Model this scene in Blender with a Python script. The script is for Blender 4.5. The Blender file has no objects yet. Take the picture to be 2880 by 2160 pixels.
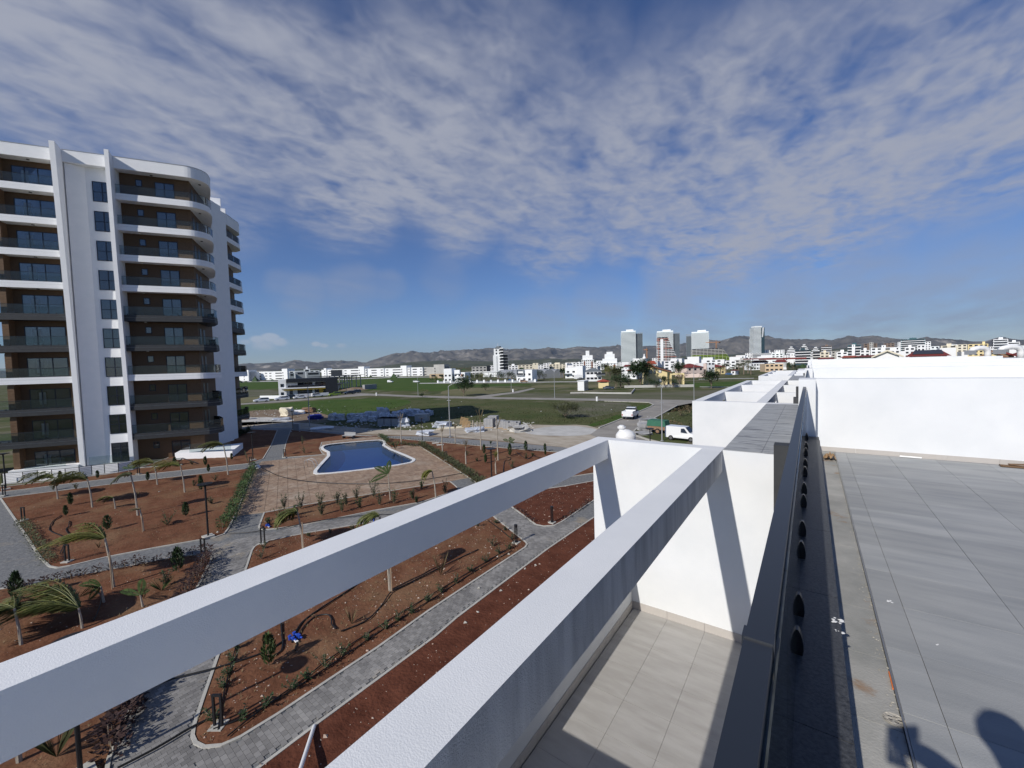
import bpy, bmesh, math, random
from mathutils import Vector, Matrix
random.seed(7)
SC = bpy.context.scene
COL = SC.collection
# ---------------------------------------------------------------- camera
FOC, PIT, ROL, YAW, H = 1165.0, .04593, -.0285, .62455, 10.5
fwd = Vector((-math.sin(YAW)*math.cos(PIT), math.cos(YAW)*math.cos(PIT), -math.sin(PIT)))
rt0 = Vector((math.cos(YAW), math.sin(YAW), 0)); up0 = rt0.cross(fwd)
RT = rt0*math.cos(ROL)+up0*math.sin(ROL); UP = -rt0*math.sin(ROL)+up0*math.cos(ROL)
CAM = Vector((0, 0, H))
cd = bpy.data.cameras.new('camera'); cam = bpy.data.objects.new('camera', cd); COL.objects.link(cam)
cd.sensor_width = 36; cd.lens = FOC/2880*36; cd.clip_start = .02; cd.clip_end = 90000
mw = Matrix((RT, UP, -fwd)).transposed().to_4x4(); mw.translation = CAM; cam.matrix_world = mw
SC.camera = cam
# ---------------------------------------------------------------- world, sun, exposure
PHI, ELE = math.radians(6.5), math.radians(34.5)     # sunlight travels towards +X sin, +Y cos, down
SUN = Vector((-math.sin(PHI)*math.cos(ELE), -math.cos(PHI)*math.cos(ELE), math.sin(ELE)))   # towards the sun
sd = bpy.data.lights.new('sun', 'SUN'); sd.energy = 4.2; sd.angle = math.radians(.53); sd.color = (1, .955, .88)
so = bpy.data.objects.new('sun', sd); COL.objects.link(so); so.rotation_euler = SUN.to_track_quat('Z', 'Y').to_euler(); so.location = (-20, -40, 60)
SC.view_settings.view_transform = 'Standard'; SC.view_settings.look = 'None'; SC.view_settings.exposure = 0; SC.view_settings.gamma = 1
SC.view_settings.use_curve_mapping = False
SC.cycles.max_bounces = 8; SC.cycles.transparent_max_bounces = 24; SC.cycles.volume_bounces = 0
def ray(x, y): return (RT*((x-1440)/FOC)-UP*((y-1080)/FOC)+fwd)
def G(x, y, z=0.0):                                   # the point of the level z that the photo shows at x, y
    d = ray(x, y); return CAM+d*((z-H)/d.z)
def AT(x, y, D):                                      # the point at horizontal distance D in direction x, y
    d = ray(x, y); return CAM+d*(D/math.hypot(d.x, d.y))
W = bpy.data.worlds.new('World'); SC.world = W; W.use_nodes = True
def build_world():
    nt = W.node_tree; N = nt.nodes; L = nt.links; N.clear()
    def n(t, **k):
        q = N.new(t)
        for a, b in k.items(): setattr(q, a, b)
        return q
    def math_(op, a, b=None, c=None):
        q = n('ShaderNodeMath', operation=op)
        for i, v in enumerate((a, b, c)):
            if v is None: continue
            if isinstance(v, (int, float)): q.inputs[i].default_value = v
            else: L.new(v, q.inputs[i])
        return q.outputs[0]
    def vmath(op, a, b=None):
        q = n('ShaderNodeVectorMath', operation=op)
        for i, v in enumerate((a, b)):
            if v is None: continue
            if isinstance(v, (tuple, Vector)): q.inputs[i].default_value = tuple(v)
            else: L.new(v, q.inputs[i])
        return q
    sky = n('ShaderNodeTexSky', sky_type='NISHITA', sun_disc=False); sky.sun_elevation = ELE; sky.sun_rotation = math.pi+PHI
    sky.air_density = 1.0; sky.dust_density = .15; sky.ozone_density = 2.0; sky.altitude = 600
    tc = n('ShaderNodeTexCoord'); D = tc.outputs['Generated']
    sep = n('ShaderNodeSeparateXYZ'); L.new(D, sep.inputs[0])
    zc = math_('MAXIMUM', sep.outputs['Z'], .02)
    zp = math_('ADD', zc, .05)
    cmb = n('ShaderNodeCombineXYZ'); L.new(math_('DIVIDE', sep.outputs['X'], zp), cmb.inputs[0]); L.new(math_('DIVIDE', sep.outputs['Y'], zp), cmb.inputs[1])
    plane = cmb.outputs[0]
    def noise(vec, sc, det, rough=.55, dist=0.0, rot=None, scl=None):
        m = n('ShaderNodeMapping')
        if rot: m.inputs['Rotation'].default_value = (0, 0, rot)
        if scl: m.inputs['Scale'].default_value = scl
        L.new(vec, m.inputs[0]); q = n('ShaderNodeTexNoise'); q.inputs['Scale'].default_value = sc; q.inputs['Detail'].default_value = det
        q.inputs['Roughness'].default_value = rough; q.inputs['Distortion'].default_value = dist; L.new(m.outputs[0], q.inputs[0]); return q
    big = noise(D, 3.2, 4, .55)
    wob = vmath('SUBTRACT', big.outputs['Color'], (.5, .5, .5))
    ws = n('ShaderNodeVectorMath', operation='SCALE'); L.new(wob.outputs[0], ws.inputs[0]); ws.inputs['Scale'].default_value = .16
    dw = vmath('NORMALIZE', vmath('ADD', D, ws.outputs[0]).outputs[0]).outputs[0]
    def blobs(lst, soft=1.28):
        acc = None
        for (x, y, r, w) in lst:
            c = ray(x, y).normalized(); d = vmath('DOT_PRODUCT', dw, c).outputs['Value']
            ra = r/FOC*(c.dot(fwd))
            mr = n('ShaderNodeMapRange', interpolation_type='SMOOTHSTEP'); L.new(d, mr.inputs[0])
            mr.inputs[1].default_value = math.cos(ra*soft); mr.inputs[2].default_value = math.cos(ra*.25); mr.inputs[3].default_value = 0; mr.inputs[4].default_value = w
            acc = mr.outputs[0] if acc is None else math_('MAXIMUM', acc, mr.outputs[0])
        return acc
    high = blobs([(60,150,340,1),(250,380,260,.8),(400,100,300,.8),(480,350,250,.95),(750,260,300,1),(960,480,190,1.1),(640,560,160,.55),(1150,360,250,1.05),(1120,120,200,.65),
                  (1300,520,170,.8),(1360,300,140,.6),(1620,190,150,.5),(1640,560,170,.75),(1800,450,240,.95),(2000,620,190,.95),(2050,350,280,1),(2300,480,270,1.05),
                  (2420,250,300,.85),(2180,130,190,.6),(2700,150,280,.95),(2720,400,250,.9),(1760,640,110,.7),(2480,590,120,.6),(2650,560,120,.5),(1900,150,150,.4),(1330,200,230,.8),(1480,430,210,.85),(1450,120,170,.55),(1560,640,150,.7)])
    low = blobs([(1380,930,80,.35),(1530,915,80,.5),(1700,895,90,.62),(1950,875,105,.75),(2200,860,110,.8),(2450,850,120,.85),(2700,840,130,.85),(2880,830,130,.8),
                 (870,830,50,.62),(980,808,60,.62),(1070,800,40,.4),(820,800,40,.35),(1240,760,60,.3)], 1.6)
    rot = -.62
    n1 = noise(plane, 2.0, 3, .5, .3, rot, (1.0, .5, 1)); n2 = noise(plane, 6.5, 3, .5, .6, rot, (1.0, .6, 1)); n3 = noise(plane, 16.0, 2, .5, .5, rot, (1, .9, 1))
    tex = math_('ADD', math_('MULTIPLY', n1.outputs[0], .46), math_('ADD', math_('MULTIPLY', n2.outputs[0], .38), math_('MULTIPLY', n3.outputs[0], .16)))
    # behind the camera the sheet goes on as plain broken cloud
    back = n('ShaderNodeMapRange', interpolation_type='SMOOTHSTEP'); L.new(vmath('DOT_PRODUCT', D, Vector((fwd.x, fwd.y, 0)).normalized()).outputs['Value'], back.inputs[0])
    back.inputs[1].default_value = .35; back.inputs[2].default_value = -.1; back.inputs[3].default_value = 0; back.inputs[4].default_value = .18
    m1 = math_('MAXIMUM', high, back.outputs[0])
    dens = math_('MULTIPLY', m1, math_('ADD', .68, math_('MULTIPLY', math_('SUBTRACT', tex, .48), 4.0)))
    lown = noise(plane, 1.2, 5, .6, .2, .3, (1, .35, 1))
    dl = math_('MULTIPLY', low, math_('ADD', .35, math_('MULTIPLY', math_('SUBTRACT', lown.outputs[0], .35), 1.8)))
    cl = n('ShaderNodeMapRange', interpolation_type='SMOOTHSTEP'); L.new(dens, cl.inputs[0]); cl.inputs[1].default_value = -.12; cl.inputs[2].default_value = 1.15; cl.inputs[3].default_value = 0; cl.inputs[4].default_value = .92
    cl2 = n('ShaderNodeClamp'); L.new(dl, cl2.inputs[0]); cl2.inputs[2].default_value = .62
    # small cumulus by the horizon
    pn = noise(D, 26, 5, .6); 
    puff = None
    for (x, y, rx, w) in ((725,955,26,1),(760,950,30,1.1),(790,962,30,1),(690,962,22,.8),(890,968,20,.9),(910,972,18,.8),(960,972,22,.7),(740,968,50,.7)):
        c = ray(x, y).normalized(); rel = vmath('SUBTRACT', D, c).outputs[0]; ml = vmath('MULTIPLY', rel, (1, 1, 1.9)).outputs[0]
        ln = vmath('LENGTH', ml).outputs['Value']; r = rx/FOC*.9
        mr = n('ShaderNodeMapRange', interpolation_type='SMOOTHSTEP'); L.new(ln, mr.inputs[0]); mr.inputs[1].default_value = r*1.35; mr.inputs[2].default_value = r*.2; mr.inputs[4].default_value = w
        puff = mr.outputs[0] if puff is None else math_('MAXIMUM', puff, mr.outputs[0])
    pd = n('ShaderNodeMapRange', interpolation_type='SMOOTHSTEP'); L.new(math_('MULTIPLY', puff, math_('ADD', .25, math_('MULTIPLY', pn.outputs[0], 1.4))), pd.inputs[0])
    pd.inputs[1].default_value = .3; pd.inputs[2].default_value = .8; pd.inputs[4].default_value = .62
    def mix(f, a, b):
        q = n('ShaderNodeMix', data_type='RGBA'); L.new(f, q.inputs[0]); L.new(a, q.inputs[6])
        if isinstance(b, tuple): q.inputs[7].default_value = b
        else: L.new(b, q.inputs[7])
        return q.outputs[2]
    # the blue itself: Nishita, a little deeper, as the phone rendered it
    gam = n('ShaderNodeGamma'); 
    sc0 = n('ShaderNodeVectorMath', operation='SCALE'); L.new(sky.outputs[0], sc0.inputs[0]); sc0.inputs['Scale'].default_value = SKY
    hs = n('ShaderNodeHueSaturation'); hs.inputs['Saturation'].default_value = 1.12; hs.inputs['Value'].default_value = 1.0; L.new(sc0.outputs[0], hs.inputs['Color'])
    wb = vmath('MULTIPLY', hs.outputs[0], (.80, .97, 1.36)); base = wb.outputs[0]
    c1 = mix(cl.outputs[0], base, (.38, .40, .475, 1))
    c2 = mix(cl2.outputs[0], c1, (.30, .34, .45, 1))
    c3 = mix(pd.outputs[0], c2, (.52, .56, .63, 1))
    bg = n('ShaderNodeBackground'); L.new(c3, bg.inputs[0]); bg.inputs[1].default_value = 1.0
    out = n('ShaderNodeOutputWorld'); L.new(bg.outputs[0], out.inputs[0])
SKY = .065
build_world()
# ---------------------------------------------------------------- helpers
MATS = {}
def mat(name, c1, c2=None, sc=4.0, rough=.8, bump=0.0, bsc=40.0, metal=0.0, spec=.4, det=4, world=False, rand=0.0, streak=None, fac=(.35, .65), third=None, coat=0):
    m = bpy.data.materials.new(name); m.use_nodes = True; nt = m.node_tree; N = nt.nodes; L = nt.links
    p = N['Principled BSDF']; p.inputs['Roughness'].default_value = rough; p.inputs['Metallic'].default_value = metal; p.inputs['Specular IOR Level'].default_value = spec
    if coat: p.inputs['Coat Weight'].default_value = coat; p.inputs['Coat Roughness'].default_value = .08
    if world:
        g = N.new('ShaderNodeNewGeometry'); src = g.outputs['Position']
    else:
        g = N.new('ShaderNodeTexCoord'); src = g.outputs['Object']
    if streak:
        mp = N.new('ShaderNodeMapping'); mp.inputs['Scale'].default_value = streak; L.new(src, mp.inputs[0]); vsrc = mp.outputs[0]
    else: vsrc = src
    col = None
    if c2:
        no = N.new('ShaderNodeTexNoise'); no.inputs['Scale'].default_value = sc; no.inputs['Detail'].default_value = det; no.inputs['Roughness'].default_value = .6; L.new(vsrc, no.inputs[0])
        cr = N.new('ShaderNodeValToRGB'); cr.color_ramp.elements[0].position = fac[0]; cr.color_ramp.elements[1].position = fac[1]
        cr.color_ramp.elements[0].color = (*c1, 1); cr.color_ramp.elements[1].color = (*c2, 1); L.new(no.outputs[0], cr.inputs[0]); col = cr.outputs[0]
        if third:
            c3, s3, f0, f1 = third
            n3 = N.new('ShaderNodeTexNoise'); n3.inputs['Scale'].default_value = s3; n3.inputs['Detail'].default_value = 5; n3.inputs['Roughness'].default_value = .65; L.new(vsrc, n3.inputs[0])
            mr = N.new('ShaderNodeMapRange'); mr.inputs[1].default_value = f0; mr.inputs[2].default_value = f1; L.new(n3.outputs[0], mr.inputs[0])
            mx = N.new('ShaderNodeMix'); mx.data_type = 'RGBA'; L.new(mr.outputs[0], mx.inputs[0]); L.new(col, mx.inputs[6]); mx.inputs[7].default_value = (*c3, 1); col = mx.outputs[2]
    if rand:
        oi = N.new('ShaderNodeObjectInfo'); ge = N.new('ShaderNodeNewGeometry'); ad = N.new('ShaderNodeMath'); ad.operation = 'ADD'
        L.new(oi.outputs['Random'], ad.inputs[0]); L.new(ge.outputs['Random Per Island'], ad.inputs[1])
        fr = N.new('ShaderNodeMath'); fr.operation = 'FRACT'; L.new(ad.outputs[0], fr.inputs[0])
        mr = N.new('ShaderNodeMapRange'); mr.inputs[3].default_value = 1-rand; mr.inputs[4].default_value = 1+rand; L.new(fr.outputs[0], mr.inputs[0])
        hs = N.new('ShaderNodeHueSaturation'); L.new(mr.outputs[0], hs.inputs['Value'])
        if col: L.new(col, hs.inputs['Color'])
        else: hs.inputs['Color'].default_value = (*c1, 1)
        col = hs.outputs[0]
    if col: L.new(col, p.inputs['Base Color'])
    else: p.inputs['Base Color'].default_value = (*c1, 1)
    if bump:
        nb = N.new('ShaderNodeTexNoise'); nb.inputs['Scale'].default_value = bsc; nb.inputs['Detail'].default_value = 3; L.new(src, nb.inputs[0])
        b = N.new('ShaderNodeBump'); b.inputs['Strength'].default_value = min(1, bump); b.inputs['Distance'].default_value = .02*max(1, bump); L.new(nb.outputs[0], b.inputs['Height']); L.new(b.outputs[0], p.inputs['Normal'])
    MATS[name] = m; return m
def glassmat(name, tint, body=None, tr=1.0, fres=1.45, rough=.0, dirt=0):
    """thin pane: fresnel reflection over tinted see-through, or over a dark body"""
    m = bpy.data.materials.new(name); m.use_nodes = True; N = m.node_tree.nodes; L = m.node_tree.links; N.clear()
    o = N.new('ShaderNodeOutputMaterial'); mx = N.new('ShaderNodeMixShader'); fr = N.new('ShaderNodeFresnel'); fr.inputs[0].default_value = fres
    gl = N.new('ShaderNodeBsdfGlossy'); gl.inputs['Roughness'].default_value = rough; tr_ = N.new('ShaderNodeBsdfTransparent'); tr_.inputs[0].default_value = (*tint, 1)
    under = tr_.outputs[0]
    if body:
        df = N.new('ShaderNodeBsdfDiffuse'); df.inputs[0].default_value = (*body, 1); m2 = N.new('ShaderNodeMixShader'); m2.inputs[0].default_value = 1-tr
        L.new(tr_.outputs[0], m2.inputs[1]); L.new(df.outputs[0], m2.inputs[2]); under = m2.outputs[0]
        if dirt:
            no = N.new('ShaderNodeTexNoise'); no.inputs['Scale'].default_value = 6; no.inputs['Detail'].default_value = 6
            tc = N.new('ShaderNodeTexCoord'); mp = N.new('ShaderNodeMapping'); mp.inputs['Scale'].default_value = (1, 3, .6); L.new(tc.outputs['Object'], mp.inputs[0]); L.new(mp.outputs[0], no.inputs[0])
            mr = N.new('ShaderNodeMapRange'); mr.inputs[1].default_value = .35; mr.inputs[2].default_value = .8; mr.inputs[3].default_value = (1-tr)*.5; mr.inputs[4].default_value = (1-tr)+dirt
            L.new(no.outputs[0], mr.inputs[0]); L.new(mr.outputs[0], m2.inputs[0])
    L.new(fr.outputs[0], mx.inputs[0]); L.new(under, mx.inputs[1]); L.new(gl.outputs[0], mx.inputs[2]); L.new(mx.outputs[0], o.inputs[0])
    MATS[name] = m; return m
def tag(o, label=None, cat=None, group=None, kind=None):
    if label: o['label'] = label
    if cat: o['category'] = cat
    if group: o['group'] = group
    if kind: o['kind'] = kind
    return o
class MB:
    def __init__(s): s.v = []; s.f = []
    def add(s, vs, fs):
        b = len(s.v); s.v += [tuple(v) for v in vs]; s.f += [tuple(b+i for i in f) for f in fs]; return s
    def box(s, x0, y0, z0, x1, y1, z1, M=None, skip=()):
        vs = [Vector(p) for p in ((x0,y0,z0),(x1,y0,z0),(x1,y1,z0),(x0,y1,z0),(x0,y0,z1),(x1,y0,z1),(x1,y1,z1),(x0,y1,z1))]
        if M: vs = [M@v for v in vs]
        fs = [(0,3,2,1),(4,5,6,7),(0,1,5,4),(1,2,6,5),(2,3,7,6),(3,0,4,7)]
        return s.add(vs, [f for i, f in enumerate(fs) if i not in skip])
    def prism(s, poly, z0, z1, cap0=True):
        n = len(poly)
        if sum(poly[i][0]*poly[(i+1)%n][1]-poly[(i+1)%n][0]*poly[i][1] for i in range(n)) < 0: poly = poly[::-1]
        vs = [(p[0], p[1], z0) for p in poly]+[(p[0], p[1], z1) for p in poly]
        fs = [(i, (i+1)%n, n+(i+1)%n, n+i) for i in range(n)]+[tuple(range(n, 2*n))]
        if cap0: fs.append(tuple(range(n-1, -1, -1)))
        return s.add(vs, fs)
    def sideprism(s, poly, x0, x1, ax='x'):          # poly in (y,z) swept along x
        n = len(poly); 
        vs = [(x0, p[0], p[1]) for p in poly]+[(x1, p[0], p[1]) for p in poly]
        if ax == 'y': vs = [(v[1], v[0], v[2]) for v in vs]
        fs = [(i, (i+1)%n, n+(i+1)%n, n+i) for i in range(n)]+[tuple(range(n-1, -1, -1)), tuple(range(n, 2*n))]
        return s.add(vs, fs)
    def cyl(s, c, r, z0, z1, n=12, r2=None, cap=True):
        r2 = r if r2 is None else r2; vs = []
        for z, q in ((z0, r), (z1, r2)):
            for i in range(n): a = 2*math.pi*i/n; vs.append((c[0]+q*math.cos(a), c[1]+q*math.sin(a), z))
        fs = [(i, (i+1)%n, n+(i+1)%n, n+i) for i in range(n)]
        if cap: fs += [tuple(range(n-1, -1, -1)), tuple(range(n, 2*n))]
        return s.add(vs, fs)
    def tube(s, pts, r, n=6, r2=None):
        pts = [Vector(p) for p in pts]; r2 = r if r2 is None else r2; b = len(s.v); m = len(pts)
        for i, p in enumerate(pts):
            t = (pts[min(i+1, m-1)]-pts[max(i-1, 0)]); t = t.normalized() if t.length > 1e-9 else Vector((0, 0, 1))
            a = t.cross(Vector((0, 0, 1))); a = a.normalized() if a.length > .05 else t.cross(Vector((1, 0, 0))).normalized(); c = t.cross(a)
            q = r+(r2-r)*i/max(1, m-1)
            for k in range(n): an = 2*math.pi*k/n; s.v.append(tuple(p+a*q*math.cos(an)+c*q*math.sin(an)))
        for i in range(m-1):
            for k in range(n): s.f.append((b+i*n+k, b+i*n+(k+1)%n, b+(i+1)*n+(k+1)%n, b+(i+1)*n+k))
        s.f.append(tuple(b+k for k in range(n-1, -1, -1))); s.f.append(tuple(b+(m-1)*n+k for k in range(n))); return s
    def lathe(s, prof, c=(0, 0), n=16):
        b = len(s.v); m = len(prof)
        for r, z in prof:
            for k in range(n): a = 2*math.pi*k/n; s.v.append((c[0]+r*math.cos(a), c[1]+r*math.sin(a), z))
        for i in range(m-1):
            for k in range(n): s.f.append((b+i*n+k, b+i*n+(k+1)%n, b+(i+1)*n+(k+1)%n, b+(i+1)*n+k))
        s.f.append(tuple(b+k for k in range(n-1, -1, -1))); s.f.append(tuple(b+(m-1)*n+k for k in range(n))); return s
    def leaf(s, p, d, up, L, w):
        p = Vector(p); d = Vector(d).normalized(); sd = d.cross(Vector(up)); sd = sd.normalized() if sd.length > .01 else Vector((1, 0, 0))
        return s.add([p, p+d*L*.45+sd*w*.5, p+d*L, p+d*L*.45-sd*w*.5], [(0, 1, 2, 3)])
    def rock(s, c, r, sq=.6):
        dd = [(1,0,0),(-1,0,0),(0,1,0),(0,-1,0),(0,0,1),(0,0,-.3)]
        vs = [(c[0]+d[0]*r*random.uniform(.6,1.2), c[1]+d[1]*r*random.uniform(.6,1.2), c[2]+d[2]*r*sq*random.uniform(.6,1.2)) for d in dd]
        return s.add(vs, [(0,2,4),(2,1,4),(1,3,4),(3,0,4),(2,0,5),(1,2,5),(3,1,5),(0,3,5)])
    def mesh(s, name, m, smooth=False):
        me = bpy.data.meshes.new(name); me.from_pydata(s.v, [], s.f); me.update()
        if smooth: me.shade_smooth()
        if m: me.materials.append(MATS[m] if isinstance(m, str) else m)
        return me
    def build(s, name, m, parent=None, loc=None, rz=0, smooth=False):
        me = s.mesh(name, m, smooth); o = bpy.data.objects.new(name, me); COL.objects.link(o)
        if loc is not None: o.location = loc
        o.rotation_euler = (0, 0, rz)
        if parent: o.parent = parent
        return o
def inst(name, me, parent=None, loc=(0, 0, 0), rz=0, scale=None):
    o = bpy.data.objects.new(name, me); COL.objects.link(o); o.location = loc; o.rotation_euler = (0, 0, rz)
    if scale: o.scale = scale
    if parent: o.parent = parent
    return o
def thing(name, label, cat, loc=(0, 0, 0), rz=0, group=None):
    o = bpy.data.objects.new(name, None); COL.objects.link(o); o.location = loc; o.rotation_euler = (0, 0, rz); o.empty_display_size = .3
    return tag(o, label, cat, group)
KIDS = {}
def copy_tree(o, parent=None):
    c = o.copy(); COL.objects.link(c)
    if parent: c.parent = parent
    for ch in list(o.children): copy_tree(ch, c)
    return c
def place(o, loc, rz=0, label=None, group=None, s=None):
    o.location = loc; o.rotation_euler = (0, 0, rz)
    if s: o.scale = (s, s, s) if not isinstance(s, tuple) else s
    if label: o['label'] = label
    if group: o['group'] = group
    return o
def sheet(name, poly, z, m, kind='structure'):
    b = MB(); n = len(poly); p = [(q[0], q[1]) for q in poly]
    if sum(p[i][0]*p[(i+1)%n][1]-p[(i+1)%n][0]*p[i][1] for i in range(n)) < 0: p = p[::-1]
    bm = bmesh.new(); vs = [bm.verts.new((q[0], q[1], z)) for q in p]; f = bm.faces.new(vs); bmesh.ops.triangulate(bm, faces=[f])
    me = bpy.data.meshes.new(name); bm.to_mesh(me); bm.free(); me.materials.append(MATS[m]); o = bpy.data.objects.new(name, me); COL.objects.link(o)
    if kind: o['kind'] = kind
    return o
def gpoly(px, z=0): return [tuple(G(x, y, z))[:2] for x, y in px]
def inside(p, poly):
    x, y = p[0], p[1]; r = False; n = len(poly); j = n-1
    for i in range(n):
        a, b = poly[i], poly[j]
        if (a[1] > y) != (b[1] > y) and x < (b[0]-a[0])*(y-a[1])/(b[1]-a[1])+a[0]: r = not r
        j = i
    return r
def offset(poly, d):                                  # positive d: inward for a counter-clockwise ring
    n = len(poly); p = [Vector(q[:2]) for q in poly]
    if sum(p[i].x*p[(i+1)%n].y-p[(i+1)%n].x*p[i].y for i in range(n)) < 0: p = p[::-1]
    out = []
    for i in range(n):
        a = (p[i]-p[i-1]).normalized(); b = (p[(i+1)%n]-p[i]).normalized(); na = Vector((-a.y, a.x)); nb = Vector((-b.y, b.x))
        m = (na+nb); m = m.normalized() if m.length > .1 else na
        out.append(tuple(p[i]+m*d/max(.35, m.dot(na))))
    return [tuple(q) for q in p], out
def smooth_poly(poly, it=2):
    for _ in range(it):
        q = []
        for i in range(len(poly)):
            a, b = Vector(poly[i]), Vector(poly[(i+1)%len(poly)]); q += [tuple(a*.75+b*.25), tuple(a*.25+b*.75)]
        poly = q
    return poly
def ring(mb, outer, inner, z0, z1):                   # raised band between two rings of equal length
    n = len(outer); b = len(mb.v)
    for R_ in (outer, inner):
        for z in (z0, z1): mb.v += [(q[0], q[1], z) for q in R_]
    for i in range(n):
        j = (i+1)%n; o0, o1, i0, i1 = b, b+n, b+2*n, b+3*n
        mb.f += [(o0+i, o0+j, o1+j, o1+i), (o1+i, o1+j, i1+j, i1+i), (i0+j, i0+i, i1+i, i1+j)]
    return mb
# ---------------------------------------------------------------- materials
mat('plaster', (.70, .715, .725), (.75, .76, .765), 1.3, .9, .18, 130, spec=.15, third=((.66, .67, .69), .9, .62, .9))
mat('plaster_tower', (.86, .865, .87), (.90, .90, .90), 1.3, .9, .15, 60, spec=.15)
mat('plaster_stained', (.80, .81, .82), (.62, .63, .65), 2.2, .9, .5, 160, spec=.2, streak=(1, 1, .12), fac=(.45, .8))
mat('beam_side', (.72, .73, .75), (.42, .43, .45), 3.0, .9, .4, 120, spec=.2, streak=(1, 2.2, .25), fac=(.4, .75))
mat('white_far', (.82, .82, .82), rough=.8)
mat('white_bright', (.86, .87, .87), rough=.8)
mat('cream_far', (.72, .66, .52), rough=.8)
mat('conc_far', (.42, .41, .39), (.5, .49, .46), .2, .9)
mat('conc', (.42, .42, .41), (.52, .51, .49), 1.5, .9, .3, 30)
mat('grey_paint', (.32, .34, .36), rough=.7)
mat('dark_far', (.022, .026, .034), rough=.7, spec=.2)
mat('brown_far', (.20, .15, .12), rough=.9)
mat('dark_metal', (.022, .027, .036), rough=.38, metal=0, spec=.5)
mat('black_metal', (.012, .012, .014), rough=.5)
mat('charcoal', (.032, .034, .038), (.045, .047, .05), 3, .6)
mat('coping_dark', (.05, .055, .06), rough=.6)
mat('granite', (.028, .030, .034), (.075, .078, .084), 60, .45, .15, 200, spec=.5, det=6, third=((.16, .16, .16), 3.0, .66, .8))
mat('granite_light', (.10, .10, .10), (.17, .17, .165), 45, .7, .4, 200, det=6)
mat('clamp', (.008, .008, .01), rough=.3, spec=.5)
mat('tile_roof', (.29, .30, .305), (.375, .38, .375), 1.6, .75, .15, 120, spec=.35, world=True, rand=.07, streak=(.6, 3.0, 1), third=((.45, .45, .44), 5, .66, .85))
mat('grout_light', (.36, .35, .33), (.28, .27, .26), 3, .95)
mat('tile_strip', (.28, .28, .26), (.40, .39, .36), 2.2, .85, .2, 80, world=True, rand=.08, third=((.30, .19, .11), 2.6, .60, .72))
mat('rubble', (.30, .27, .22), (.52, .49, .43), 14, .95, .9, 40, world=True)
mat('tile_terrace', (.35, .335, .315), (.41, .395, .375), 2.2, .7, .1, 90, spec=.35, world=True, rand=.03, streak=(.7, 3, 1), third=((.31, .295, .275), 1.5, .5, .8))
mat('grout_dark', (.17, .16, .15), rough=.95)
mat('skirting', (.44, .41, .38), (.50, .47, .44), 2, .8)
mat('canopy_tile', (.27, .28, .285), (.44, .45, .45), 1.1, .7, .1, 60, world=True, streak=(1.2, 7, 1), fac=(.3, .7), third=((.11, .115, .13), 1.4, .56, .66))
mat('metal_strip', (.33, .33, .32), rough=.4, metal=.7)
mat('soil', (.12, .052, .029), (.185, .084, .048), 1.1, 1, 2.2, 7, world=True, spec=.1, det=8, third=((.20, .115, .065), .28, .48, .68))
mat('soil_red', (.085, .030, .018), (.135, .050, .030), 1.4, 1, 2.2, 9, det=8, world=True, spec=.1)
mat('stone', (.36, .25, .19), (.5, .42, .35), 3, .95, rand=.25)
mat('kerb', (.40, .39, .35), (.50, .48, .43), 1.5, .9, .3, 30, world=True)
mat('paver', (.185, .178, .17), (.27, .26, .245), .7, .85, .3, 60, world=True, rand=.22, third=((.40, .34, .25), .38, .60, .74))
mat('paver_base', (.125, .13, .135), (.215, .215, .21), 6, .95, .9, 14, world=True, third=((.32, .27, .2), .35, .58, .75))
mat('paver_far', (.17, .175, .18), (.24, .24, .235), 3.5, .9, .4, 14, world=True, streak=(1, 1, 1), third=((.30, .29, .27), .3, .55, .8))
mat('deck_tile', (.235, .155, .105), (.36, .262, .185), 2.4, .85, .9, 5.5, world=True, rand=.12, third=((.43, .35, .27), .38, .52, .72))
mat('deck_base', (.30, .22, .155), (.36, .28, .20), 3, .95, world=True)
mat('pool_coping', (.78, .78, .76), (.70, .70, .68), 4, .6)
mat('pool_tile_dark', (.06, .09, .12), (.10, .13, .15), 8, .4)
mat('pool_floor', (.05, .42, .95), (.07, .48, .98), .35, .5)
mat('pool_deep', (.025, .16, .58), rough=.5)
mat('grass_ground', (.052, .072, .020), (.105, .105, .048), .06, 1, 1.2, 2.0, world=True, spec=.1, det=7, third=((.165, .150, .105), .10, .50, .62))
mat('grass_lush', (.046, .086, .016), (.070, .106, .026), .12, 1, 1.0, 3, world=True, spec=.1, det=6)
mat('grass_mid', (.060, .080, .026), (.105, .104, .050), .08, 1, 1.0, 2, world=True, spec=.1, det=7)
mat('grass_dry', (.145, .135, .100), (.095, .105, .055), .09, 1, 1.2, 2, world=True, spec=.1, det=7)
mat('stubble', (.20, .175, .105), (.13, .13, .06), .06, 1, .6, 2, world=True, spec=.1, det=6)
mat('dirt_brown', (.17, .125, .085), (.26, .20, .145), .35, 1, 1.5, 3, world=True, spec=.1, third=((.40, .37, .32), .4, .6, .75))
mat('dirt_road', (.36, .31, .245), (.47, .42, .345), .35, 1, .8, 4, world=True, spec=.1, streak=(1, 2.2, 1), third=((.26, .215, .16), .22, .52, .68))
mat('gravel_pale', (.42, .41, .385), (.54, .53, .50), .5, 1, 1.2, 3, world=True)
mat('asphalt', (.235, .22, .195), (.31, .29, .26), .25, .95, .4, 8, world=True, third=((.38, .34, .28), .18, .55, .72))
mat('brown_clad', (.10, .055, .027), (.13, .075, .038), 8, .7, 0)
mat('brown_board', (.125, .070, .034), (.165, .096, .05), 5, .65)
mat('window_frame', (.010, .014, .026), rough=.4)
mat('curtain', (.55, .56, .56), (.68, .68, .66), 7, .9, streak=(12, 1, .2))
mat('room', (.26, .27, .27), (.36, .36, .35), .8, .9)
mat('room_dark', (.05, .055, .055), rough=.9)
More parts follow.
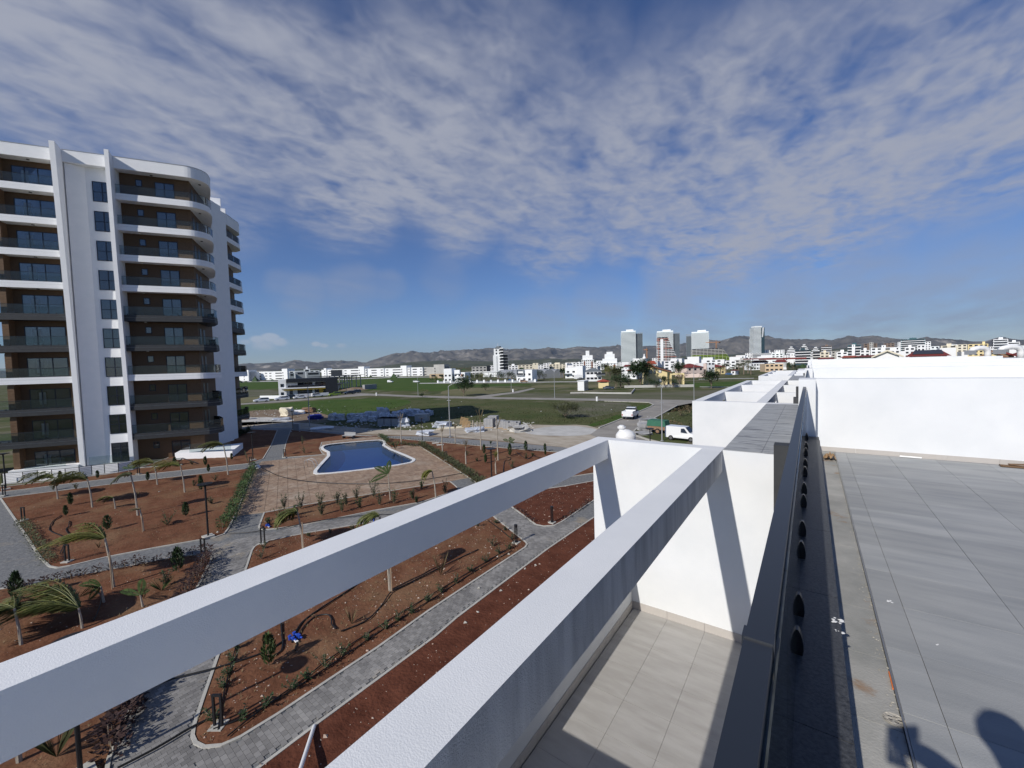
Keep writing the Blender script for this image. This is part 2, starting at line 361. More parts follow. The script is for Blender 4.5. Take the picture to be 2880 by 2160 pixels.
mat('lamp_white', (.85, .85, .8), rough=.4)
mat('roof_red', (.30, .055, .03), (.38, .085, .045), 3, .85)
mat('roof_red2', (.19, .035, .03), rough=.85)
mat('roof_dark', (.035, .038, .05), rough=.5)
mat('roof_grey', (.16, .18, .19), rough=.8)
mat('yellow_wall', (.80, .66, .36), rough=.85)
mat('yellow_paint', (.62, .40, .04), rough=.6)
mat('pink_wall', (.74, .60, .53), rough=.85)
mat('peach_wall', (.66, .50, .33), rough=.85)
mat('brick_brown', (.24, .10, .055), rough=.85)
mat('tower_white', (.84, .88, .88), rough=.6)
mat('tower_glass', (.06, .13, .145), rough=.25, spec=.6)
mat('tower_glass_dark', (.03, .06, .075), rough=.3, spec=.6)
mat('steel_green', (.30, .42, .08), rough=.8)
mat('scaff_pink', (.50, .26, .22), rough=.8)
mat('crane_orange', (.50, .24, .10), rough=.7)
mat('bark', (.16, .12, .085), (.26, .21, .16), 8, .95, .5, 30)
mat('bark_pale', (.42, .38, .32), (.30, .26, .21), 10, .95)
mat('stake', (.42, .30, .20), rough=.9)
mat('leaf_dark', (.020, .045, .014), (.035, .065, .020), 3, .75, rand=.35)
mat('leaf_mid', (.035, .070, .018), (.060, .095, .028), 3, .7, rand=.35)
mat('leaf_olive', (.060, .072, .026), (.095, .100, .045), 3, .8, rand=.35)
mat('leaf_yellow', (.20, .19, .035), (.11, .13, .03), 2, .7, rand=.35)
mat('palm_leaf', (.065, .085, .022), (.16, .165, .045), 2.0, .6, rand=.35)
mat('leaf_purple', (.030, .014, .014), (.055, .028, .022), 3, .8, rand=.35)
mat('leaf_dry', (.16, .12, .06), (.24, .19, .11), 3, .9, rand=.3)
mat('hose', (.010, .010, .010), rough=.5)
mat('blue_plastic', (.02, .07, .42), rough=.4)
mat('tarp_blue', (.02, .03, .30), rough=.6)
mat('tarp_green', (.03, .13, .085), (.045, .16, .10), 4, .7)
mat('plastic_wrap', (.62, .65, .70), (.45, .48, .54), 3, .35, 1.2, 7)
mat('white_plastic', (.80, .80, .79), rough=.35)
mat('block', (.30, .30, .31), (.36, .36, .36), 3, .95, .3, 30, rand=.08)
mat('wood_pallet', (.50, .33, .16), (.38, .25, .13), 3, .85)
mat('cardboard', (.30, .19, .10), (.40, .26, .14), 4, .9, .6, 20)
mat('car_white', (.78, .79, .80), rough=.25, spec=.5, coat=.6)
mat('car_black', (.012, .013, .018), rough=.2, spec=.5, coat=.6)
mat('car_green', (.20, .30, .02), rough=.3, spec=.5, coat=.5)
mat('car_blue', (.03, .12, .30), rough=.3, coat=.5)
mat('car_navy', (.02, .035, .055), rough=.25, coat=.6)
mat('tyre', (.014, .014, .014), rough=.9)
mat('rim', (.35, .35, .36), rough=.35, metal=.8)
mat('rust', (.22, .12, .07), (.30, .20, .13), 5, .9)
mat('tail_red', (.35, .01, .01), rough=.3)
mat('car_glass', (.02, .025, .03), rough=.08, spec=.7)
mat('galv', (.38, .39, .40), rough=.5, metal=.4)
mat('mountain', (.085, .080, .070), (.200, .180, .150), .0016, 1, 0, world=True, spec=.0, det=9, third=((.34, .31, .27), .0024, .58, .70), fac=(.42, .68))
mat('mountain_green', (.060, .072, .045), (.10, .10, .065), .003, 1, 0, world=True, spec=0, det=8, third=((.33, .30, .24), .002, .60, .68))
mat('plain', (.045, .060, .028), (.115, .105, .060), .004, 1, 0, world=True, spec=0, det=8, third=((.20, .17, .11), .0022, .55, .66))
mat('skin', (.45, .28, .20), rough=.6)
mat('shirt', (.05, .06, .09), rough=.9)
mat('trousers', (.03, .035, .05), rough=.9)
mat('hair', (.02, .015, .01), rough=.7)
mat('orange', (.75, .20, .05), rough=.7)
glassmat('balcony_glass', (.86, .91, .91), (.30, .37, .38), .96, fres=1.28)
glassmat('rail_glass', (.50, .55, .54), (.17, .19, .185), .62, rough=.04, dirt=.22)  # dirt film brightened, so its body colour also stands in for pale reflections
glassmat('pane', (.75, .80, .82), (.02, .03, .04), .82, fres=2.0)
glassmat('pane_dark', (.3, .34, .36), (.012, .02, .03), .35, fres=2.2)
def water_mat():
    m = bpy.data.materials.new('pool_water'); m.use_nodes = True; N = m.node_tree.nodes; L = m.node_tree.links; N.clear()
    o = N.new('ShaderNodeOutputMaterial'); mx = N.new('ShaderNodeMixShader'); fr = N.new('ShaderNodeFresnel'); fr.inputs[0].default_value = 1.33
    gl = N.new('ShaderNodeBsdfGlossy'); gl.inputs['Roughness'].default_value = .03; t = N.new('ShaderNodeBsdfTransparent'); t.inputs[0].default_value = (.75, .92, 1.0, 1)
    g = N.new('ShaderNodeNewGeometry'); n = N.new('ShaderNodeTexNoise'); n.inputs['Scale'].default_value = 3.2; n.inputs['Detail'].default_value = 3; b = N.new('ShaderNodeBump'); b.inputs['Strength'].default_value = .25; b.inputs['Distance'].default_value = .05
    L.new(g.outputs['Position'], n.inputs[0]); L.new(n.outputs[0], b.inputs['Height']); L.new(b.outputs[0], gl.inputs['Normal']); L.new(b.outputs[0], fr.inputs['Normal'])
    L.new(fr.outputs[0], mx.inputs[0]); L.new(t.outputs[0], mx.inputs[1]); L.new(gl.outputs[0], mx.inputs[2]); L.new(mx.outputs[0], o.inputs[0]); MATS['pool_water'] = m
water_mat()
# ================================================================ the low building under the camera
ZB = H-1.435; ZF = H-1.84; ZL = H-4.48; ZLED = H-1.50
def near_building():
    r = thing('terrace_apartment_building', 'low white apartment building with pergola beams and long white party walls, at the camera', 'building')
    b = MB(); b.box(-.102, -9, 0, 14, 70, ZF-.02); b.build('wall', 'plaster', r)
    for i, (y0, y1) in enumerate(((-7.9, 7.43), (15.35, 30.7), (38.2, 53.5))):
        b = MB(); b.box(-2.85, y0+.004, 0, -.105, y1-.004, ZL-.03)
        b.build('lower_storey', 'plaster', r)
        if i == 0:
            b = MB(); b.box(-2.85, y0+.3, ZL-.03, -2.62, 7.186, ZL+1.02); b.build('parapet', 'plaster', r)
            b = MB(); b.box(-2.75, 1.62, ZL-.02, -.107, 1.82, H-2.8); b.build('unseen_partition', 'plaster', r)  # unseen wall, height and place set so its shadow ends across this terrace
        for (x0, x1) in ((-3.33, -3.03), (-1.42, -1.12)):
            b = MB(); b.box(x0, y0+.24, ZB-.34, x1, y1-.242, ZB-.001)
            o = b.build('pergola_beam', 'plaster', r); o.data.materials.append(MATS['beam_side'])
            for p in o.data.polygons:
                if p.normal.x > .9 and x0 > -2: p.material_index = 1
        for (ya, yb, zz) in ((y0, y0+.24, 0), (y1-.24, y1, 0)):
            b = MB(); b.box(-3.335, ya, zz, -1.122 if True else 0, yb, ZB); b.box(-1.122, ya+.001, zz, -.104, yb-.001, ZB-.006); b.build('end_wall', 'plaster', r)
        if i > 0:
            for dy in (4.75, 10.1):
                yc = y0+dy; b = MB()
                b.box(-3.029, yc, ZB-.62, -1.421, yc+.24, ZB-.003); b.box(-1.119, yc, ZB-.62, -.32, yc+.24, ZB-.003); b.build('cross_beam', 'plaster', r)
    b = MB()
    for k in range(3):
        y = 7.19 if k == 0 else 7.19+22.9*k+.24
        b = MB(); b.box(-1.118, y+.002 if k == 0 else 30.7+22.85*(k-1), ZB-.22, -.12, 15.346 if k == 0 else 38.2+22.85*(k-1), ZB-.005); b.build('canopy', 'plaster', r)
    me = MB().box(-.2575, -.298, 0, .2575, .298, .008, skip=(0,)).mesh('tile', 'canopy_tile')
    for i in range(2):
        for j in range(13):
            inst('tile', me, r, (-.853+.52*i+.0, 7.50+.603*j, ZB-.004))
    sheetm = MB().box(-1.117, 30.72, ZB-.004, -.13, 38.19, ZB+.004, skip=(0,)).build('canopy_covering', 'canopy_tile', r)
    # party walls and their piers
    tops = [.437, .50, .575, .525, .43, .43]
    for k in range(6):
        y = 10.0+11.45*k; z1 = H-tops[k]
        b = MB(); b.box(.089, y, ZF-.02, 14, y+.28, z1); b.build('party_wall', 'plaster', r)
        b = MB(); b.box(-.18, y-.35, ZF-2.0, .087, y+.45, z1+.002); b.build('pier', 'plaster', r)
        b = MB(); b.box(.092, y-.012, ZF, 14, y-.001, ZF+.085)
        if k == 0:
            me = MB().box(-.298, -.006, 0, .298, .006, .085).mesh('skirting_tile', 'skirting')
            for j in range(15): inst('skirting_tile', me, r, (.40+.6*j, y-.007, ZF+.001))
    for q in ((-.42, 6.94, ZL, -.12, 7.188, H-1.25), (-.42, 15.4, ZL, -.14, 15.7, H-1.25), (-.36, 15.72, ZL, -.14, 16.0, H-.94), (-.42, 38.3, ZL, -.14, 38.6, H-1.25)): MB().box(*q).build('dark_pier', 'charcoal', r)
    # dark granite ledge of each roof terrace
    for k in range(3):
        y0 = -2.0 if k == 0 else 10.452+11.45*(k-1); y1 = 9.648+11.45*k
        b = MB(); b.box(-.10, y0, ZF-.5, .139, y1, ZLED-.02); b.build('ledge_wall', 'coping_dark', r)
        if k == 0:
            n = 0; y = -1.0
            me = MB().box(-.103, -.596, 0, .144, .596, .02).mesh('ledge_slab', 'granite')
            while y < 9.3: inst('ledge_slab', me, r, (0, y, ZLED-.02+.0005)); y += 1.196
        else: MB().box(-.103, y0, ZLED-.02, .144, y1, ZLED).build('ledge_slab', 'granite', r)
    # skirting of the lower terrace
    me = MB().box(-.298, -.006, 0, .298, .006, .13).mesh('skirting_tile', 'skirting')
    for j in range(4): inst('skirting_tile', me, r, (-2.30+.6*j, 7.183, ZL))
    me = MB().box(-.005, -.298, 0, .005, .298, .13).mesh('skirting_tile', 'skirting')
    for j in range(9): inst('skirting_tile', me, r, (-2.612, 6.88-.6*j, ZL)); inst('skirting_tile', me, r, (-.108, 6.88-.6*j, ZL))
    # rooftop vents behind the last party wall
    for (x, y, w, m) in ((8.2, 58.5, 2.2, 0), (11.2, 60, 2.6, 1)):
        pass
    return r
NB = near_building()
def floor_tiles(name, x0, x1, xj, y0, y1, yj, s, z, m, base, th=.009):
    f = MB().box(x0, y0, z-.05, x1, y1, z-th).build(name, base); f['kind'] = 'structure'
    xs = sorted({round(x0, 4), round(x1, 4)} | {round(xj+s*k, 4) for k in range(-40, 60) if x0 < xj+s*k < x1})
    ys = sorted({round(y0, 4), round(y1, 4)} | {round(yj+s*k, 4) for k in range(-40, 60) if y0 < yj+s*k < y1})
    cache = {}
    for a, b in zip(xs, xs[1:]):
        for c, d in zip(ys, ys[1:]):
            if b-a < .03 or d-c < .03: continue
            key = (round(b-a, 2), round(d-c, 2))
            if key not in cache: w, h = (b-a)/2-.0016, (d-c)/2-.0016; cache[key] = MB().box(-w, -h, -th, w, h, 0, skip=(0,)).mesh('tile', m)
            inst('tile', cache[key], f, ((a+b)/2, (c+d)/2, z+random.uniform(-.0006, .0006)))
    return f
floor_tiles('roof_terrace_floor', .392, 8.6, .555, .41, 9.985, .41, .6, ZF, 'tile_roof', 'grout_light')
floor_tiles('gutter_strip_floor', .146, .380, .38, .2, 9.98, .26, .6, ZF-.006, 'tile_strip', 'rubble')
floor_tiles('lower_terrace_floor', -2.606, -.108, -1.994, 1.83, 7.186, 6.886, .6, ZL, 'tile_terrace', 'grout_dark')
o = MB().box(.381, .2, ZF-.03, .390, 9.98, ZF+.004).build('edge_strip', 'metal_strip'); tag(o, 'thin metal edging strip between gutter channel and grey roof tiles', 'metal strip')
# mortar crumbs along the edging strip
b = MB()
for i in range(420):
    y = random.uniform(1.0, 9.9); x = .379-abs(random.gauss(0, .022)); s = random.uniform(.002, .007); b.rock((x, y, ZF-.004), s)
o = b.build('mortar_crumbs', 'rubble'); tag(o, 'crumbs of dried mortar along the metal edging', 'rubble', kind='stuff')
# floor drain
def drain():
    x, y = .352, 2.73
    t = thing('floor_drain', 'round crusted drain with small slots beside the metal edging', 'drain', (x, y, ZF-.005))
    MB().lathe([(.0, .001), (.040, .001), (.045, .004), (.045, 0)], n=20).build('cover', 'rubble', t)
    b = MB()
    for k in range(5):
        a = k*1.25; c = Vector((math.cos(a)*.02, math.sin(a)*.02, 0)); b.box(c.x-.008, c.y-.002, .0045, c.x+.008, c.y+.002, .0052)
    b.build('slot', 'clamp', t)
drain()
# orange dab, plaster blobs
o = MB().box(.374, 2.98, ZF-.004, .379, 3.13, ZF+.0055).build('orange_tape', 'orange'); tag(o, 'short orange scrap on the metal edging near the drain', 'tape')
def blob(c, r, name, label, m='white_plastic', n=6):
    b = MB()
    for _ in range(n): b.rock((c[0]+random.uniform(-r, r), c[1]+random.uniform(-r, r), c[2]), r*random.uniform(.3, .6), .25)
    o = b.build(name, m); tag(o, label, 'plaster splash'); return o
p = G(2352, 1745, ZLED); blob((p.x, p.y, ZLED), .028, 'plaster_splash', 'white plaster splash on the edge of the dark granite ledge', n=14)
p = G(2362, 1776, ZLED); blob((p.x-.004, p.y, ZLED), .018, 'plaster_splash', 'smaller white plaster drip at the lip of the dark granite ledge', n=9)
p = G(2640, 1813, ZF); blob((p.x, p.y, ZF), .012, 'plaster_chip', 'tiny white plaster chip lying on the grey roof tiles', n=4)
p = G(2507, 1693, ZF); blob((p.x, p.y, ZF), .020, 'plaster_chip', 'pale plaster smear on a tile joint left of the tiny chip', n=7)
def crumple():
    p = G(2327, 1290, ZF); b = MB(); n = 9; m = 7; g = {}
    for i in range(n):
        for j in range(m): g[i, j] = len(b.v); b.v.append((p.x-.05+i*.022+random.uniform(-.012, .012), p.y-.16+j*.055+random.uniform(-.02, .02), ZF+.01+random.uniform(0, .09)*math.sin(math.pi*i/(n-1))**.5+random.uniform(0, .02)))
    for i in range(n-1):
        for j in range(m-1): b.f += [(g[i, j], g[i+1, j], g[i+1, j+1]), (g[i, j], g[i+1, j+1], g[i, j+1])]
    tag(b.build('crumpled_paper', 'cardboard'), 'crumpled brown paper in the corner of the gutter channel', 'paper')
crumple()
a_, b_ = G(2530, 1283, ZF+.02), G(2592, 1288, ZF+.02)
o = MB().tube([a_, b_], .014, 8).build('plastic_pipe', 'white_plastic'); tag(o, 'short white pipe lying along the foot of the white wall', 'pipe')
def driftwood():
    a, c = G(2812, 1310, ZF+.01), G(2885, 1310, ZF+.01); b = MB()
    b.box(0, -.05, 0, .62, .05, .018, M=Matrix.Translation(a)@Matrix.Rotation(-.05, 4, 'Z')); b.box(.1, -.03, .02, .7, .03, .035, M=Matrix.Translation(a)@Matrix.Rotation(.12, 4, 'Z')@Matrix.Rotation(-.05, 4, 'Y'))
    tag(b.build('broken_board', 'brown_board'), 'broken brown board lying by the wall at the right edge', 'board')
driftwood()
# glass balustrades
def balustrade(k, y0, y1, label, detailed):
    t = thing('glass_balustrade', label, 'balustrade', (0, 0, 0), 0, 'glass balustrades on the roof terraces')
    b = MB(); b.box(-.108, y0, H-.60, -.058, y1, H-.57); o = b.build('handrail', 'dark_metal', t)
    if detailed:
        MB().box(-.112, .935, H-.604, -.056, .975, H-.566).build('rail_sleeve', 'dark_metal', t)
        js = [-1.2, .07, 1.37, 2.67, 3.94, 5.23, 6.53, 7.85, 9.0, y1]
        for a, c in zip(js, js[1:]):
            MB().box(-.060, a+.004, ZLED+.002, -.049, c-.004, H-.602).build('glass_panel', 'rail_glass', t)
        prof = [(0, 0)]+[(.046*math.sin(math.radians(a))**.6 if a < 90 else .046, .165*math.cos(math.radians(a))**.9) for a in (0, 15, 30, 45, 60, 75)]+[(.046, 0)]
        prof = [(0, 0), (.024, 0), (.028, .025), (.027, .055), (.022, .085), (.014, .11), (.006, .126), (0, .128)]
        me = MB().add([(p[0], -.022, p[1]) for p in prof]+[(p[0], .022, p[1]) for p in prof], [(i, (i+1)%8, 8+(i+1)%8, 8+i) for i in range(8)]+[tuple(range(7, -1, -1)), tuple(range(8, 16))]).mesh('glass_clamp', 'clamp')
        for y in (1.2, 1.58, 2.48, 2.86, 3.70, 4.17, 4.99, 5.47, 6.28, 6.77, 7.59, 8.1, 9.07): inst('glass_clamp', me, t, (-.049, y, ZLED+.002))
        MB().box(-.085, y0, ZLED-.35, -.064, y1, ZLED+.03).build('base_channel', 'dark_metal', t)
    else:
        n = int((y1-y0)/1.3)
        for i in range(n): MB().box(-.062, y0+(y1-y0)*i/n+.004, ZLED+.002, -.050, y0+(y1-y0)*(i+1)/n-.004, H-.602).build('glass_panel', 'rail_glass', t)
balustrade(0, -1.2, 9.60, 'long dark glass balustrade with black clamps running away from the camera', True)
balustrade(1, 10.5, 21.05, 'second glass balustrade, just behind the nearest white pier', False)
balustrade(2, 21.95, 32.5, 'third and farthest glass balustrade, behind the second white pier', False)
# gooseneck vents and tank far along the roof
def vents():
    for (x, w, lab, z0) in ((2757, 30, 'white gooseneck vent on the far roof, left one, with a boxy mouth', 0), (2845, 36, 'white gooseneck vent on the far roof, right one, wider arch', 0)):
        p = AT(x, 1000, 66); s = 66/FOC*1.15
        t = thing('roof_vent', lab, 'vent', (p.x, p.y, H-.75), YAW)
        W_ = w*s; pts = [(W_*.4, 0, 0), (W_*.4, 0, .55), (W_*.34, 0, .95), (W_*.15, 0, 1.12), (-W_*.15, 0, 1.12), (-W_*.42, 0, 1.0), (-W_*.5, 0, .7)]
        MB().tube(pts, .26, 10).build('duct', 'white_plastic', t, smooth=True)
        MB().box(-W_*.5-.4, -.3, .45, -W_*.5+.25, .3, .9).build('mouth', 'galv', t)
vents()
o = MB().box(6, 61, H-1.6, 20, 70, H-.72).build('roof_slab', 'conc_far'); tag(o, 'flat pale roof slab behind the farthest white wall', 'roof')
# white drain pipe lying over the soil strip below
def drainpipe():
    a = G(884, 2042, .07); c = Vector((-3.6, a.y-.2, .9)); d = (c-a); p1 = G(838, 2185, .5)
    b = MB(); b.tube([a, p1+(p1-a)*.6], .055, 12); tag(b.build('drain_pipe', 'white_plastic', smooth=False), 'white plastic drain pipe sticking up from the red soil beside the path', 'pipe')
drainpipe()
def person():
    fx, fy = .52, .10
    t = thing('person', 'person in dark clothes photographing with a phone held out over the railing', 'person', (fx, fy, ZF))
    hx, hy, hz = -fx+.0, -fy-.13, H-ZF-.03
    V = [(0, 0, 1.0), (0, .04, 1.18), (0, .08, 1.36), (0, .12, 1.52), (-.02, .15, 1.60), (-.04, .17, 1.69), (-.05, .19, 1.80),
         (-.20, .10, 1.52), (-.36, -.04, 1.72), (hx+.03, hy-.02, hz+.06), (.20, .1, 1.50), (.30, .05, 1.22), (.22, .22, 1.05),
         (.10, 0, .90), (.11, .02, .50), (.11, -.01, .08), (.12, .12, .04), (-.10, 0, .90), (-.11, .02, .50), (-.11, -.01, .08), (-.12, .12, .04)]
    Ed = [(0, 1), (1, 2), (2, 3), (3, 4), (4, 5), (5, 6), (3, 7), (7, 8), (8, 9), (3, 10), (10, 11), (11, 12), (0, 13), (13, 14), (14, 15), (15, 16), (0, 17), (17, 18), (18, 19), (19, 20)]
    Rr = [.16, .14, .16, .13, .06, .085, .09, .065, .05, .03, .07, .05, .04, .1, .065, .045, .04, .1, .065, .045, .04]
    me = bpy.data.meshes.new('body'); me.from_pydata(V, Ed, []); o = bpy.data.objects.new('body', me); COL.objects.link(o); o.parent = t
    me.materials.append(MATS['shirt']); sk = o.modifiers.new('skin', 'SKIN'); sk.use_smooth_shade = True
    for i, v in enumerate(me.skin_vertices[0].data): v.radius = (Rr[i], Rr[i]*(.8 if i < 4 else 1)); v.use_root = (i == 0)
    o.modifiers.new('sub', 'SUBSURF').levels = 2; o.modifiers['sub'].render_levels = 2
    b = MB(); b.lathe([(.0, 1.66), (.07, 1.70), (.10, 1.76), (.10, 1.82), (.07, 1.88), (0, 1.90)], (-.05, .19), 14); b.build('hair', 'hair', t, smooth=True)
    for i, (dx, l) in enumerate(((-.028, .062), (-.010, .07), (.008, .066), (.026, .052))):
        MB().tube([(hx+.03+dx, hy-.03, hz-.03), (hx+.03+dx, hy-.02, hz-.03+l*.6), (hx+.03+dx-.002, hy+.012, hz-.03+l)], .009, 6, .007).build('finger', 'skin', t)
    MB().tube([(hx+.06, hy-.04, hz-.02), (hx+.055, hy+.01, hz+.0), (hx+.04, hy+.03, hz+.02)], .011, 6, .008).build('thumb', 'skin', t)
    Mx = Matrix.Translation(Vector((0, 0, H))-Vector((fwd.x, fwd.y, 0))*.03+Vector((.05, .02, -.005)))@Matrix.Rotation(YAW, 4, 'Z')
    o = MB().box(-.075, -.008, -.037, .075, 0, .037, M=Mx).build('phone', 'clamp'); tag(o, 'black phone held sideways in the photographer\'s hand', 'phone')
person()
# ================================================================ the ten-storey apartment building on the left
TA = G(745*.3255, 860+1395*.3255); TROT = math.radians(59.5)
TM = Matrix.Translation(TA)@Matrix.Rotation(TROT, 4, 'Z')
def T2W(u, y, z=0): return TM@Vector((u, y, z))
def W2T(p): q = TM.inverted()@Vector((p[0], p[1], 0)); return q.x, q.y
TOWER_SHADOW_H = 36.2
def tower():
    r = thing('apartment_tower', 'ten storey apartment building with white fins, brown boarded walls and curved balconies', 'building', TA, TROT)
    S = 3.565; F = [-.1]+[3.5+S*k for k in range(9)]
    b = MB()
    b.prism([(-16, 2.3), (-8.4, 2.3), (-5.62, 1.8), (-.552, 1.8), (-.552, .83), (4.42, .83), (4.42, 1.6), (11.1, 1.6), (11.1, 9), (10.9, 21), (-16, 21)], 0, 35.2)
    # left flank seen under the slabs is open; keep the main block back from the pillar
    b = MB(); b.prism([(-5.6, 1.3), (-.556, 1.3), (-.556, 21), (-5.6, 21)], .02, 35.0); w = b.build('wall', 'brown_clad', r)
    b = MB(); b.prism([(-.553, .8), (4.40, .8), (4.40, 21), (-.553, 21)], 0, 35.0); b.build('wall', 'plaster_tower', r)
    b = MB(); b.prism([(4.403, 1.25), (11.22, 1.25), (11.22, 8.6), (11.9, 14.5), (12.3, 17.5), (12.1, 20.9), (4.403, 20.9)], .02, 35.0); b.build('wall', 'brown_clad', r)
    # slanted soft bend of the recess wall
    b = MB(); b.prism([(.0, .2), (.02, .2), (1.5, .78), (1.5, .797), (.0, .797)], 0, 34.83); b.build('recess_bend', 'plaster_tower', r)
    # brown pillar at the left
    b = MB(); b.box(-6.12, .3, 0, -5.602, 1.6, 35.0); b.build('pillar', 'brown_board', r)
    b = MB(); b.box(-9.6, 9, 0, -6.4, 21, 35); b.build('rear_wall', 'brown_clad', r)
    # fins, leaning outwards towards the top
    for (u0, u1, yt) in ((-.55, -.08, -1.45), (3.97, 4.37, -1.15)):
        b = MB(); b.sideprism([(-.02, 0), (-.30, 12), (-.72, 24), (yt*.85, 36.5), (.79, 36.0), (.79, 0)], u0, u1); b.build('fin', 'plaster_tower', r)
    MB().box(-.078, .08, 3.2, -.062, .14, 35).build('downpipe', 'metal_strip', r)
    # end walls on the right flank
    b = MB(); b.prism([(11.0, 8.0), (11.75, 9.9), (12.46, 12), (12.2, 12.9), (11.0, 12.9)], 0, 35.75); b.build('end_wall', 'plaster_tower', r)
    b = MB(); b.prism([(11.9, 12.92), (12.25, 13.0), (12.66, 14.1), (12.4, 14.7), (11.5, 14.7)], 0, 35.4); b.build('end_wall', 'plaster_tower', r)
    b = MB(); b.prism([(9.5, 12.2), (12.44, 12.3), (12.44, 12.5), (9.5, 12.5)], 35.76, 37.0); b.build('roof_upstand', 'plaster_tower', r)
    b = MB(); b.prism([(10.5, 14.25), (12.64, 14.3), (12.64, 14.5), (10.5, 14.5)], 35.41, 36.2); b.build('roof_upstand', 'plaster_tower', r)
    def arc(cx, cy, rr, a0, a1, n): return [(cx+rr*math.cos(math.radians(a0+(a1-a0)*i/n)), cy+rr*math.sin(math.radians(a0+(a1-a0)*i/n))) for i in range(n+1)]
    out_round = [(4.38, 0)]+arc(11.15, 2.0, 2.0, -90, 0, 10)+[(13.1, 3.2), (12.6, 5.5), (11.9, 8.2), (11.0, 9.0)]
    out_sharp = [(4.38, -.02), (12.05, -.02), (13.15, 1.05), (13.15, 2.6), (12.2, 5.4), (11.1, 6.6)]
    left = [(-14, 0), (-.56, 0)]
    rear = [(12.1, 14.2), (12.62, 14.7), (13.55, 18.6), (13.45, 20.2), (12.6, 21.4), (11.0, 21.6)]
    def band(name, line, z0, z1, m, th=.14, inset=0):
        b = MB(); n = len(line); P = [Vector(p) for p in line]; inn = []
        for i in range(n):
            t = (P[min(i+1, n-1)]-P[max(i-1, 0)]).normalized(); inn.append(P[i]+Vector((-t.y, t.x))*th)
        b.v += [(p.x, p.y, z) for z in (z0, z1) for p in P]+[(p.x, p.y, z) for z in (z0, z1) for p in inn]
        for i in range(n-1):
            b.f += [(i, i+1, n+i+1, n+i), (n+i, n+i+1, 3*n+i+1, 3*n+i), (2*n+i+1, 2*n+i, 3*n+i, 3*n+i+1), (i+1, i, 2*n+i, 2*n+i+1)]
        b.f += [(0, n, 3*n, 2*n), (n-1, 2*n+n-1, 3*n+n-1, n+n-1)]
        return b.build(name, m, r)
    def shrink(line, d):
        P = [Vector(p) for p in line]; n = len(P); q = []
        for i in range(n):
            t = (P[min(i+1, n-1)]-P[max(i-1, 0)]).normalized(); q.append(tuple(P[i]+Vector((-t.y, t.x))*d))
        return q
    for k in range(1, 10):
        z1 = F[k]; dark = k in (1, 2, 4, 5); z0 = z1-.74
        white_line = 'charcoal' if dark else 'plaster_tower'
        orr = out_sharp if dark else out_round
        for ln in (left, orr, rear):
            mid = z0+.47
            band('fascia', ln, z0, mid-.015, white_line, .1); band('fascia', shrink(ln, .02) if dark else shrink(ln, .015), mid, z1, white_line, .1)
            band('fascia_joint', shrink(ln, .035), mid-.016, mid+.001, 'lamp_white' if dark else 'grey_paint', .05)
        b = MB()
        b.prism(shrink(orr, .09)+[(8, 3), (4.405, 3)], z0+.02, z1-.05); b.build('balcony_slab', 'plaster_tower' if not dark else 'charcoal', r)
        MB().box(-13.9, .06, z0+.02, -.557, 3, z1-.05).build('balcony_slab', 'plaster_tower' if not dark else 'charcoal', r)
        b = MB(); b.prism(shrink(rear, .09)+[(10, 20)], z0+.02, z1-.05); b.build('balcony_slab', 'plaster_tower' if not dark else 'charcoal', r)
        # glass parapets
        for ln in (left, orr, rear):
            g = shrink(ln, .06); nn = len(g)
            for i in range(nn-1):
                a, c = Vector(g[i]), Vector(g[i+1]); L = (c-a).length
                if ln is orr and i == 0 or ln is left: m_ = 6 if ln is left else 4
                else: m_ = 1 if L < 1.9 else 2
                for j in range(m_):
                    p, q = a.lerp(c, j/m_), a.lerp(c, (j+1)/m_); d = (q-p).normalized()*.012; p = p+d; q = q-d; nr = Vector((-d.y, d.x)).normalized()*.012
                    bb = MB(); bb.prism([tuple(p), tuple(q), tuple(q+nr), tuple(p+nr)], z1-.02, z1+1.0); bb.build('glass_panel', 'balcony_glass', r)
            hb = MB(); hb.tube([(p[0], p[1], z1+1.02) for p in g], .02, 4); hb.build('handrail', 'dark_metal', r)
            if dark:
                hb = MB()
                for i in range(nn-1):
                    a, c = Vector(g[i]), Vector(g[i+1]); L = (c-a).length
                    for j in range(int(L/.65)):
                        p = a.lerp(c, (j+.5)/max(1, int(L/.65))); hb.box(p.x-.04, p.y-.05, z1, p.x+.04, p.y+.03, z1+.13)
                hb.build('glass_clamp', 'dark_metal', r)['kind'] = 'stuff'
    # roof parapets
    par = [(-14, 0), (-.56, 0)]; band('parapet', par, 34.86, 36.2, 'plaster_tower', .2)
    band('parapet', [(-.07, 0), (3.96, 0)], 34.86, 36.2, 'plaster_tower', .2); band('parapet', out_round, 34.86, 36.2, 'plaster_tower', .2); band('parapet', rear, 33.9, 35.5, 'plaster_tower', .2)
    for ln in (par, [(-.07, 0), (3.96, 0)], out_round, rear):
        z = 36.2 if ln is not rear else 35.5
        band('parapet_cap', shrink(ln, -.03), z+.001, z+.05, 'grey_paint', .3)
    b = MB(); b.prism(shrink(out_round, .19)+[(8, 6), (4.40, 6)], 34.88, 35.1); b.box(-13.9, .18, 34.88, -.56, 6, 35.1); b.box(-.07, .19, 34.88, 3.96, .82, 35.1); b.prism(shrink(rear, .19)+[(10, 20)], 33.92, 34.1); b.build('soffit', 'plaster_tower', r)
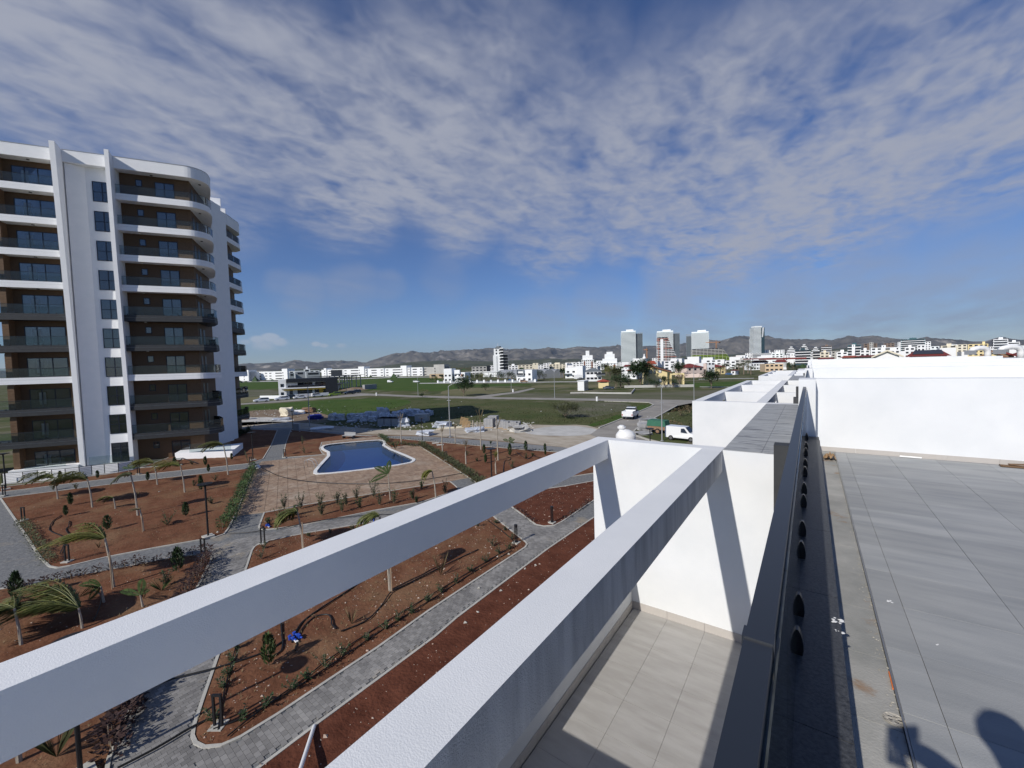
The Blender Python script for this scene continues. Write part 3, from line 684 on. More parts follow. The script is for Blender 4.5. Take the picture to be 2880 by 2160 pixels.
    # windows
    def window(u0, u1, z0, z1, y, muls, hor=None, curtain=None, room=True, recess=.05, fr=.07, nm='window', axis='x'):
        w = MB(); w.box(u0, y-recess, z0, u1, y-.002, z0+fr); w.box(u0, y-recess, z1-fr, u1, y-.002, z1); w.box(u0, y-recess, z0+fr, u0+fr, y-.002, z1-fr); w.box(u1-fr, y-recess, z0+fr, u1, y-.002, z1-fr)
        for m in muls: w.box(m-fr*.6, y-recess-.004, z0+fr, m+fr*.6, y-.003, z1-fr)
        if hor: w.box(u0+fr, y-recess-.002, hor-.035, u1-fr, y-.004, hor+.035)
        w = w.build(nm, 'window_frame', r)
        MB().box(u0+fr, y-.004-.0, z0+fr, u1-fr, y-.0015, z1-fr, skip=()).build('interior', curtain or 'room_dark', w)
        xs = [u0+fr]+[q for m in muls for q in (m-fr*.6, m+fr*.6)]+[u1-fr]
        for i in range(0, len(xs), 2): MB().box(xs[i], y-.022, z0+fr, xs[i+1], y-.014, z1-fr).build('pane', 'pane' if curtain or random.random() < .3 else 'pane_dark', w)
        return w
    cur = {0: 'room', 1: 'room', 2: 'room', 3: 'room', 4: 'curtain', 5: 'room', 6: 'curtain', 7: 'room', 8: 'room', 9: 'room'}
    for k in range(10):
        z0 = F[k]+.02; z1 = z0+2.2
        w = window(-4.87, -1.40, z0, z1, 1.3, (-3.82, -2.72), None, cur[k])
        # seen-through inner opening with bright glass
        MB().box(-4.22, 1.29, z0+.3, -3.42, 1.2935, z0+1.9).build('inner_frame', 'window_frame', w); MB().box(-4.10, 1.285, z0+.42, -3.86, 1.289, z0+1.8).build('inner_pane', 'lamp_white', w); MB().box(-3.74, 1.285, z0+.42, -3.52, 1.289, z0+1.8).build('inner_pane', 'curtain', w)
        window(7.78, 9.69, z0, z1, 1.25, (8.73,), None, 'curtain' if k in (4, 5, 7, 8, 2) else 'room')
        window(5.93, 6.55, z0+1.45, z0+2.25, 1.25, (), None, None)
        zr = .17+3.427*k; window(2.07, 4.12-.17, zr, zr+2.32, .8, (2.95,), zr+1.13 if k else None, 'curtain' if k in (4, 5) else None)
        if k: 
            # doors on the end wall of the right block
            for (ya, yb) in ((2.0, 2.7), (3.6, 4.4)):
                b = MB(); b.box(11.222, ya, z0, 11.26, yb, z0+2.15); b.build('window', 'window_frame', r)
        # same cladding as horizontal boards, the sunlit strip's lighter tone put into their colour
        me_n = 9
        for (u0, u1, yy) in ((9.75, 11.22, 1.25),):
            for j in range(me_n): MB().box(u0, yy-.03, z0+.02+j*.29, u1+.0, yy-.002, z0+.02+j*.29+.27).build('board', 'brown_board', r)
        for j in range(9): MB().box(-6.14, .27, z0+.02+j*.29, -5.60, .298, z0+.29+j*.29).build('board', 'brown_board', r)
        for j in range(9): MB().box(-1.33, 1.27, z0+.02+j*.29, -.57, 1.298, z0+.29+j*.29).build('board', 'brown_board', r)
        if k > 0:
            for (u, y) in ((6.1, .9), (-3.2, .7), (12.0, 2.2)): 
                if y: MB().cyl((u, y), .13, F[k]-.79 if k < 10 else 34.8, F[k]-.722, 10).build('ceiling_lamp', 'lamp_white' if u < 7 and u > 0 else 'dark_metal', r)
    for (u, y) in ((7.6, .9), (-3.2, .7), (12.2, 2.0)): MB().cyl((u, y), .14, 34.82, 34.878, 10).build('ceiling_lamp', 'dark_metal', r)
    # ground floor: white plinth and terrace, glass screens
    c1 = W2T(G(479, 1302)); c2 = W2T(G(655, 1291)); 
    b = MB(); b.prism([(c1[0], -.9), (c2[0]-.2, c2[1]+1.0), (c2[0]-.1, 3), (c1[0], 1.2)], 0, .85); b.build('plinth', 'plaster_tower', r)
    b = MB(); b.prism([(-6.3, -.35), (-.56, -.35), (-.56, 1.27), (-6.3, 1.27)], 0, .42); b.build('plinth', 'plaster_tower', r)
    b = MB(); b.prism([(-.05, -.4), (4.4, -.4), (4.4, .75), (-.05, .75)], 0, .12); b.build('entrance_slab', 'conc', r)
    a = Vector((c1[0], -.85)); q = Vector((c2[0]-.3, c2[1]+1.05))
    for i in range(4):
        p0, p1 = a.lerp(q, i/4), a.lerp(q, (i+1)/4); d = (p1-p0).normalized(); nr = Vector((-d.y, d.x))*.012
        if i == 0: continue
        MB().prism([tuple(p0+d*.02), tuple(p1-d*.02), tuple(p1-d*.02+nr), tuple(p0+d*.02+nr)], .85, 1.9).build('glass_panel', 'balcony_glass', r)
    for (u0, u1) in ((-5.0, -3.3), (-3.26, -1.6), (.4, 2.2), (2.24, 3.95)): MB().box(u0, -.3, .12 if u0 > 0 else .42, u1, -.288, 1.2 if u0 > 0 else 1.45).build('glass_panel', 'balcony_glass', r)
    # stepped planter wall in the rear right with hedge
    p = [W2T(G(661, 1240)), W2T(G(703, 1210)), W2T(G(704, 1225)), W2T(G(662, 1252))]
    return r
tower()
def ramp_fence():
    pts = [G(7, 1362), G(66, 1357), G(107, 1352), G(147, 1350), G(185, 1347), G(224, 1343), G(259, 1338), G(295, 1334), G(334, 1330), G(375, 1322)]
    r = thing('ramp_railing', 'dark metal post and rail fence along the white wall below the apartment tower', 'fence', pts[0])
    o = pts[0]; me = MB().box(-.03, -.03, 0, .03, .03, 1.1).mesh('post', 'dark_metal')
    for p in pts: inst('post', me, r, p-o)
    for z, rr in ((1.08, .028), (.9, .012), (.74, .012), (.58, .012), (.42, .012), (.26, .012)):
        MB().tube([(p-o)+Vector((0, 0, z)) for p in pts], rr, 4).build('rail', 'dark_metal', r)
    w = MB(); q = [p+Vector((-.55, .1, 0)) for p in pts]
    base = thing('retaining_wall', 'low white retaining wall behind the dark railing at the tower foot', 'wall', (0, 0, 0))
    for a, c in zip(q, q[1:]):
        d = (c-a).normalized(); n = Vector((-d.y, d.x, 0))*.2; w.prism([tuple(a)[:2], tuple(c)[:2], tuple(c+n)[:2], tuple(a+n)[:2]], 0, .95)
    w.build('wall_face', 'plaster_tower', base)
    w = MB()
    for a, c in zip(pts, pts[1:]):
        d = (c-a).normalized(); n = Vector((-d.y, d.x, 0))*.16; w.prism([tuple(a-n)[:2], tuple(c-n)[:2], tuple(c+n*.6)[:2], tuple(a+n*.6)[:2]], 0, .12)
    w.build('footing', 'conc', base)
ramp_fence()
# ================================================================ ground, roads, garden surfaces
def grounds():
    b = MB(); n = 24; R0 = 9500
    pts = [(R0*math.cos(2*math.pi*i/n), R0*math.sin(2*math.pi*i/n)) for i in range(n)]
    sheet('ground', pts, -.012, 'grass_ground')
grounds()
Z1, Z2, Z3, Z4, Z5 = -.008, -.004, 0.0, .004, .008
def field(name, px, m, z=Z1, it=2): return sheet(name, smooth_poly(gpoly(px), it), z, m)
field('field', [(560,1078),(640,1074),(860,1069),(1010,1062),(1120,1060),(1235,1063),(1320,1079),(1290,1096),(1270,1101),(1000,1098),(900,1086),(780,1094),(640,1096),(560,1100)], 'grass_lush')
field('field', [(640,1096),(780,1096),(786,1113),(640,1121),(560,1128)], 'grass_dry', Z2)
field('field', [(560,1122),(700,1112),(790,1115),(700,1133),(560,1142)], 'stubble', Z1)
field('field', [(1020,1140),(1160,1122),(1330,1128),(1560,1130),(1760,1130),(1820,1136),(1760,1168),(1680,1200),(1600,1215),(1480,1192),(1300,1180),(1120,1165),(980,1160)], 'grass_mid', Z1)
field('field', [(560,1150),(760,1135),(920,1124),(1100,1120),(1180,1130),(1040,1165),(900,1172),(760,1160),(620,1163)], 'grass_lush', Z2)
field('field', [(1240,1099),(1300,1092),(1400,1090),(1470,1094),(1420,1102),(1360,1110),(1240,1112)], 'stubble', Z2)
field('field', [(1500,1083),(1700,1080),(1700,1090),(1560,1089),(1490,1090)], 'stubble', Z2)
field('field', [(1270,1082),(1500,1078),(1490,1084),(1300,1090)], 'grass_lush', Z2)
field('field', [(1400,1114),(1440,1105),(1600,1108),(1960,1100),(2080,1092),(2200,1096),(2200,1126),(1960,1124),(1700,1122),(1500,1118)], 'grass_dry', Z1)
field('field', [(1905,1078),(2060,1074),(2140,1066),(2140,1086),(2000,1090),(1910,1088)], 'grass_lush', Z2)
field('field', [(1560,1132),(1700,1130),(1790,1136),(1740,1160),(1640,1178),(1570,1165)], 'grass_dry', Z2)
field('field', [(1795,1140),(1828,1138),(1836,1144),(1790,1162),(1740,1180),(1690,1196),(1640,1200),(1700,1180),(1755,1160)], 'grass_lush', Z3)
field('field', [(1792,1208),(1838,1180),(1905,1142),(1960,1134),(1960,1262),(1836,1237),(1790,1222)], 'grass_mid', Z2)
field('dirt_patch', [(640,1162),(760,1150),(880,1156),(940,1172),(900,1186),(760,1190),(650,1200),(560,1190)], 'dirt_brown', Z3)
field('gravel_patch', [(655,1176),(760,1172),(840,1180),(800,1188),(700,1196),(655,1200)], 'gravel_pale', Z4)
# roads
sheet('dirt_road', smooth_poly(gpoly([(500,1200),(680,1186),(830,1186),(1000,1204),(1200,1224-12),(1310,1194),(1420,1192),(1560,1196),(1640,1194),(1690,1206),(1790,1222),(1836,1238),(1960,1262),(1960,1330),(1700,1292),(1590,1262),(1400,1246),(1200,1234),(1000,1230),(820,1212),(500,1225)]), 1), Z4, 'dirt_road')
sheet('road_track', smooth_poly(gpoly([(840,1208),(1010,1222),(1200,1224),(1420,1240),(1620,1262),(1620,1267),(1400,1247),(1200,1232),(1000,1229),(830,1214)]), 1), Z5, 'dirt_brown')
sheet('gravel_patch', smooth_poly(gpoly([(1470,1214),(1520,1202),(1600,1196),(1670,1204),(1690,1214),(1640,1226),(1560,1226),(1490,1222)]), 2), Z5, 'gravel_pale')
sheet('road', gpoly([(990,1107),(999,1105),(1153,1112),(1300,1115),(1396,1117),(1560,1119.5),(1700,1121.5),(1938,1125),(2120,1129),(2120,1136),(1960,1132),(1938,1135),(1907,1141),(1870,1160),(1835,1181),(1792,1207),(1784,1216),(1790,1225),(1835,1240),(1700,1240),(1660,1222),(1687,1203),(1750,1178),(1831,1144),(1839,1139),(1826,1132.5),(1813,1131),(1700,1128),(1560,1125),(1260,1120),(1153,1116.5),(1060,1113),(990,1113)]), Z5+.004, 'asphalt')
sheet('road', gpoly([(1330,1116),(1400,1107),(1440,1103),(1470,1097),(1497,1091),(1506,1093),(1460,1105),(1420,1110),(1379,1116.2),(1396,1117.2)]), Z5+.008, 'asphalt')
sheet('road', gpoly([(500,1147),(654,1137),(780,1126),(925,1116),(995,1107),(1050,1111),(925,1120.5),(790,1131),(667,1139),(500,1152)]), Z5, 'asphalt')
sheet('road', gpoly([(640,1073),(900,1069),(1090,1061),(1225,1059),(1225,1060.5),(1090,1063),(900,1071),(640,1075.5)]), Z2, 'gravel_pale')
sheet('road', gpoly([(1180,1077),(1260,1076.2),(1400,1075),(1560,1073.2),(1690,1071.5),(1690,1073),(1560,1075),(1400,1077),(1260,1078.4),(1180,1079)]), Z3, 'gravel_pale')
sheet('road', gpoly([(1965,1065.8),(2120,1063),(2120,1064.5),(1965,1067.4)]), Z4, 'gravel_pale'); sheet('road', gpoly([(1968,1087.2),(2120,1088),(2120,1089.2),(1968,1088.6)]), Z4, 'gravel_pale')
sheet('sidewalk', gpoly([(700,1205),(815,1203),(1000,1222),(1069,1227),(1200,1228),(1400,1242),(1590,1259),(1760,1282),(1760,1302),(1569,1272),(1471,1265),(1200,1240),(1068,1229),(1000,1227),(815,1211),(690,1214)]), Z5+.012, 'paver_far')
kb = thing('road_kerb', 'grey concrete kerb along the left side of the asphalt road by the pickup', 'kerb')
kp = [G(*q) for q in ((1687,1204),(1750,1179),(1831,1144.5),(1840,1139),(1826,1132.5),(1700,1128.5))]
for a, c in zip(kp, kp[1:]):
    d = (c-a).normalized(); n = Vector((-d.y, d.x, 0))*.25; L = (c-a).length; m = max(1, int(L/2.2))
    for i in range(min(m, 22)):
        p, q = a.lerp(c, i/m), a.lerp(c, (i+.97)/m); MB().prism([tuple(p)[:2], tuple(q)[:2], tuple(q+n)[:2], tuple(p+n)[:2]], 0, .14).build('kerbstone', 'kerb', kb)
kb = thing('road_kerb', 'pale concrete kerb curving round the grass corner beside the trailer', 'kerb')
kp = smooth_poly(gpoly([(1907,1141),(1835,1181),(1792,1207),(1784,1216),(1790,1226),(1835,1241),(1950,1262)]), 0)
for a, c in zip(kp, kp[1:]):
    a, c = Vector(a), Vector(c); d = (c-a).normalized(); n = Vector((-d.y, d.x))*-.25; L = (c-a).length; m = max(1, int(L/1.6))
    for i in range(min(m, 22)):
        p, q = a.lerp(c, i/m), a.lerp(c, (i+.97)/m); MB().prism([tuple(p), tuple(q), tuple(q+n), tuple(p+n)], 0, .14).build('kerbstone', 'kerb', kb)
# garden: paving base, soil beds with kerbs, deck, pool
GARDEN = gpoly([(-500,1420),(-100,1392),(12,1380),(706,1303),(742,1290),(782,1208),(817,1208),(1069,1229),(1200,1240),(1471,1265),(1569,1272),(1760,1302),(1900,1330)])+[(-3.2, 30), (-3.0, 3), (-3.0, -9), (-30, -12), (-60, -8)]
sheet('garden_path', GARDEN, Z5+.016, 'paver_base')
BEDS = {
 'tower': ([(-160,1396),(12,1384),(390,1337),(704,1304),(738,1292),(762,1252),(779,1211),(700,1208),(640,1215),(560,1250),(470,1290),(375,1322),(300,1336),(15,1370),(-160,1388)], 'soil'),
 'behind pool': ([(796,1288),(806,1245),(819,1210),(1000,1226),(1067,1229),(1067,1226.5),(903,1245),(902,1252),(897,1262),(905,1276),(911,1279)], 'soil'),
 'left': ([(4,1402),(374,1356),(690,1320),(708,1316),(712,1322),(690,1375),(664,1440),(640,1488),(628,1504),(605,1512),(430,1543),(300,1568),(200,1592),(165,1598),(143,1594),(118,1570),(60,1482)], 'soil'),
 'lower left': ([(-60,1668),(60,1653),(110,1642),(330,1601),(500,1568),(585,1561),(593,1572),(560,1640),(510,1720),(440,1850),(400,1930),(350,2010),(300,2140),(270,2300),(-300,2300),(-300,1700)], 'soil'),
 'shrub': ([(745,1444),(854,1423),(1023,1395),(1264,1356),(1272,1362),(1290,1378),(1186,1413),(1056,1436),(867,1475),(776,1488),(743,1491),(734,1488),(731,1482)], 'soil'),
 'main': ([(694,1604),(711,1551),(718,1540),(730,1532),(763,1522),(860,1502),(1023,1475),(1330,1412),(1345,1418),(1382,1451),(1476,1527),(1480,1533),(1475,1541),(1330,1636),(1200,1722),(1060,1823),(923,1914),(780,2010),(676,2074),(624,2097),(578,2101),(556,2090),(548,2072),(552,2043),(575,1972),(624,1828),(660,1710)], 'soil'),
 'junction': ([(1432,1420),(1509,1477),(1529,1481),(1558,1479),(1578,1469),(1669,1408),(1800,1326),(1667,1355),(1591,1369),(1535,1377),(1460,1398)], 'soil_red'),
 'sapling': ([(1074,1231),(1200,1242),(1471,1266),(1569,1273),(1750,1302),(1740,1322),(1667,1332),(1600,1342),(1400,1374),(1345,1362),(1322,1345),(1173,1250),(1101,1260),(1090,1252)], 'soil'),
}
BEDW = {}
from mathutils import noise as mnoise
def soil_h(x, y): return max(.002, .03*mnoise.noise(Vector((x*.35, y*.35, 1)))+.05*mnoise.noise(Vector((x*1.5, y*1.5, 3)))+.03)
def soil_bed(key, poly, m, z=.045, seg=.4):
    """a soil sheet with gentle clods, at real heights"""
    bm = bmesh.new(); vs = [bm.verts.new((p[0], p[1], 0)) for p in poly]; f = bm.faces.new(vs); bmesh.ops.triangulate(bm, faces=[f])
    for _ in range(6):
        ed = [e for e in bm.edges if e.calc_length() > seg*(1.0 if key in ('main',) else 1.6)]
        if not ed: break
        bmesh.ops.subdivide_edges(bm, edges=ed, cuts=1); bmesh.ops.triangulate(bm, faces=bm.faces[:])
    from mathutils import noise
    for v in bm.verts:
        h = .0 if v.is_boundary else soil_h(v.co.x, v.co.y)
        v.co.z = z+h
    for f in bm.faces:
        if f.normal.z < 0: f.normal_flip()
        f.smooth = True
    me = bpy.data.meshes.new('soil_bed'); bm.to_mesh(me); bm.free(); me.materials.append(MATS[m]); o = bpy.data.objects.new('soil_bed', me); COL.objects.link(o); o['kind'] = 'structure'
    return o
for k, (px, m) in BEDS.items():
    w = gpoly(px); BEDW[k] = w; so_ = soil_bed(k, w, m)
    o_, i_ = offset(w, .0), None
    outer, inner = offset(w, -.10); outer2, inner2 = offset(w, .0)
    kb = MB(); ring(kb, inner, inner2, .0, .075)
    q = kb.build('kerb', 'kerb', so_)
B8 = gpoly([(1669,1456),(1539,1545),(1281,1740),(1220,1793),(1060,1912),(900,2030),(725,2162),(600,2262)])
B8W = [tuple(p) for p in B8]+[(B8[-1][0]+1, -4), (-2.86, -6), (-2.86, 30), (-4, 32)]
o = soil_bed('strip', B8W, 'soil_red'); BEDW['strip'] = B8W
kb = MB(); 
for a, c in zip(B8, B8[1:]):
    a, c = Vector(a), Vector(c); d = (c-a).normalized(); n = Vector((-d.y, d.x))*.10
    kb.prism([tuple(a), tuple(c), tuple(c+n), tuple(a+n)], 0, .075)
kb.build('kerb', 'kerb', o)
# stones on the beds
def stones():
    b = MB()
    for key, n in (('strip', 900), ('main', 1300), ('junction', 420), ('lower left', 300), ('sapling', 160), ('shrub', 60), ('left', 120)):
        P = BEDW[key]; xs = [p[0] for p in P]; ys = [p[1] for p in P]; c = 0; t = 0
        while c < n and t < n*20:
            t += 1; x = random.uniform(min(xs), max(xs)); y = random.uniform(max(-3, min(ys)), max(ys))
            if not inside((x, y), P): continue
            c += 1; b.rock((x, y, .05+soil_h(x, y)), min(.09, .014+random.expovariate(1/.013)))
    o = b.build('stones', 'stone'); tag(o, 'small pale stones scattered over the red soil beds', 'stones', kind='stuff')
    for i, (x, y) in enumerate(((1346,1655),(1398,1568),(1430,1560),(1476,1601),(1505,1591),(1343,1723),(1408,1662),(1308,1752),(1657,1405),(1590,1368),(447,1384),(612,1497))):
        p = G(x, y, .05); labs = ['white stone in the red strip below the path, lowest of the row', 'pale block on the kerb line below the round bollard', 'pale concrete block just right of the one below the bollard',
            'white stone at the kerb of the red strip, left of a smaller one', 'tan stone in the red strip right of the kerb stone', 'square pale stone near the lower kerb of the paved path', 'long pale stone lying in the red strip', 'small tan stone in the red strip near the beam',
            'pale stone at the right end of the junction bed kerb', 'pale stone at the top edge of the junction bed', 'white stone in the narrow bed at the tower foot', 'pale stone by the kerb at the hedge foot']
        bb = MB(); bb.rock((0, 0, 0), .09, .8); bb.rock((.02, .01, .02), .08, .8); q = bb.build('stone', 'kerb', loc=(p.x, p.y, .06)); tag(q, labs[i], 'stone')
stones()
# pavers near the camera, one by one
def pavers():
    dirn = (G(1477, 1600)-G(700, 2110)); ang = math.atan2(dirn.y, dirn.x)
    cells = []
    for zone, an, (L, Wd), org in ((0, ang+math.pi/2, (.21, .15), G(700, 2090)), (1, ang+.05, (.21, .15), G(400, 2000))):
        ca, sa = math.cos(an), math.sin(an)
        for i in range(-150, 151):
            for j in range(-190, 191):
                lx = (i+(.5 if j%2 else 0))*L; ly = j*Wd
                x, y = org.x+ca*lx-sa*ly, org.y+sa*lx+ca*ly
                if y < -1 or y > 24 or x < -34 or x > -5: continue
                if (x*x+y*y) > 31**2: continue
                a0, a1 = G(560, 2110), G(716, 1550); side = (a1.x-a0.x)*(y-a0.y)-(a1.y-a0.y)*(x-a0.x)
                near_path = side < 0 and not (x < a0.x-1.2)
                if (zone == 0) != near_path: continue
                cells.append((math.hypot(x, y), x, y, an, zone))
    keep = []
    for c in cells:
        p = (c[1], c[2])
        if not inside(p, GARDEN): continue
        ca, sa = math.cos(c[3]), math.sin(c[3]); bad = False
        for (dx, dy) in ((.1, .07), (-.1, .07), (.1, -.07), (-.1, -.07)):
            q = (p[0]+ca*dx-sa*dy, p[1]+sa*dx+ca*dy)
            if any(inside(q, BEDW[k]) for k in ('main', 'strip', 'lower left', 'left', 'shrub', 'junction')) or inside(q, DECKW): bad = True; break
        if not bad: keep.append(c)
    def vis(c):
        d = Vector((c[1], c[2], 0))-CAM; w = d.dot(fwd)
        if w <= 0: return False
        x, y = 1440+FOC*d.dot(RT)/w, 1080-FOC*d.dot(UP)/w
        return 0 <= x <= 2880 and 0 <= y <= 2160
    keep.sort(key=lambda c: (not vis(c), c[0]))
    root = bpy.data.objects['garden_path']; z = Z5+.016
    me = MB().box(-.1015, -.0715, 0, .1015, .0715, .022, skip=(0,)).mesh('paver', 'paver')
    for c in keep[:290]: inst('paver', me, root, (c[1], c[2], z+random.uniform(0, .003)), c[3])
    b = MB()
    for c in keep[290:]:
        M_ = Matrix.Translation((c[1], c[2], z))@Matrix.Rotation(c[3], 4, 'Z'); b.box(-.1015, -.0715, 0, .1015, .0715, .022+random.uniform(0, .004), M=M_, skip=(0,))
    o = b.build('pavers', 'paver', root); o['kind'] = 'stuff'
DECKW = gpoly([(735,1299),(910,1280),(897,1262),(903,1245),(1069,1227),(1095,1258),(1101,1259),(1173,1249),(1322,1344),(1264,1355),(1023,1394),(854,1422),(743,1443),(662,1453),(690,1392),(717,1322)])
POOL_O = smooth_poly(gpoly([(897,1262),(912,1252),(973,1245),(1063,1238),(1080,1238.5),(1087,1245),(1081,1256),(1166,1290),(1170,1296),(1155,1305),(1020,1324),(893,1337),(877,1332),(895,1310),(927,1277)]), 1)
pavers()
def deck():
    o, _ = None, None
    d = sheet('pool_deck', DECKW, Z5+.022, 'deck_base')
    # the pool is cut into the deck: deck sheet is re-made with a hole
    bpy.data.objects.remove(d)
    ccw, inn = offset(POOL_O, .36)
    bm = bmesh.new(); ring1 = [bm.verts.new((p[0], p[1], Z5+.022)) for p in DECKW]; ring2 = [bm.verts.new((p[0], p[1], Z5+.022)) for p in offset(POOL_O, .12)[1]]
    es = [bm.edges.new((R_[i], R_[(i+1)%len(R_)])) for R_ in (ring1, ring2) for i in range(len(R_))]
    bmesh.ops.triangle_fill(bm, use_beauty=True, edges=es, normal=(0, 0, 1))
    me = bpy.data.meshes.new('pool_deck'); bm.to_mesh(me); bm.free(); me.materials.append(MATS['deck_base']); d = bpy.data.objects.new('pool_deck', me); COL.objects.link(d); d['kind'] = 'structure'
    a, c = G(743, 1443), G(1264, 1355); an = math.atan2((c-a).y, (c-a).x); ca, sa = math.cos(an), math.sin(an); s = .80; cells = []
    for i in range(-30, 60):
        for j in range(-10, 45):
            x, y = a.x+ca*(i+.5)*s-sa*(j+.55)*s, a.y+sa*(i+.5)*s+ca*(j+.55)*s
            cs = [(x+ca*dx-sa*dy, y+sa*dx+ca*dy) for dx, dy in ((.39, .39), (-.39, .39), (.39, -.39), (-.39, -.39), (0, 0))]
            if all(inside(q, DECKW) for q in cs) and not any(inside(q, ccw) for q in cs): cells.append((math.hypot(x, y), x, y))
            elif inside((x, y), DECKW):
                # edge cells are split into quarters so that the paving runs up to the borders
                for (ex, ey) in ((.2, .2), (-.2, .2), (.2, -.2), (-.2, -.2)):
                    qx, qy = x+ca*ex-sa*ey, y+sa*ex+ca*ey; c4 = [(qx+ca*dx-sa*dy, qy+sa*dx+ca*dy) for dx, dy in ((.19, .19), (-.19, .19), (.19, -.19), (-.19, -.19))]
                    if all(inside(q, DECKW) for q in c4) and not any(inside(q, ccw) for q in c4): cells.append((999, qx, qy))
    cells.sort(); z = Z5+.022
    me = MB().box(-.385, -.385, 0, .385, .385, .018, skip=(0,)).mesh('tile', 'deck_tile')
    for c in [c for c in cells if c[0] < 999][:295]: inst('tile', me, d, (c[1], c[2], z), an)
    b = MB()
    for c in [c for c in cells if c[0] < 999][295:]: b.box(-.385, -.385, 0, .385, .385, .018, M=Matrix.Translation((c[1], c[2], z))@Matrix.Rotation(an, 4, 'Z'), skip=(0,))
    for c in [c for c in cells if c[0] >= 999]: b.box(-.19, -.19, 0, .19, .19, .018, M=Matrix.Translation((c[1], c[2], z))@Matrix.Rotation(an, 4, 'Z'), skip=(0,))
    o = b.build('tiles', 'deck_tile', d); o['kind'] = 'stuff'
    # pool
    p = thing('swimming_pool', 'blue swimming pool with white coping and angular outline on the beige deck', 'pool', (0, 0, 0))
    b = MB(); ring(b, ccw, inn, 0, .09); b.build('coping', 'pool_coping', p)
    b = MB(); n = len(inn); i2 = offset(POOL_O, .37)[1]
    b.v += [(q[0], q[1], z_) for z_ in (-1.0, .07) for q in inn]; b.f += [((i+1)%n, i, n+i, n+(i+1)%n) for i in range(n)]; b.build('wall', 'pool_tile_dark', p)
    f = sheet('floor', inn, -.99, 'pool_floor', None); f.parent = p
    deep = [Vector(G(x, y, -.95)[:]) for x, y in ((905,1250),(960,1262),(975,1285),(958,1318),(915,1345),(870,1345),(880,1300),(890,1262))]
    f = sheet('deep_floor', smooth_poly([(q.x, q.y) for q in deep], 2), -.986, 'pool_deep', None); f.parent = p
    w = sheet('water', inn, -.03, 'pool_water', None); w.parent = p; w['kind'] = 'structure'
    # the garden path sheet and the ground lie under the pool: cut the same hole in them
    for nm in ('garden_path', 'ground'):
        g = bpy.data.objects[nm]; zz = g.data.vertices[0].co.z
        outl = GARDEN if nm == 'garden_path' else [tuple(v.co[:2]) for v in g.data.vertices]
        bm = bmesh.new(); r1 = [bm.verts.new((q[0], q[1], zz)) for q in outl]; r2 = [bm.verts.new((q[0], q[1], zz)) for q in offset(POOL_O, .12)[1]]
        es = [bm.edges.new((R_[i], R_[(i+1)%len(R_)])) for R_ in (r1, r2) for i in range(len(R_))]
        bmesh.ops.triangle_fill(bm, use_beauty=True, edges=es, normal=(0, 0, 1))
        for fc in bm.faces:
            if fc.normal.z < 0: fc.normal_flip()
        m_ = g.data.materials[0]; me = bpy.data.meshes.new(nm); bm.to_mesh(me); bm.free(); me.materials.append(m_); g.data = me
    # ladder
    L = G(855, 1316); D_ = (G(905, 1316)-L).normalized(); Pp = Vector((-D_.y, D_.x, 0))
    t = thing('pool_ladder', 'curved steel handrails at the left edge of the pool', 'ladder', (0, 0, 0))
    for k in (-.28, .28):
        o0 = L+Pp*k+D_*.25; pts = [o0, o0+Vector((0, 0, .75)), o0+D_*.12+Vector((0, 0, .9)), o0+D_*.5+Vector((0, 0, .98)), o0+D_*.9+Vector((0, 0, .85)), o0+D_*1.15+Vector((0, 0, .4)), o0+D_*1.2+Vector((0, 0, -.5))]
        MB().tube(pts, .03, 8).build('handrail', 'galv', t, smooth=True)
    for z_ in (-.1, -.35): MB().tube([L+D_*1.44-Pp*.28+Vector((0, 0, z_)), L+D_*1.44+Pp*.28+Vector((0, 0, z_))], .02, 6).build('step', 'galv', t)
    # hose line across the deck
deck()
def hose(px, name, label, m='hose', r=.022, z=.125, wob=0):
    pts = [G(x, y, z) for x, y in px]; q = []
    for i in range(len(pts)-1):
        p0, p1, p2, p3 = pts[max(0, i-1)], pts[i], pts[i+1], pts[min(len(pts)-1, i+2)]
        for k in range(6):
            t = k/6; q.append(.5*((2*p1)+(p2-p0)*t+(2*p0-5*p1+4*p2-p3)*t*t+(3*p1-p0-3*p2+p3)*t**3))
    q.append(pts[-1]); tag(MB().tube(q, r, 6).build(name, m), label, 'hose' if name == 'hose' else name)
hose([(700,1298),(722,1306),(745,1320),(790,1340),(860,1353),(950,1359),(1060,1360),(1150,1354),(1230,1343),(1300,1330)], 'hose', 'thin dark hose curving across the pool deck below the pool', r=.03)
hose([(0,1914+24),(250,1936),(405,1932),(500,1905),(615,1876),(740,1835),(800,1800)], 'hose', 'dark hose crossing the lower left path towards the small cypress', r=.03)
hose([(330,2160),(440,2103),(548,2040),(620,2008)], 'hose', 'dark hose crossing the paving at the bottom beside the bollard', r=.03)
hose([(790,1750),(793,1790),(795,1805),(790,1830),(760,1850)], 'hose', 'black irrigation pipe coming down beside the blue valves', r=.03)
hose([(1050,1606),(980,1660),(900,1712),(850,1750),(825,1790),(822,1806)], 'hose', 'long black irrigation pipe bending down to the blue valves', r=.035)
hose([(830,1830),(838,1795),(852,1765),(885,1735),(920,1728),(932,1740),(933,1755),(945,1768)], 'hose', 'black irrigation pipe looping right of the blue valves', r=.028)
hose([(960,1775),(1030,1745),(1075,1700),(1100,1665),(1150,1640),(1260,1585),(1345,1545)], 'hose', 'black pipe running to the staked palm trunk from the dry grass tuft', r=.028)
hose([(640,2070),(740,1990),(860,1905),(930,1850),(1080,1752),(1200,1680),(1300,1620),(1400,1560),(1445,1530),(1420,1500),(1370,1462)], 'hose', 'upper drip line running through the low plants along the main bed edge', r=.022)
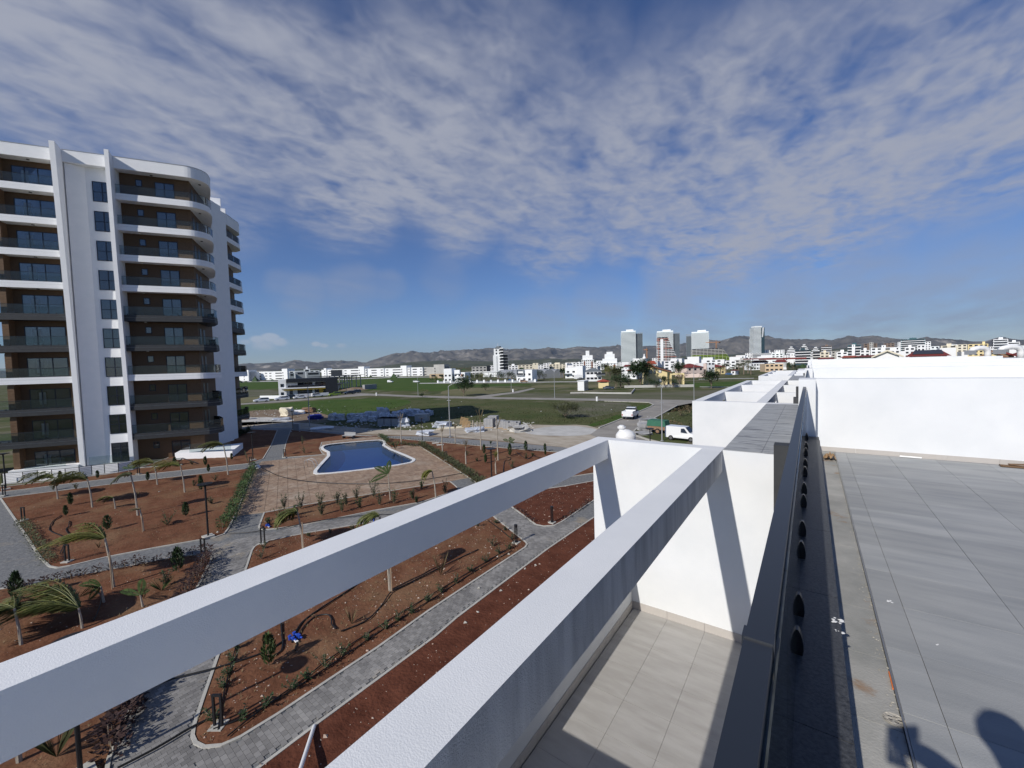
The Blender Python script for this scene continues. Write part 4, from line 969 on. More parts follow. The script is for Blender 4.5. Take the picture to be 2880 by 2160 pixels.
hose([(600,2050),(700,2010),(830,1935),(960,1850),(1080,1768),(1210,1688),(1330,1610),(1440,1548)], 'hose', 'lower drip line running through the low plants along the main bed edge', r=.022)
hose([(614,2052),(622,1990),(636,1920),(655,1850),(668,1800)], 'hose', 'drip line along the left kerb of the main bed', r=.022)
hose([(780,1488),(860,1471),(960,1455),(1060,1447),(1140,1445)], 'hose', 'dark hose along the upper edge of the path under the shrub bed', r=.025)
hose([(640,1500),(700,1497),(740,1490),(735,1478)], 'hose', 'short dark hose crossing the path by the deck corner', r=.025)
hose([(173,1449),(150,1465),(139,1485),(145,1495),(175,1508),(183,1520),(172,1550),(168,1556)], 'hose', 'black irrigation hose making an S shape in the left bed', r=.028)
hose([(195,1465),(193,1480),(186,1488),(192,1500),(203,1506)], 'hose', 'shorter curly hose beside the small dark cypress in the left bed', r=.028)
hose([(1372,1416),(1400,1400),(1412,1385),(1418,1300),(1432,1294),(1436,1288),(1424,1284)], 'hose', 'looping pipe round the pink stake in the sapling bed', r=.03)
hose([(1350,1283),(1380,1280),(1420,1270),(1460,1262),(1500,1268)], 'hose', 'thin pipe in the sapling bed near the sidewalk', r=.03)
hose([(1452,1270),(1480,1290),(1500,1283),(1530,1290)], 'hose', 'thin curling pipe in the far right of the sapling bed', r=.03)
hose([(265,1660),(285,1680),(275,1720),(262,1745)], 'hose', 'thin hose beside the bent banana plant in the lower left bed', r=.02)
# ================================================================ plants, lamps and small things of the garden
WIND = Vector((-math.cos(YAW)*.9, -math.sin(YAW)*.9, 0)).normalized()       # blown to the photo's left
def palm(px, py, h, reach, nf, label, m='palm_leaf', spread=.5, droop=.55, stake=False, group='young palms planted in the garden beds'):
    p = G(px, py); t = thing('young_palm', label, 'palm', (p.x, p.y, .04), 0, group)
    lean = WIND*h*.10
    MB().tube([(0, 0, 0), lean*.25+Vector((0, 0, h*.5)), lean+Vector((0, 0, h))], .045+h*.010, 7, .03+h*.005).build('trunk', 'bark_pale', t)
    top = lean+Vector((0, 0, h)); side = Vector((-WIND.y, WIND.x, 0))
    nf = int(nf*1.5)
    for k in range(nf):
        a = (k/(nf-1)-.5)*2; L = reach*random.uniform(.75, 1.1); base_dir = (WIND*(1.0-abs(a)*.35)+side*a*spread+Vector((0, 0, random.uniform(.25, .75)))).normalized()
        rach = []; pos = top.copy(); d = base_dir
        for i in range(9): rach.append(pos.copy()); pos = pos+d*L/8; d = (d+Vector((0, 0, -droop*.22*(1+i*.12)))+WIND*.06).normalized()
        b = MB(); b.tube(rach, .016, 4, .004)
        for i in range(1, 9):
            d = (rach[i]-rach[i-1]).normalized()
            for j in range(4):
                q = rach[i-1].lerp(rach[i], j/4); sd = d.cross(Vector((0, 0, 1))).normalized(); ll = L*.30*math.sin(math.pi*min(.97, (i-1+j/4+1.2)/10))+.06
                for s in (-1, 1):
                    dd = (sd*s*.7+d*.7+WIND*.5+Vector((0, 0, -.35+random.uniform(-.25, .2)))).normalized(); b.leaf(q, dd, (0, 0, 1), ll, .034+L*.012)
        b.build('frond', m, t)
    if stake: MB().tube([(.25, -.1, 0), (.24, -.1, h*.75)], .028, 5).build('stake', 'stake', t)
    return t
random.seed(21)
palm(320, 1655, 2.5, 2.3, 11, 'yellow green palm blown to the left in the lower left bed, tallest there', 'leaf_yellow', .45, .5, True)
palm(232, 1772, .9, 3.1, 15, 'big dark green palm bent flat over the soil at the left edge', 'palm_leaf', .45, .45)
palm(60, 1818, 1.5, 1.7, 9, 'pale small palm behind the big bent one at the left edge', 'palm_leaf', .8, .8)
palm(260, 1429, 2.3, 3.0, 11, 'palm with one long arching crown in the left bed, right one of two', 'palm_leaf', .35, .6)
palm(163, 1406, 1.9, 2.6, 9, 'palm with flat wide crown at the back left of the left bed', 'palm_leaf', .35, .6)
palm(388, 1452, 3.1, 1.2, 8, 'upright palm with a white trunk and short crown in the middle of the left bed', 'leaf_olive', .8, .9)
palm(443, 1365, 2.1, 2.2, 8, 'palm beside the path at the back of the left bed, left of two', 'leaf_yellow', .4, .6)
palm(520, 1387, 2.4, 2.4, 8, 'palm beside the path at the back of the left bed, right of two', 'leaf_yellow', .4, .6)
palm(642, 1337, 3.1, 2.4, 9, 'palm with a thin white trunk in front of the white tower plinth', 'palm_leaf', .4, .7)
palm(404, 1496, 1.5, .6, 5, 'small stump of a palm with a few bare stalks in the left bed', 'leaf_dry', .9, .5, True)
palm(325, 1434, .9, 1.1, 5, 'low curved palm right of the arching one in the left bed', 'palm_leaf', .3, .9)
palm(853, 1545, 2.2, 1.5, 15, 'bushy green palm with a stake just above the long white beam', 'palm_leaf', .9, 1.3, True)
palm(1226, 1403, 2.2, 1.0, 12, 'bushy palm at the right end of the shrub bed', 'leaf_yellow', .9, 1.4)
palm(1098, 1664, 3.6, 1.1, 8, 'palm trunk with a stake rising behind the long white beam in the main bed', 'palm_leaf', .9, 1.1, True)
palm(55, 2150, 2.3, .9, 6, 'slim palm under the beam at the bottom left corner', 'palm_leaf', .9, 1.0)
def trunkpalm(px, py, h, label, m='leaf_dry'):
    p = G(px, py); t = thing('palm_sapling', label, 'palm', (p.x, p.y, .04), 0, 'bare palm saplings in the bed beyond the deck')
    MB().tube([(0, 0, 0), (-.03, 0, h*.6), (.02, 0, h)], .085, 6, .05).build('trunk', 'bark_pale', t)
    for k in range(5):
        a = k*1.3; b = MB(); d = Vector((math.cos(a)*.35, math.sin(a)*.35, 1)).normalized(); L = h*.38; b.tube([(.02, 0, h*.95), Vector((.02, 0, h*.95))+d*L], .012, 4, .004)
        for i in range(8):
            for s in (-1, 1): b.leaf(Vector((.02, 0, h*.95))+d*L*(i+2)/10, (d+Vector((math.sin(a)*s, -math.cos(a)*s, 0))*.5), (0, 0, 1), .3, .04)
        b.build('frond', m, t)
trunkpalm(1401, 1297, 3.6, 'tall bare palm sapling with upright crown, right of the round lamp')
trunkpalm(1353, 1266, 3.8, 'slim palm sapling with a white wrapped stem near the sidewalk')
trunkpalm(1311, 1307, 1.9, 'short palm sapling with dry splayed leaves behind the deck hedge')
trunkpalm(1245, 1277, 2.6, 'palm sapling left of the sapling bed, near two white slabs')
trunkpalm(1129, 1252, 3.2, 'palm sapling right behind the pool with a small brown head')
trunkpalm(1395, 1335, 1.6, 'low palm sapling with yellowish open leaves below the round lamp', 'leaf_yellow')
trunkpalm(1281, 1246, 1.9, 'pale thin sapling left of the white wrapped stem')
def cypress(px, py, h, label, w=.3, m='leaf_dark', lean=0):
    p = G(px, py); t = thing('cypress', label, 'cypress', (p.x, p.y, .06), 0, 'small cypresses in the garden beds'); b = MB(); n = int(110+h*110)
    for i in range(n):
        z = random.random()**.85; a = random.uniform(0, 6.28); r = w*h*(math.sin(math.pi*min(1, z*.86+.12))**.8)*random.uniform(.6, 1.0)*.55
        c = Vector((r*math.cos(a)+lean*z*h, r*math.sin(a), .08+z*h*.92)); b.leaf(c, (math.cos(a)*.45, math.sin(a)*.45, 1), (math.cos(a), math.sin(a), 0), .13+.05*h, .055+.02*h)
    b.build('foliage', m, t); MB().tube([(0, 0, 0), (lean*h*.5, 0, h*.6)], .018, 5).build('trunk', 'bark', t)
for a in ((757, 1878, 1.1, 'green cypress standing alone in the main bed beside the blue valves', .38, 'leaf_mid'), (199, 1424, .95, 'small dark cypress right behind the arching palms in the left bed'), (186, 1455, .75, 'small dark cypress at the end of the S shaped hose'),
          (303, 1494, .95, 'round dark cypress in the middle front of the left bed', .5), (523, 1456, 1.0, 'dark cypress left of the disc lamp in the left bed', .4), (566, 1382, 1.3, 'slim dark cypress right of the path palms', .25),
          (416, 1355, .8, 'dark cypress by the path left of the yellow green palm'), (587, 1330, .75, 'dark cypress on the far side of the path under the tower'), (170, 1355, .95, 'dark cypress in front of the railing, left one'), (275, 1348, .75, 'dark cypress in front of the railing, right one'),
          (502, 1612, 1.25, 'black green cypress beside the purple hedge in the lower left bed', .42), (48, 1692, 1.3, 'dark narrow cypress at the upper left corner of the lower bed', .35), (492, 1311, .9, 'dark cypress in front of the sunken glass box', .35), (578, 1312, 1.0, 'leaning dark cypress in front of the white plinth', .3),
          (652, 1296, .75, 'small dark cypress at the right corner of the white plinth'), (1362, 1279, 1.1, 'dark green cypress right of the white wrapped sapling'), (1366, 1305, .9, 'dark green cypress left of the round lamp'), (1434, 1284, 1.4, 'tall dark cypress left of the two curling pipes', .3),
          (1479, 1271, 1.2, 'dark green cypress near the sidewalk kerb, second from the right', .34), (1533, 1271, .85, 'small cypress near the sidewalk kerb, rightmost', .34), (1534, 1283, .55, 'tiny cypress in front of the rightmost one')): cypress(*a)
def shrub(px, py, h, label, m='leaf_dark', stems=6, w=.45, name='shrub', cat='shrub', group=None, leaf=.12, n=26, p=None):
    p = p or G(px, py); t = thing(name, label, cat, (p.x, p.y, .03), random.uniform(0, 6), group); t.location.z = .06; b = MB(); s = MB()
    for k in range(stems):
        a = random.uniform(0, 6.28); q = random.uniform(0, w*.5)*h; tip = Vector((q*math.cos(a)*1.8, q*math.sin(a)*1.8, h*random.uniform(.6, 1.05))); s.tube([(0, 0, 0), tip*.5+Vector((0, 0, .05)), tip], .016, 4, .005)
        for i in range(n):
            f = random.uniform(.12, 1); c = tip*f; aa = random.uniform(0, 6.28); b.leaf(c, (math.cos(aa), math.sin(aa), random.uniform(-.1, .9)), (0, 0, 1), leaf*random.uniform(.7, 1.4), leaf*.5)
    b.build('foliage', m, t); s.build('stem', 'bark', t); return t
SB = 'leafy shrubs in a row between pool deck and path'
for i, (x, y, h, lab) in enumerate(((790,1470,1.25,'leafy shrub with red tips, leftmost of the tall row below the deck'), (800,1432,1.15,'slim leafy shrub just right behind the leftmost one'), (846,1434,1.3,'narrow spiky shrub, third from the left below the deck'), (899,1428,1.15,'round dark leafy shrub, fourth from the left below the deck'),
    (905,1452,.9,'low shrub in front of the round dark one'), (948,1422,1.2,'leafy shrub right of the round dark one'), (962,1444,1.1,'dark shrub in front, midway along the shrub bed'), (974,1424,.95,'light green shrub with thin stem midway along the shrub bed'), (1003,1407,1.2,'bushy shrub at the deck edge left of the banana plant'),
    (1012,1432,.85,'low light green shrub in front of the deck edge'), (1050,1402,1.5,'tall spiky shrub left of the banana plant'), (1068,1424,1.35,'dense shrub at the foot of the tall spiky one'), (1108,1418,1.2,'dense shrub under the banana plant'), (1162,1408,.9,'low dark shrub right of the banana plant'),
    (1172,1416,.5,'low cushion plant by the path right of the banana plant'), (1186,1376,.6,'small shrub by the deck edge near the bushy palm'), (1252,1392,1.2,'slim shrub with a brown tip at the right end of the shrub bed'), (756,1480,.7,'dark thin shrub by the deck corner with blue valves'), (832,1452,.8,'sparse yellowish shrub behind the stake'))):
    shrub(x, y, h, lab, 'leaf_dark' if i%3 else 'leaf_mid', 8, .4, group=SB, n=34)
GT = [(600,2035,.45,'leafy ground plant nearest the bottom bollard'), (683,2032,.35,'low plant on the drip line, nearest the bottom'), (745,1997,.35,'low plant on the drip line, second from the bottom'), (823,1945,.4,'low plant on the drip line, third from the bottom'), (866,1918,.45,'low plant on the drip line, fourth from the bottom'),
      (915,1885,.55,'bushy plant on the drip line, fifth and largest'), (962,1848,.4,'low plant on the drip line just above the largest'), (1032,1806,.35,'low plant on the drip line between two gaps'), (1085,1776,.4,'low plant on the drip line, midway up the bed'), (1120,1752,.4,'low plant on the drip line below the dry tuft'),
      (1160,1730,.35,'small plant on the drip line right of the dry tuft'), (1200,1698,.5,'bushy plant on the drip line under the tall grass'), (1240,1672,.4,'small plant on the drip line above the bushy one'), (1284,1648,.5,'bushy plant on the drip line near the tall grass tuft'), (1325,1612,.35,'small plant on the drip line near two pale stones'), (1366,1586,.4,'low plant on the drip line below the pale block'),
      (1404,1560,.45,'plant on the drip line left of the pale block'), (1432,1548,.35,'plant at the kerb just below the round bollard'), (1440,1520,.45,'plant on the drip line left of the round bollard'), (1420,1495,.35,'plant on the drip line up the right side of the main bed'), (1395,1475,.3,'uppermost plant on the right side of the main bed'),
      (628,1942,.4,'light green plant on the left drip line above the bollard'), (644,1905,.3,'small plant on the left drip line'), (655,1868,.4,'sparse plant on the left drip line'), (664,1832,.45,'plant on the left drip line close under the beam'), (1341,1482,.55,'low green bush near the top of the main bed'), (1385,1540,.6,'round green bush left of the round bollard'),
      (735,1575,.7,'sparse shrub on the kerb beside the bollard above the beam'), (745,1545,.5,'small shrub on the kerb left of the staked palm'), (930,1504,.35,'low plant at the path edge right of the staked palm'), (870,1512,.3,'low plant at the path edge close to the staked palm'), (990,1492,.3,'low plant at the path edge above the beam')]
for x, y, h, lab in GT: shrub(x, y, h, lab, 'leaf_dark', 6, .9, 'ground_plant', 'plant', 'low plants along the drip lines', .10, 14)
for x, y, h, lab, m in ((470,1650,.8,'round dark green bush in the lower left bed beside the purple hedge','leaf_dark'), (1380,1250,.5,'low green shrub in the sapling bed near the sidewalk','leaf_mid'), (1312,1283,.7,'green leafy sapling on a white stem in the sapling bed','leaf_mid'), (1342,1300,.4,'sparse low plant in the middle of the sapling bed','leaf_mid'),
        (1440,1318,.7,'green shrub near the beam in the sapling bed','leaf_mid'), (1480,1293,.6,'round green shrub in the right part of the sapling bed','leaf_dark'), (1498,1285,.4,'small plant beside the round green shrub','leaf_mid'), (850,1252,1.2,'leafy shrub in the shade behind the deck','leaf_mid'), (857,1278,1.1,'leafy shrub in sunlight behind the deck','leaf_mid'),
        (471,1480,.9,'thin standing shrub in the left bed left of the lamp','leaf_mid'), (545,1370,.6,'sparse shrub in the back of the left bed','leaf_olive'), (605,1355,.7,'sparse shrub near the hedge end in the left bed','leaf_olive'), (595,1420,.6,'low twiggy shrub left of the deck hedge','leaf_olive'), (700,1310,1.7,'slender leafy sapling beside the disc lamp at the path end','leaf_mid'),
        (540,1309,.6,'small sapling in front of the white plinth','leaf_olive'), (214,1378,.6,'low shrub by the path behind the arching palms','leaf_olive'), (150,1380,.7,'twiggy bush at the back edge of the left bed','leaf_olive')):
    shrub(x, y, h, lab, m, 6, .7, n=30)
def tuft(px, py, h, label, m='leaf_dry', n=60, w=.35):
    p = G(px, py); b = MB()
    for i in range(n):
        a = random.uniform(0, 6.28); b.leaf((0, 0, 0), (math.cos(a)*w, math.sin(a)*w, 1), (math.sin(a), -math.cos(a), 0), h*random.uniform(.6, 1.1), .02)
    o = b.build('grass_tuft', m, loc=(p.x, p.y, .05)); tag(o, label, 'grass')
tuft(1240, 1622, 1.3, 'tall pale grass tuft in the main bed'); tuft(990, 1760, .8, 'dry grass tuft beside the black pipe in the main bed'); tuft(385, 1402, .7, 'dry thin tuft beside the upright palm'); tuft(160, 2135, 1.3, 'big dark grass tuft under the beam at bottom left', 'leaf_olive', 160, .6)
tuft(405, 1688, .7, 'dry twigs at the lower edge of the lower left bed'); tuft(278, 1545, .5, 'dry pale tuft behind the yellow palm'); tuft(1112, 1265, 1.3, 'tall green grass clump beside the pool right corner', 'leaf_mid', 120, .5); tuft(455, 1665, .8, 'long grassy clump beside the round bush', 'leaf_mid', 90, .9)
def banana(px, py, h, label, leaves):
    p = G(px, py); t = thing('banana_plant', label, 'banana plant', (p.x, p.y, .03)); MB().tube([(0, 0, 0), (-.08, -.05, h)], .05, 7, .03).build('trunk', 'bark_pale', t)
    for (a, e, L, w) in leaves:
        d = (Vector((RT.x, RT.y, 0))*math.cos(a)+Vector((0, 0, 1))*math.sin(a)+Vector((fwd.x, fwd.y, 0))*e).normalized(); b = MB(); c = Vector((-.08, -.05, h)); sd = d.cross(Vector((fwd.x, fwd.y, .1))).normalized()
        for i in range(14):
            f = (i+1)/15; q = c+d*L*f+Vector((0, 0, -.25*L*f*f)); ww = w*math.sin(math.pi*min(1, f*.9+.08))
            for s in (-1, 1): b.leaf(q, sd*s+d*.35, Vector((fwd.x, fwd.y, .2)), ww, L*.085)
        b.tube([c, c+d*L*.5+Vector((0, 0, -.06*L)), c+d*L+Vector((0, 0, -.25*L))], .012, 4, .004); b.build('leaf', 'leaf_mid', t)
banana(1098, 1408, 2.1, 'banana plant with torn leaves at the deck edge', ((1.45, 0, 1.5, .25), (2.5, .2, 1.5, .3), (3.3, -.1, 1.5, .3), (2.0, .3, 1.0, .25)))
banana(293, 1698, .8, 'bent banana plant with drooping leaves in the lower left bed', ((2.9, .1, 1.2, .2), (3.7, .2, 1.0, .22), (2.2, -.2, .7, .18), (3.3, -.4, .8, .2)))
banana(403, 1712, .6, 'small banana plant with one upright leaf near the beam', ((1.4, 0, 1.0, .25), (2.8, .1, 1.1, .22), (.7, .2, .5, .12)))
banana(1434, 1262, .9, 'drooping banana plant near the sidewalk in the sapling bed', ((2.6, .1, .9, .22), (.5, .1, .9, .22), (1.2, 0, .8, .2), (-.2, .2, .7, .2)))
banana(365, 1340, .8, 'drooping small banana plant by the path left of the purple weeds', ((2.8, .1, .8, .18), (.4, .1, .8, .18), (1.5, 0, .6, .16)))
def hedge(px, label, h, w, m, dens=95, leaf=.12):
    pts = [G(x, y) for x, y in px]; o0 = pts[0].copy(); t = thing('hedge', label, 'hedge', (o0.x, o0.y, .03)); b = MB(); s = MB()
    for a, c in zip(pts, pts[1:]):
        L = (c-a).length; n = max(2, int(L/.42)); nrm = Vector((-(c-a).y, (c-a).x, 0)).normalized()
        for i in range(n):
            q = a.lerp(c, (i+.5)/n)-o0+nrm*random.uniform(-.12, .12); hh = h*random.uniform(.65, 1.15); s.tube([q, q+Vector((0, 0, hh*.8))], .015, 4)
            for _ in range(int(dens*.75)):
                an = random.uniform(0, 6.28); r = w*random.random()**.5; z = hh*random.uniform(.08, 1); r *= (1.1-.5*z/hh); b.leaf(q+Vector((r*math.cos(an), r*math.sin(an), z)), (math.cos(an), math.sin(an), random.uniform(-.2, .9)), (0, 0, 1), leaf*random.uniform(.9, 1.7), leaf*.8)
    b.build('foliage', m, t); s.build('stem', 'bark', t)['kind'] = 'stuff'
hedge([(712,1322),(700,1348),(690,1372),(676,1404),(660,1440),(640,1478),(622,1496)], 'green leafy hedge along the left side of the pool deck', .95, .42, 'leaf_mid', 150)
hedge([(590,1566),(580,1590),(556,1630),(530,1668),(500,1715)], 'dense dark purple hedge between the lower left bed and the path', .8, .45, 'leaf_purple', 150, .10)
hedge([(10,1662),(60,1656),(150,1636),(250,1620),(340,1600),(420,1588),(500,1572),(580,1562)], 'thin purple hedge along the top of the lower left bed', .5, .25, 'leaf_purple', 75, .10)
hedge([(395,1945),(370,1985),(345,2030),(320,2080),(295,2150)], 'dark shaggy hedge under the beam at the bottom left', .75, .42, 'leaf_purple', 130, .12)
hedge([(1090,1254),(1130,1252),(1180,1256)], 'short green hedge piece right of the pool corner', .5, .4, 'leaf_mid', 90)
hedge([(1180,1252),(1215,1272),(1250,1294),(1290,1320),(1335,1352),(1360,1370)], 'long hedge along the right side of the pool deck', .7, .45, 'leaf_olive', 150)
hedge([(1069,1229),(1080,1238),(1092,1248)], 'small dark hedge at the back corner of the pool', .7, .35, 'leaf_mid', 110)
hedge([(60,1470),(80,1500),(100,1530),(120,1562),(140,1588)], 'low weedy hedge on the kerb between plaza and left bed', .4, .35, 'leaf_olive', 80, .09)
hedge([(1085,1233),(1200,1242),(1330,1253),(1450,1263),(1560,1272)], 'row of tiny plants along the kerb of the sidewalk', .3, .12, 'leaf_dark', 16, .09)
hedge([(1450,1432),(1480,1456),(1505,1474)], 'thin purplish plants along the left kerb of the junction bed', .3, .12, 'leaf_purple', 30, .08)
hedge([(1585,1463),(1625,1436),(1660,1412)], 'thin purplish plants along the right kerb of the junction bed', .3, .12, 'leaf_purple', 30, .08)
hedge([(620,1240),(660,1232),(704,1214)], 'dark hedge in the shade at the right foot of the tower', .9, .5, 'leaf_dark', 90, .2)
def weeds():
    b = MB()
    for key, n, s in (('main', 1500, 1), ('left', 700, 1), ('lower left', 400, 1), ('sapling', 300, 1), ('shrub', 200, 1)):
        P = BEDW[key]; xs = [p[0] for p in P]; ys = [p[1] for p in P]; c = t = 0
        while c < n and t < n*30:
            t += 1; x, y = random.uniform(min(xs), max(xs)), random.uniform(max(min(ys), -2), max(ys))
            if not inside((x, y), P): continue
            c += 1
            for _ in range(3): a = random.uniform(0, 6.28); b.leaf((x, y, .05+soil_h(x, y)), (math.cos(a), math.sin(a), .9), (0, 0, 1), random.uniform(.05, .16), .018)
    o = b.build('weeds', 'leaf_dry'); tag(o, 'thin dry weeds sprouting over the soil beds', 'weeds', kind='stuff')
weeds()
# ---------------------------------------------------------------- lamps
def disc_lamp(px, py, h, label, foot=True):
    p = G(px, py); t = thing('garden_lamp', label, 'lamp', (p.x, p.y, .05), 0, 'black disc lamps in the garden')
    MB().cyl((0, 0), .055, .1, h, 10).build('post', 'black_metal', t); MB().lathe([(.06, h-.12), (.08, h-.04), (.42, h+.03), (.43, h+.07), (0, h+.09)], n=24).build('lamp_head', 'black_metal', t)
    MB().box(-.28, -.28, 0, .28, .28, .12).build('foot', 'kerb', t)
disc_lamp(586, 1513, 3.4, 'disc lamp on a concrete foot at the corner of the left bed')
disc_lamp(1384, 1372, 3.3, 'disc lamp in the sapling bed just above the white beam')
disc_lamp(712, 1296, 3.3, 'disc lamp where the path meets the pool deck')
disc_lamp(824, 1209, 3.3, 'disc lamp in the shade beside a small grey cabinet')
disc_lamp(1188, 1243, 3.3, 'thin disc lamp behind the pool near the sidewalk')
disc_lamp(17, 1379, 3.4, 'disc lamp at the left edge in front of the tower')
disc_lamp(1829, 1291, 3.2, 'disc lamp seen over the white pergola wall near the trailer')
disc_lamp(228, 2190, 3.6, 'black lamp post at the bottom left below the beam')
def bollard(px, py, label, kind='loop', h=1.0):
    p = G(px, py); t = thing('bollard_light', label, 'bollard', (p.x, p.y, .06), YAW if kind == 'loop' else 0, 'black bollard lights along the paths')
    if kind == 'loop':
        for s in (-1, 1): MB().box(s*.11-.03, -.03, .06, s*.11+.03, .03, h-.06).build('post', 'black_metal', t)
        MB().box(-.14, -.035, h-.06, .14, .035, h).build('head', 'black_metal', t)
    else:
        for i in range(8): a = i*math.pi/4; MB().cyl((.08*math.cos(a), .08*math.sin(a)), .012, .06, h-.12, 5).build('bar', 'black_metal', t)
        MB().cyl((0, 0), .1, h-.14, h, 14).build('head', 'black_metal', t); MB().cyl((0, 0), .1, .06, .12, 14).build('base_ring', 'black_metal', t)
    MB().box(-.2, -.2, 0, .2, .2, .06).build('foot', 'kerb', t)
bollard(572, 1565, 'loop shaped bollard at the corner of the purple hedge'); bollard(740, 1532, 'loop shaped bollard on the kerb above the white beam'); bollard(615, 2050, 'loop shaped bollard on a concrete foot at the bottom, nearest of all')
bollard(1452, 1530, 'round caged bollard at the right corner of the main bed', 'cage', 1.1); bollard(1553, 1473, 'round caged bollard at the tip of the junction bed', 'cage', 1.1)
bollard(190, 1583, 'bollard behind the yellow palm at the front of the left bed'); bollard(66, 1466, 'loop bollard in the weedy hedge at the left'); bollard(12, 1396, 'loop bollard at the left edge beside the path'); bollard(390, 1335, 'loop bollard on the path under the tower'); bollard(706, 1311, 'loop bollard at the back end of the deck hedge')
bollard(801, 1288, 'loop bollard at the left corner behind the deck'); bollard(1255, 1296, 'dark bollard inside the long deck hedge')
# blue valves, boxes, covers
def valves(px, py, label, s=1.0):
    p = G(px, py); t = thing('irrigation_valves', label, 'valves', (p.x, p.y, .09))
    for k in range(5):
        x, y = random.uniform(-.28, .28)*s, random.uniform(-.16, .16)*s; MB().cyl((x, y), .05*s, 0, .14*s, 8).build('valve', 'blue_plastic', t); MB().tube([(x-.1*s, y, .07*s), (x+.14*s, y+.03*s, .07*s)], .03*s, 6).build('pipe', 'blue_plastic', t)
    MB().box(.1*s, -.12*s, .01, .3*s, -.05*s, .06*s).build('label_tag', 'white_plastic', t)
valves(832, 1802, 'cluster of blue irrigation valves in the main bed', 1.15); valves(756, 1484, 'row of small blue irrigation valves at the deck corner bed', .9)
p = G(1125, 1457); o = MB().tube([(p.x, p.y, .04), G(1052+0, 1457, .04)], .01, 4); 
o = MB().tube([G(1050, 1454, .09), G(1051, 1468, .09)], .035, 6).build('blue_pipe', 'blue_plastic'); tag(o, 'short blue pipe end lying across the path above the beam', 'pipe')
for x, y, lab in ((1225, 1248, 'white square cover slab near the sidewalk, left one'), (1238, 1253, 'white square cover slab near the sidewalk, right one')):
    p = G(x, y); tag(MB().box(-.45, -.35, 0, .45, .35, .1).build('cover_slab', 'kerb', loc=(p.x, p.y, .04), rz=.9), lab, 'slab')
p = G(835, 1210); o = MB().box(-.5, -.3, 0, .5, .3, 1.15).box(-.54, -.34, 1.15, .54, .34, 1.2).build('utility_cabinet', 'galv', loc=(p.x, p.y, 0), rz=YAW); tag(o, 'grey utility cabinet in the shade beside a lamp', 'cabinet')
def planter():
    p = G(981, 1234); t = thing('planter_bench', 'grey metal bench at the back edge of the pool deck', 'bench', (p.x, p.y, .03), YAW-.35)
    MB().box(-1.0, -.35, .42, 1.0, .35, .5).build('seat', 'galv', t); MB().box(-1.05, .3, .5, 1.05, .36, .95).build('backrest', 'galv', t)
    for x in (-.9, .9): MB().box(x-.04, -.3, 0, x+.04, .3, .42).build('leg', 'dark_metal', t)
planter()
p = G(790, 1296); 
o = MB().lathe([(.0, 0), (.3, 0), (.34, .05), (.2, .35), (0, .4)], n=10).build('hose_reel', 'white_plastic', loc=(G(724,1318).x, G(724,1318).y, .03)); tag(o, 'white lump with the hose end at the hedge by the path', 'reel')
def glassbox():
    a, c = G(372, 1318), G(515, 1308); r = thing('sunken_glass_box', 'low dark glass box with metal rails at the foot of the tower', 'railing', (a.x, a.y, 0)); d = (c-a); n = Vector((-d.y, d.x, 0)).normalized()*-1.6; o = a
    n = -n if (a+n-CAM).length > (a-CAM).length else n
    for p0, p1 in ((a, c),):
        for k in range(3):
            q0, q1 = p0.lerp(p1, k/3), p0.lerp(p1, (k+.97)/3); u = (q1-q0).normalized(); m = Vector((-u.y, u.x, 0))*.02; MB().prism([tuple(q0-o)[:2], tuple(q1-o)[:2], tuple(q1+m-o)[:2], tuple(q0+m-o)[:2]], 0, .8).build('glass_panel', 'balcony_glass', r)
        MB().tube([p0-o+Vector((0, 0, .82)), p1-o+Vector((0, 0, .82))], .03, 5).build('rail', 'dark_metal', r)
    MB().tube([c-o+Vector((0, 0, .82)), c-o+d.normalized()*1.6+Vector((0, 0, .05))], .05, 5).build('brace', 'dark_metal', r); MB().tube([c-o+Vector((0, 0, .82)), c-o-d.normalized()*.9+Vector((0, 0, .0))], .05, 5).build('brace', 'dark_metal', r)
    MB().box(-.1, -.3, 0, d.length, -.1, .12, M=Matrix.Rotation(math.atan2(d.y, d.x), 4, 'Z')).build('sill', 'kerb', r)
glassbox()
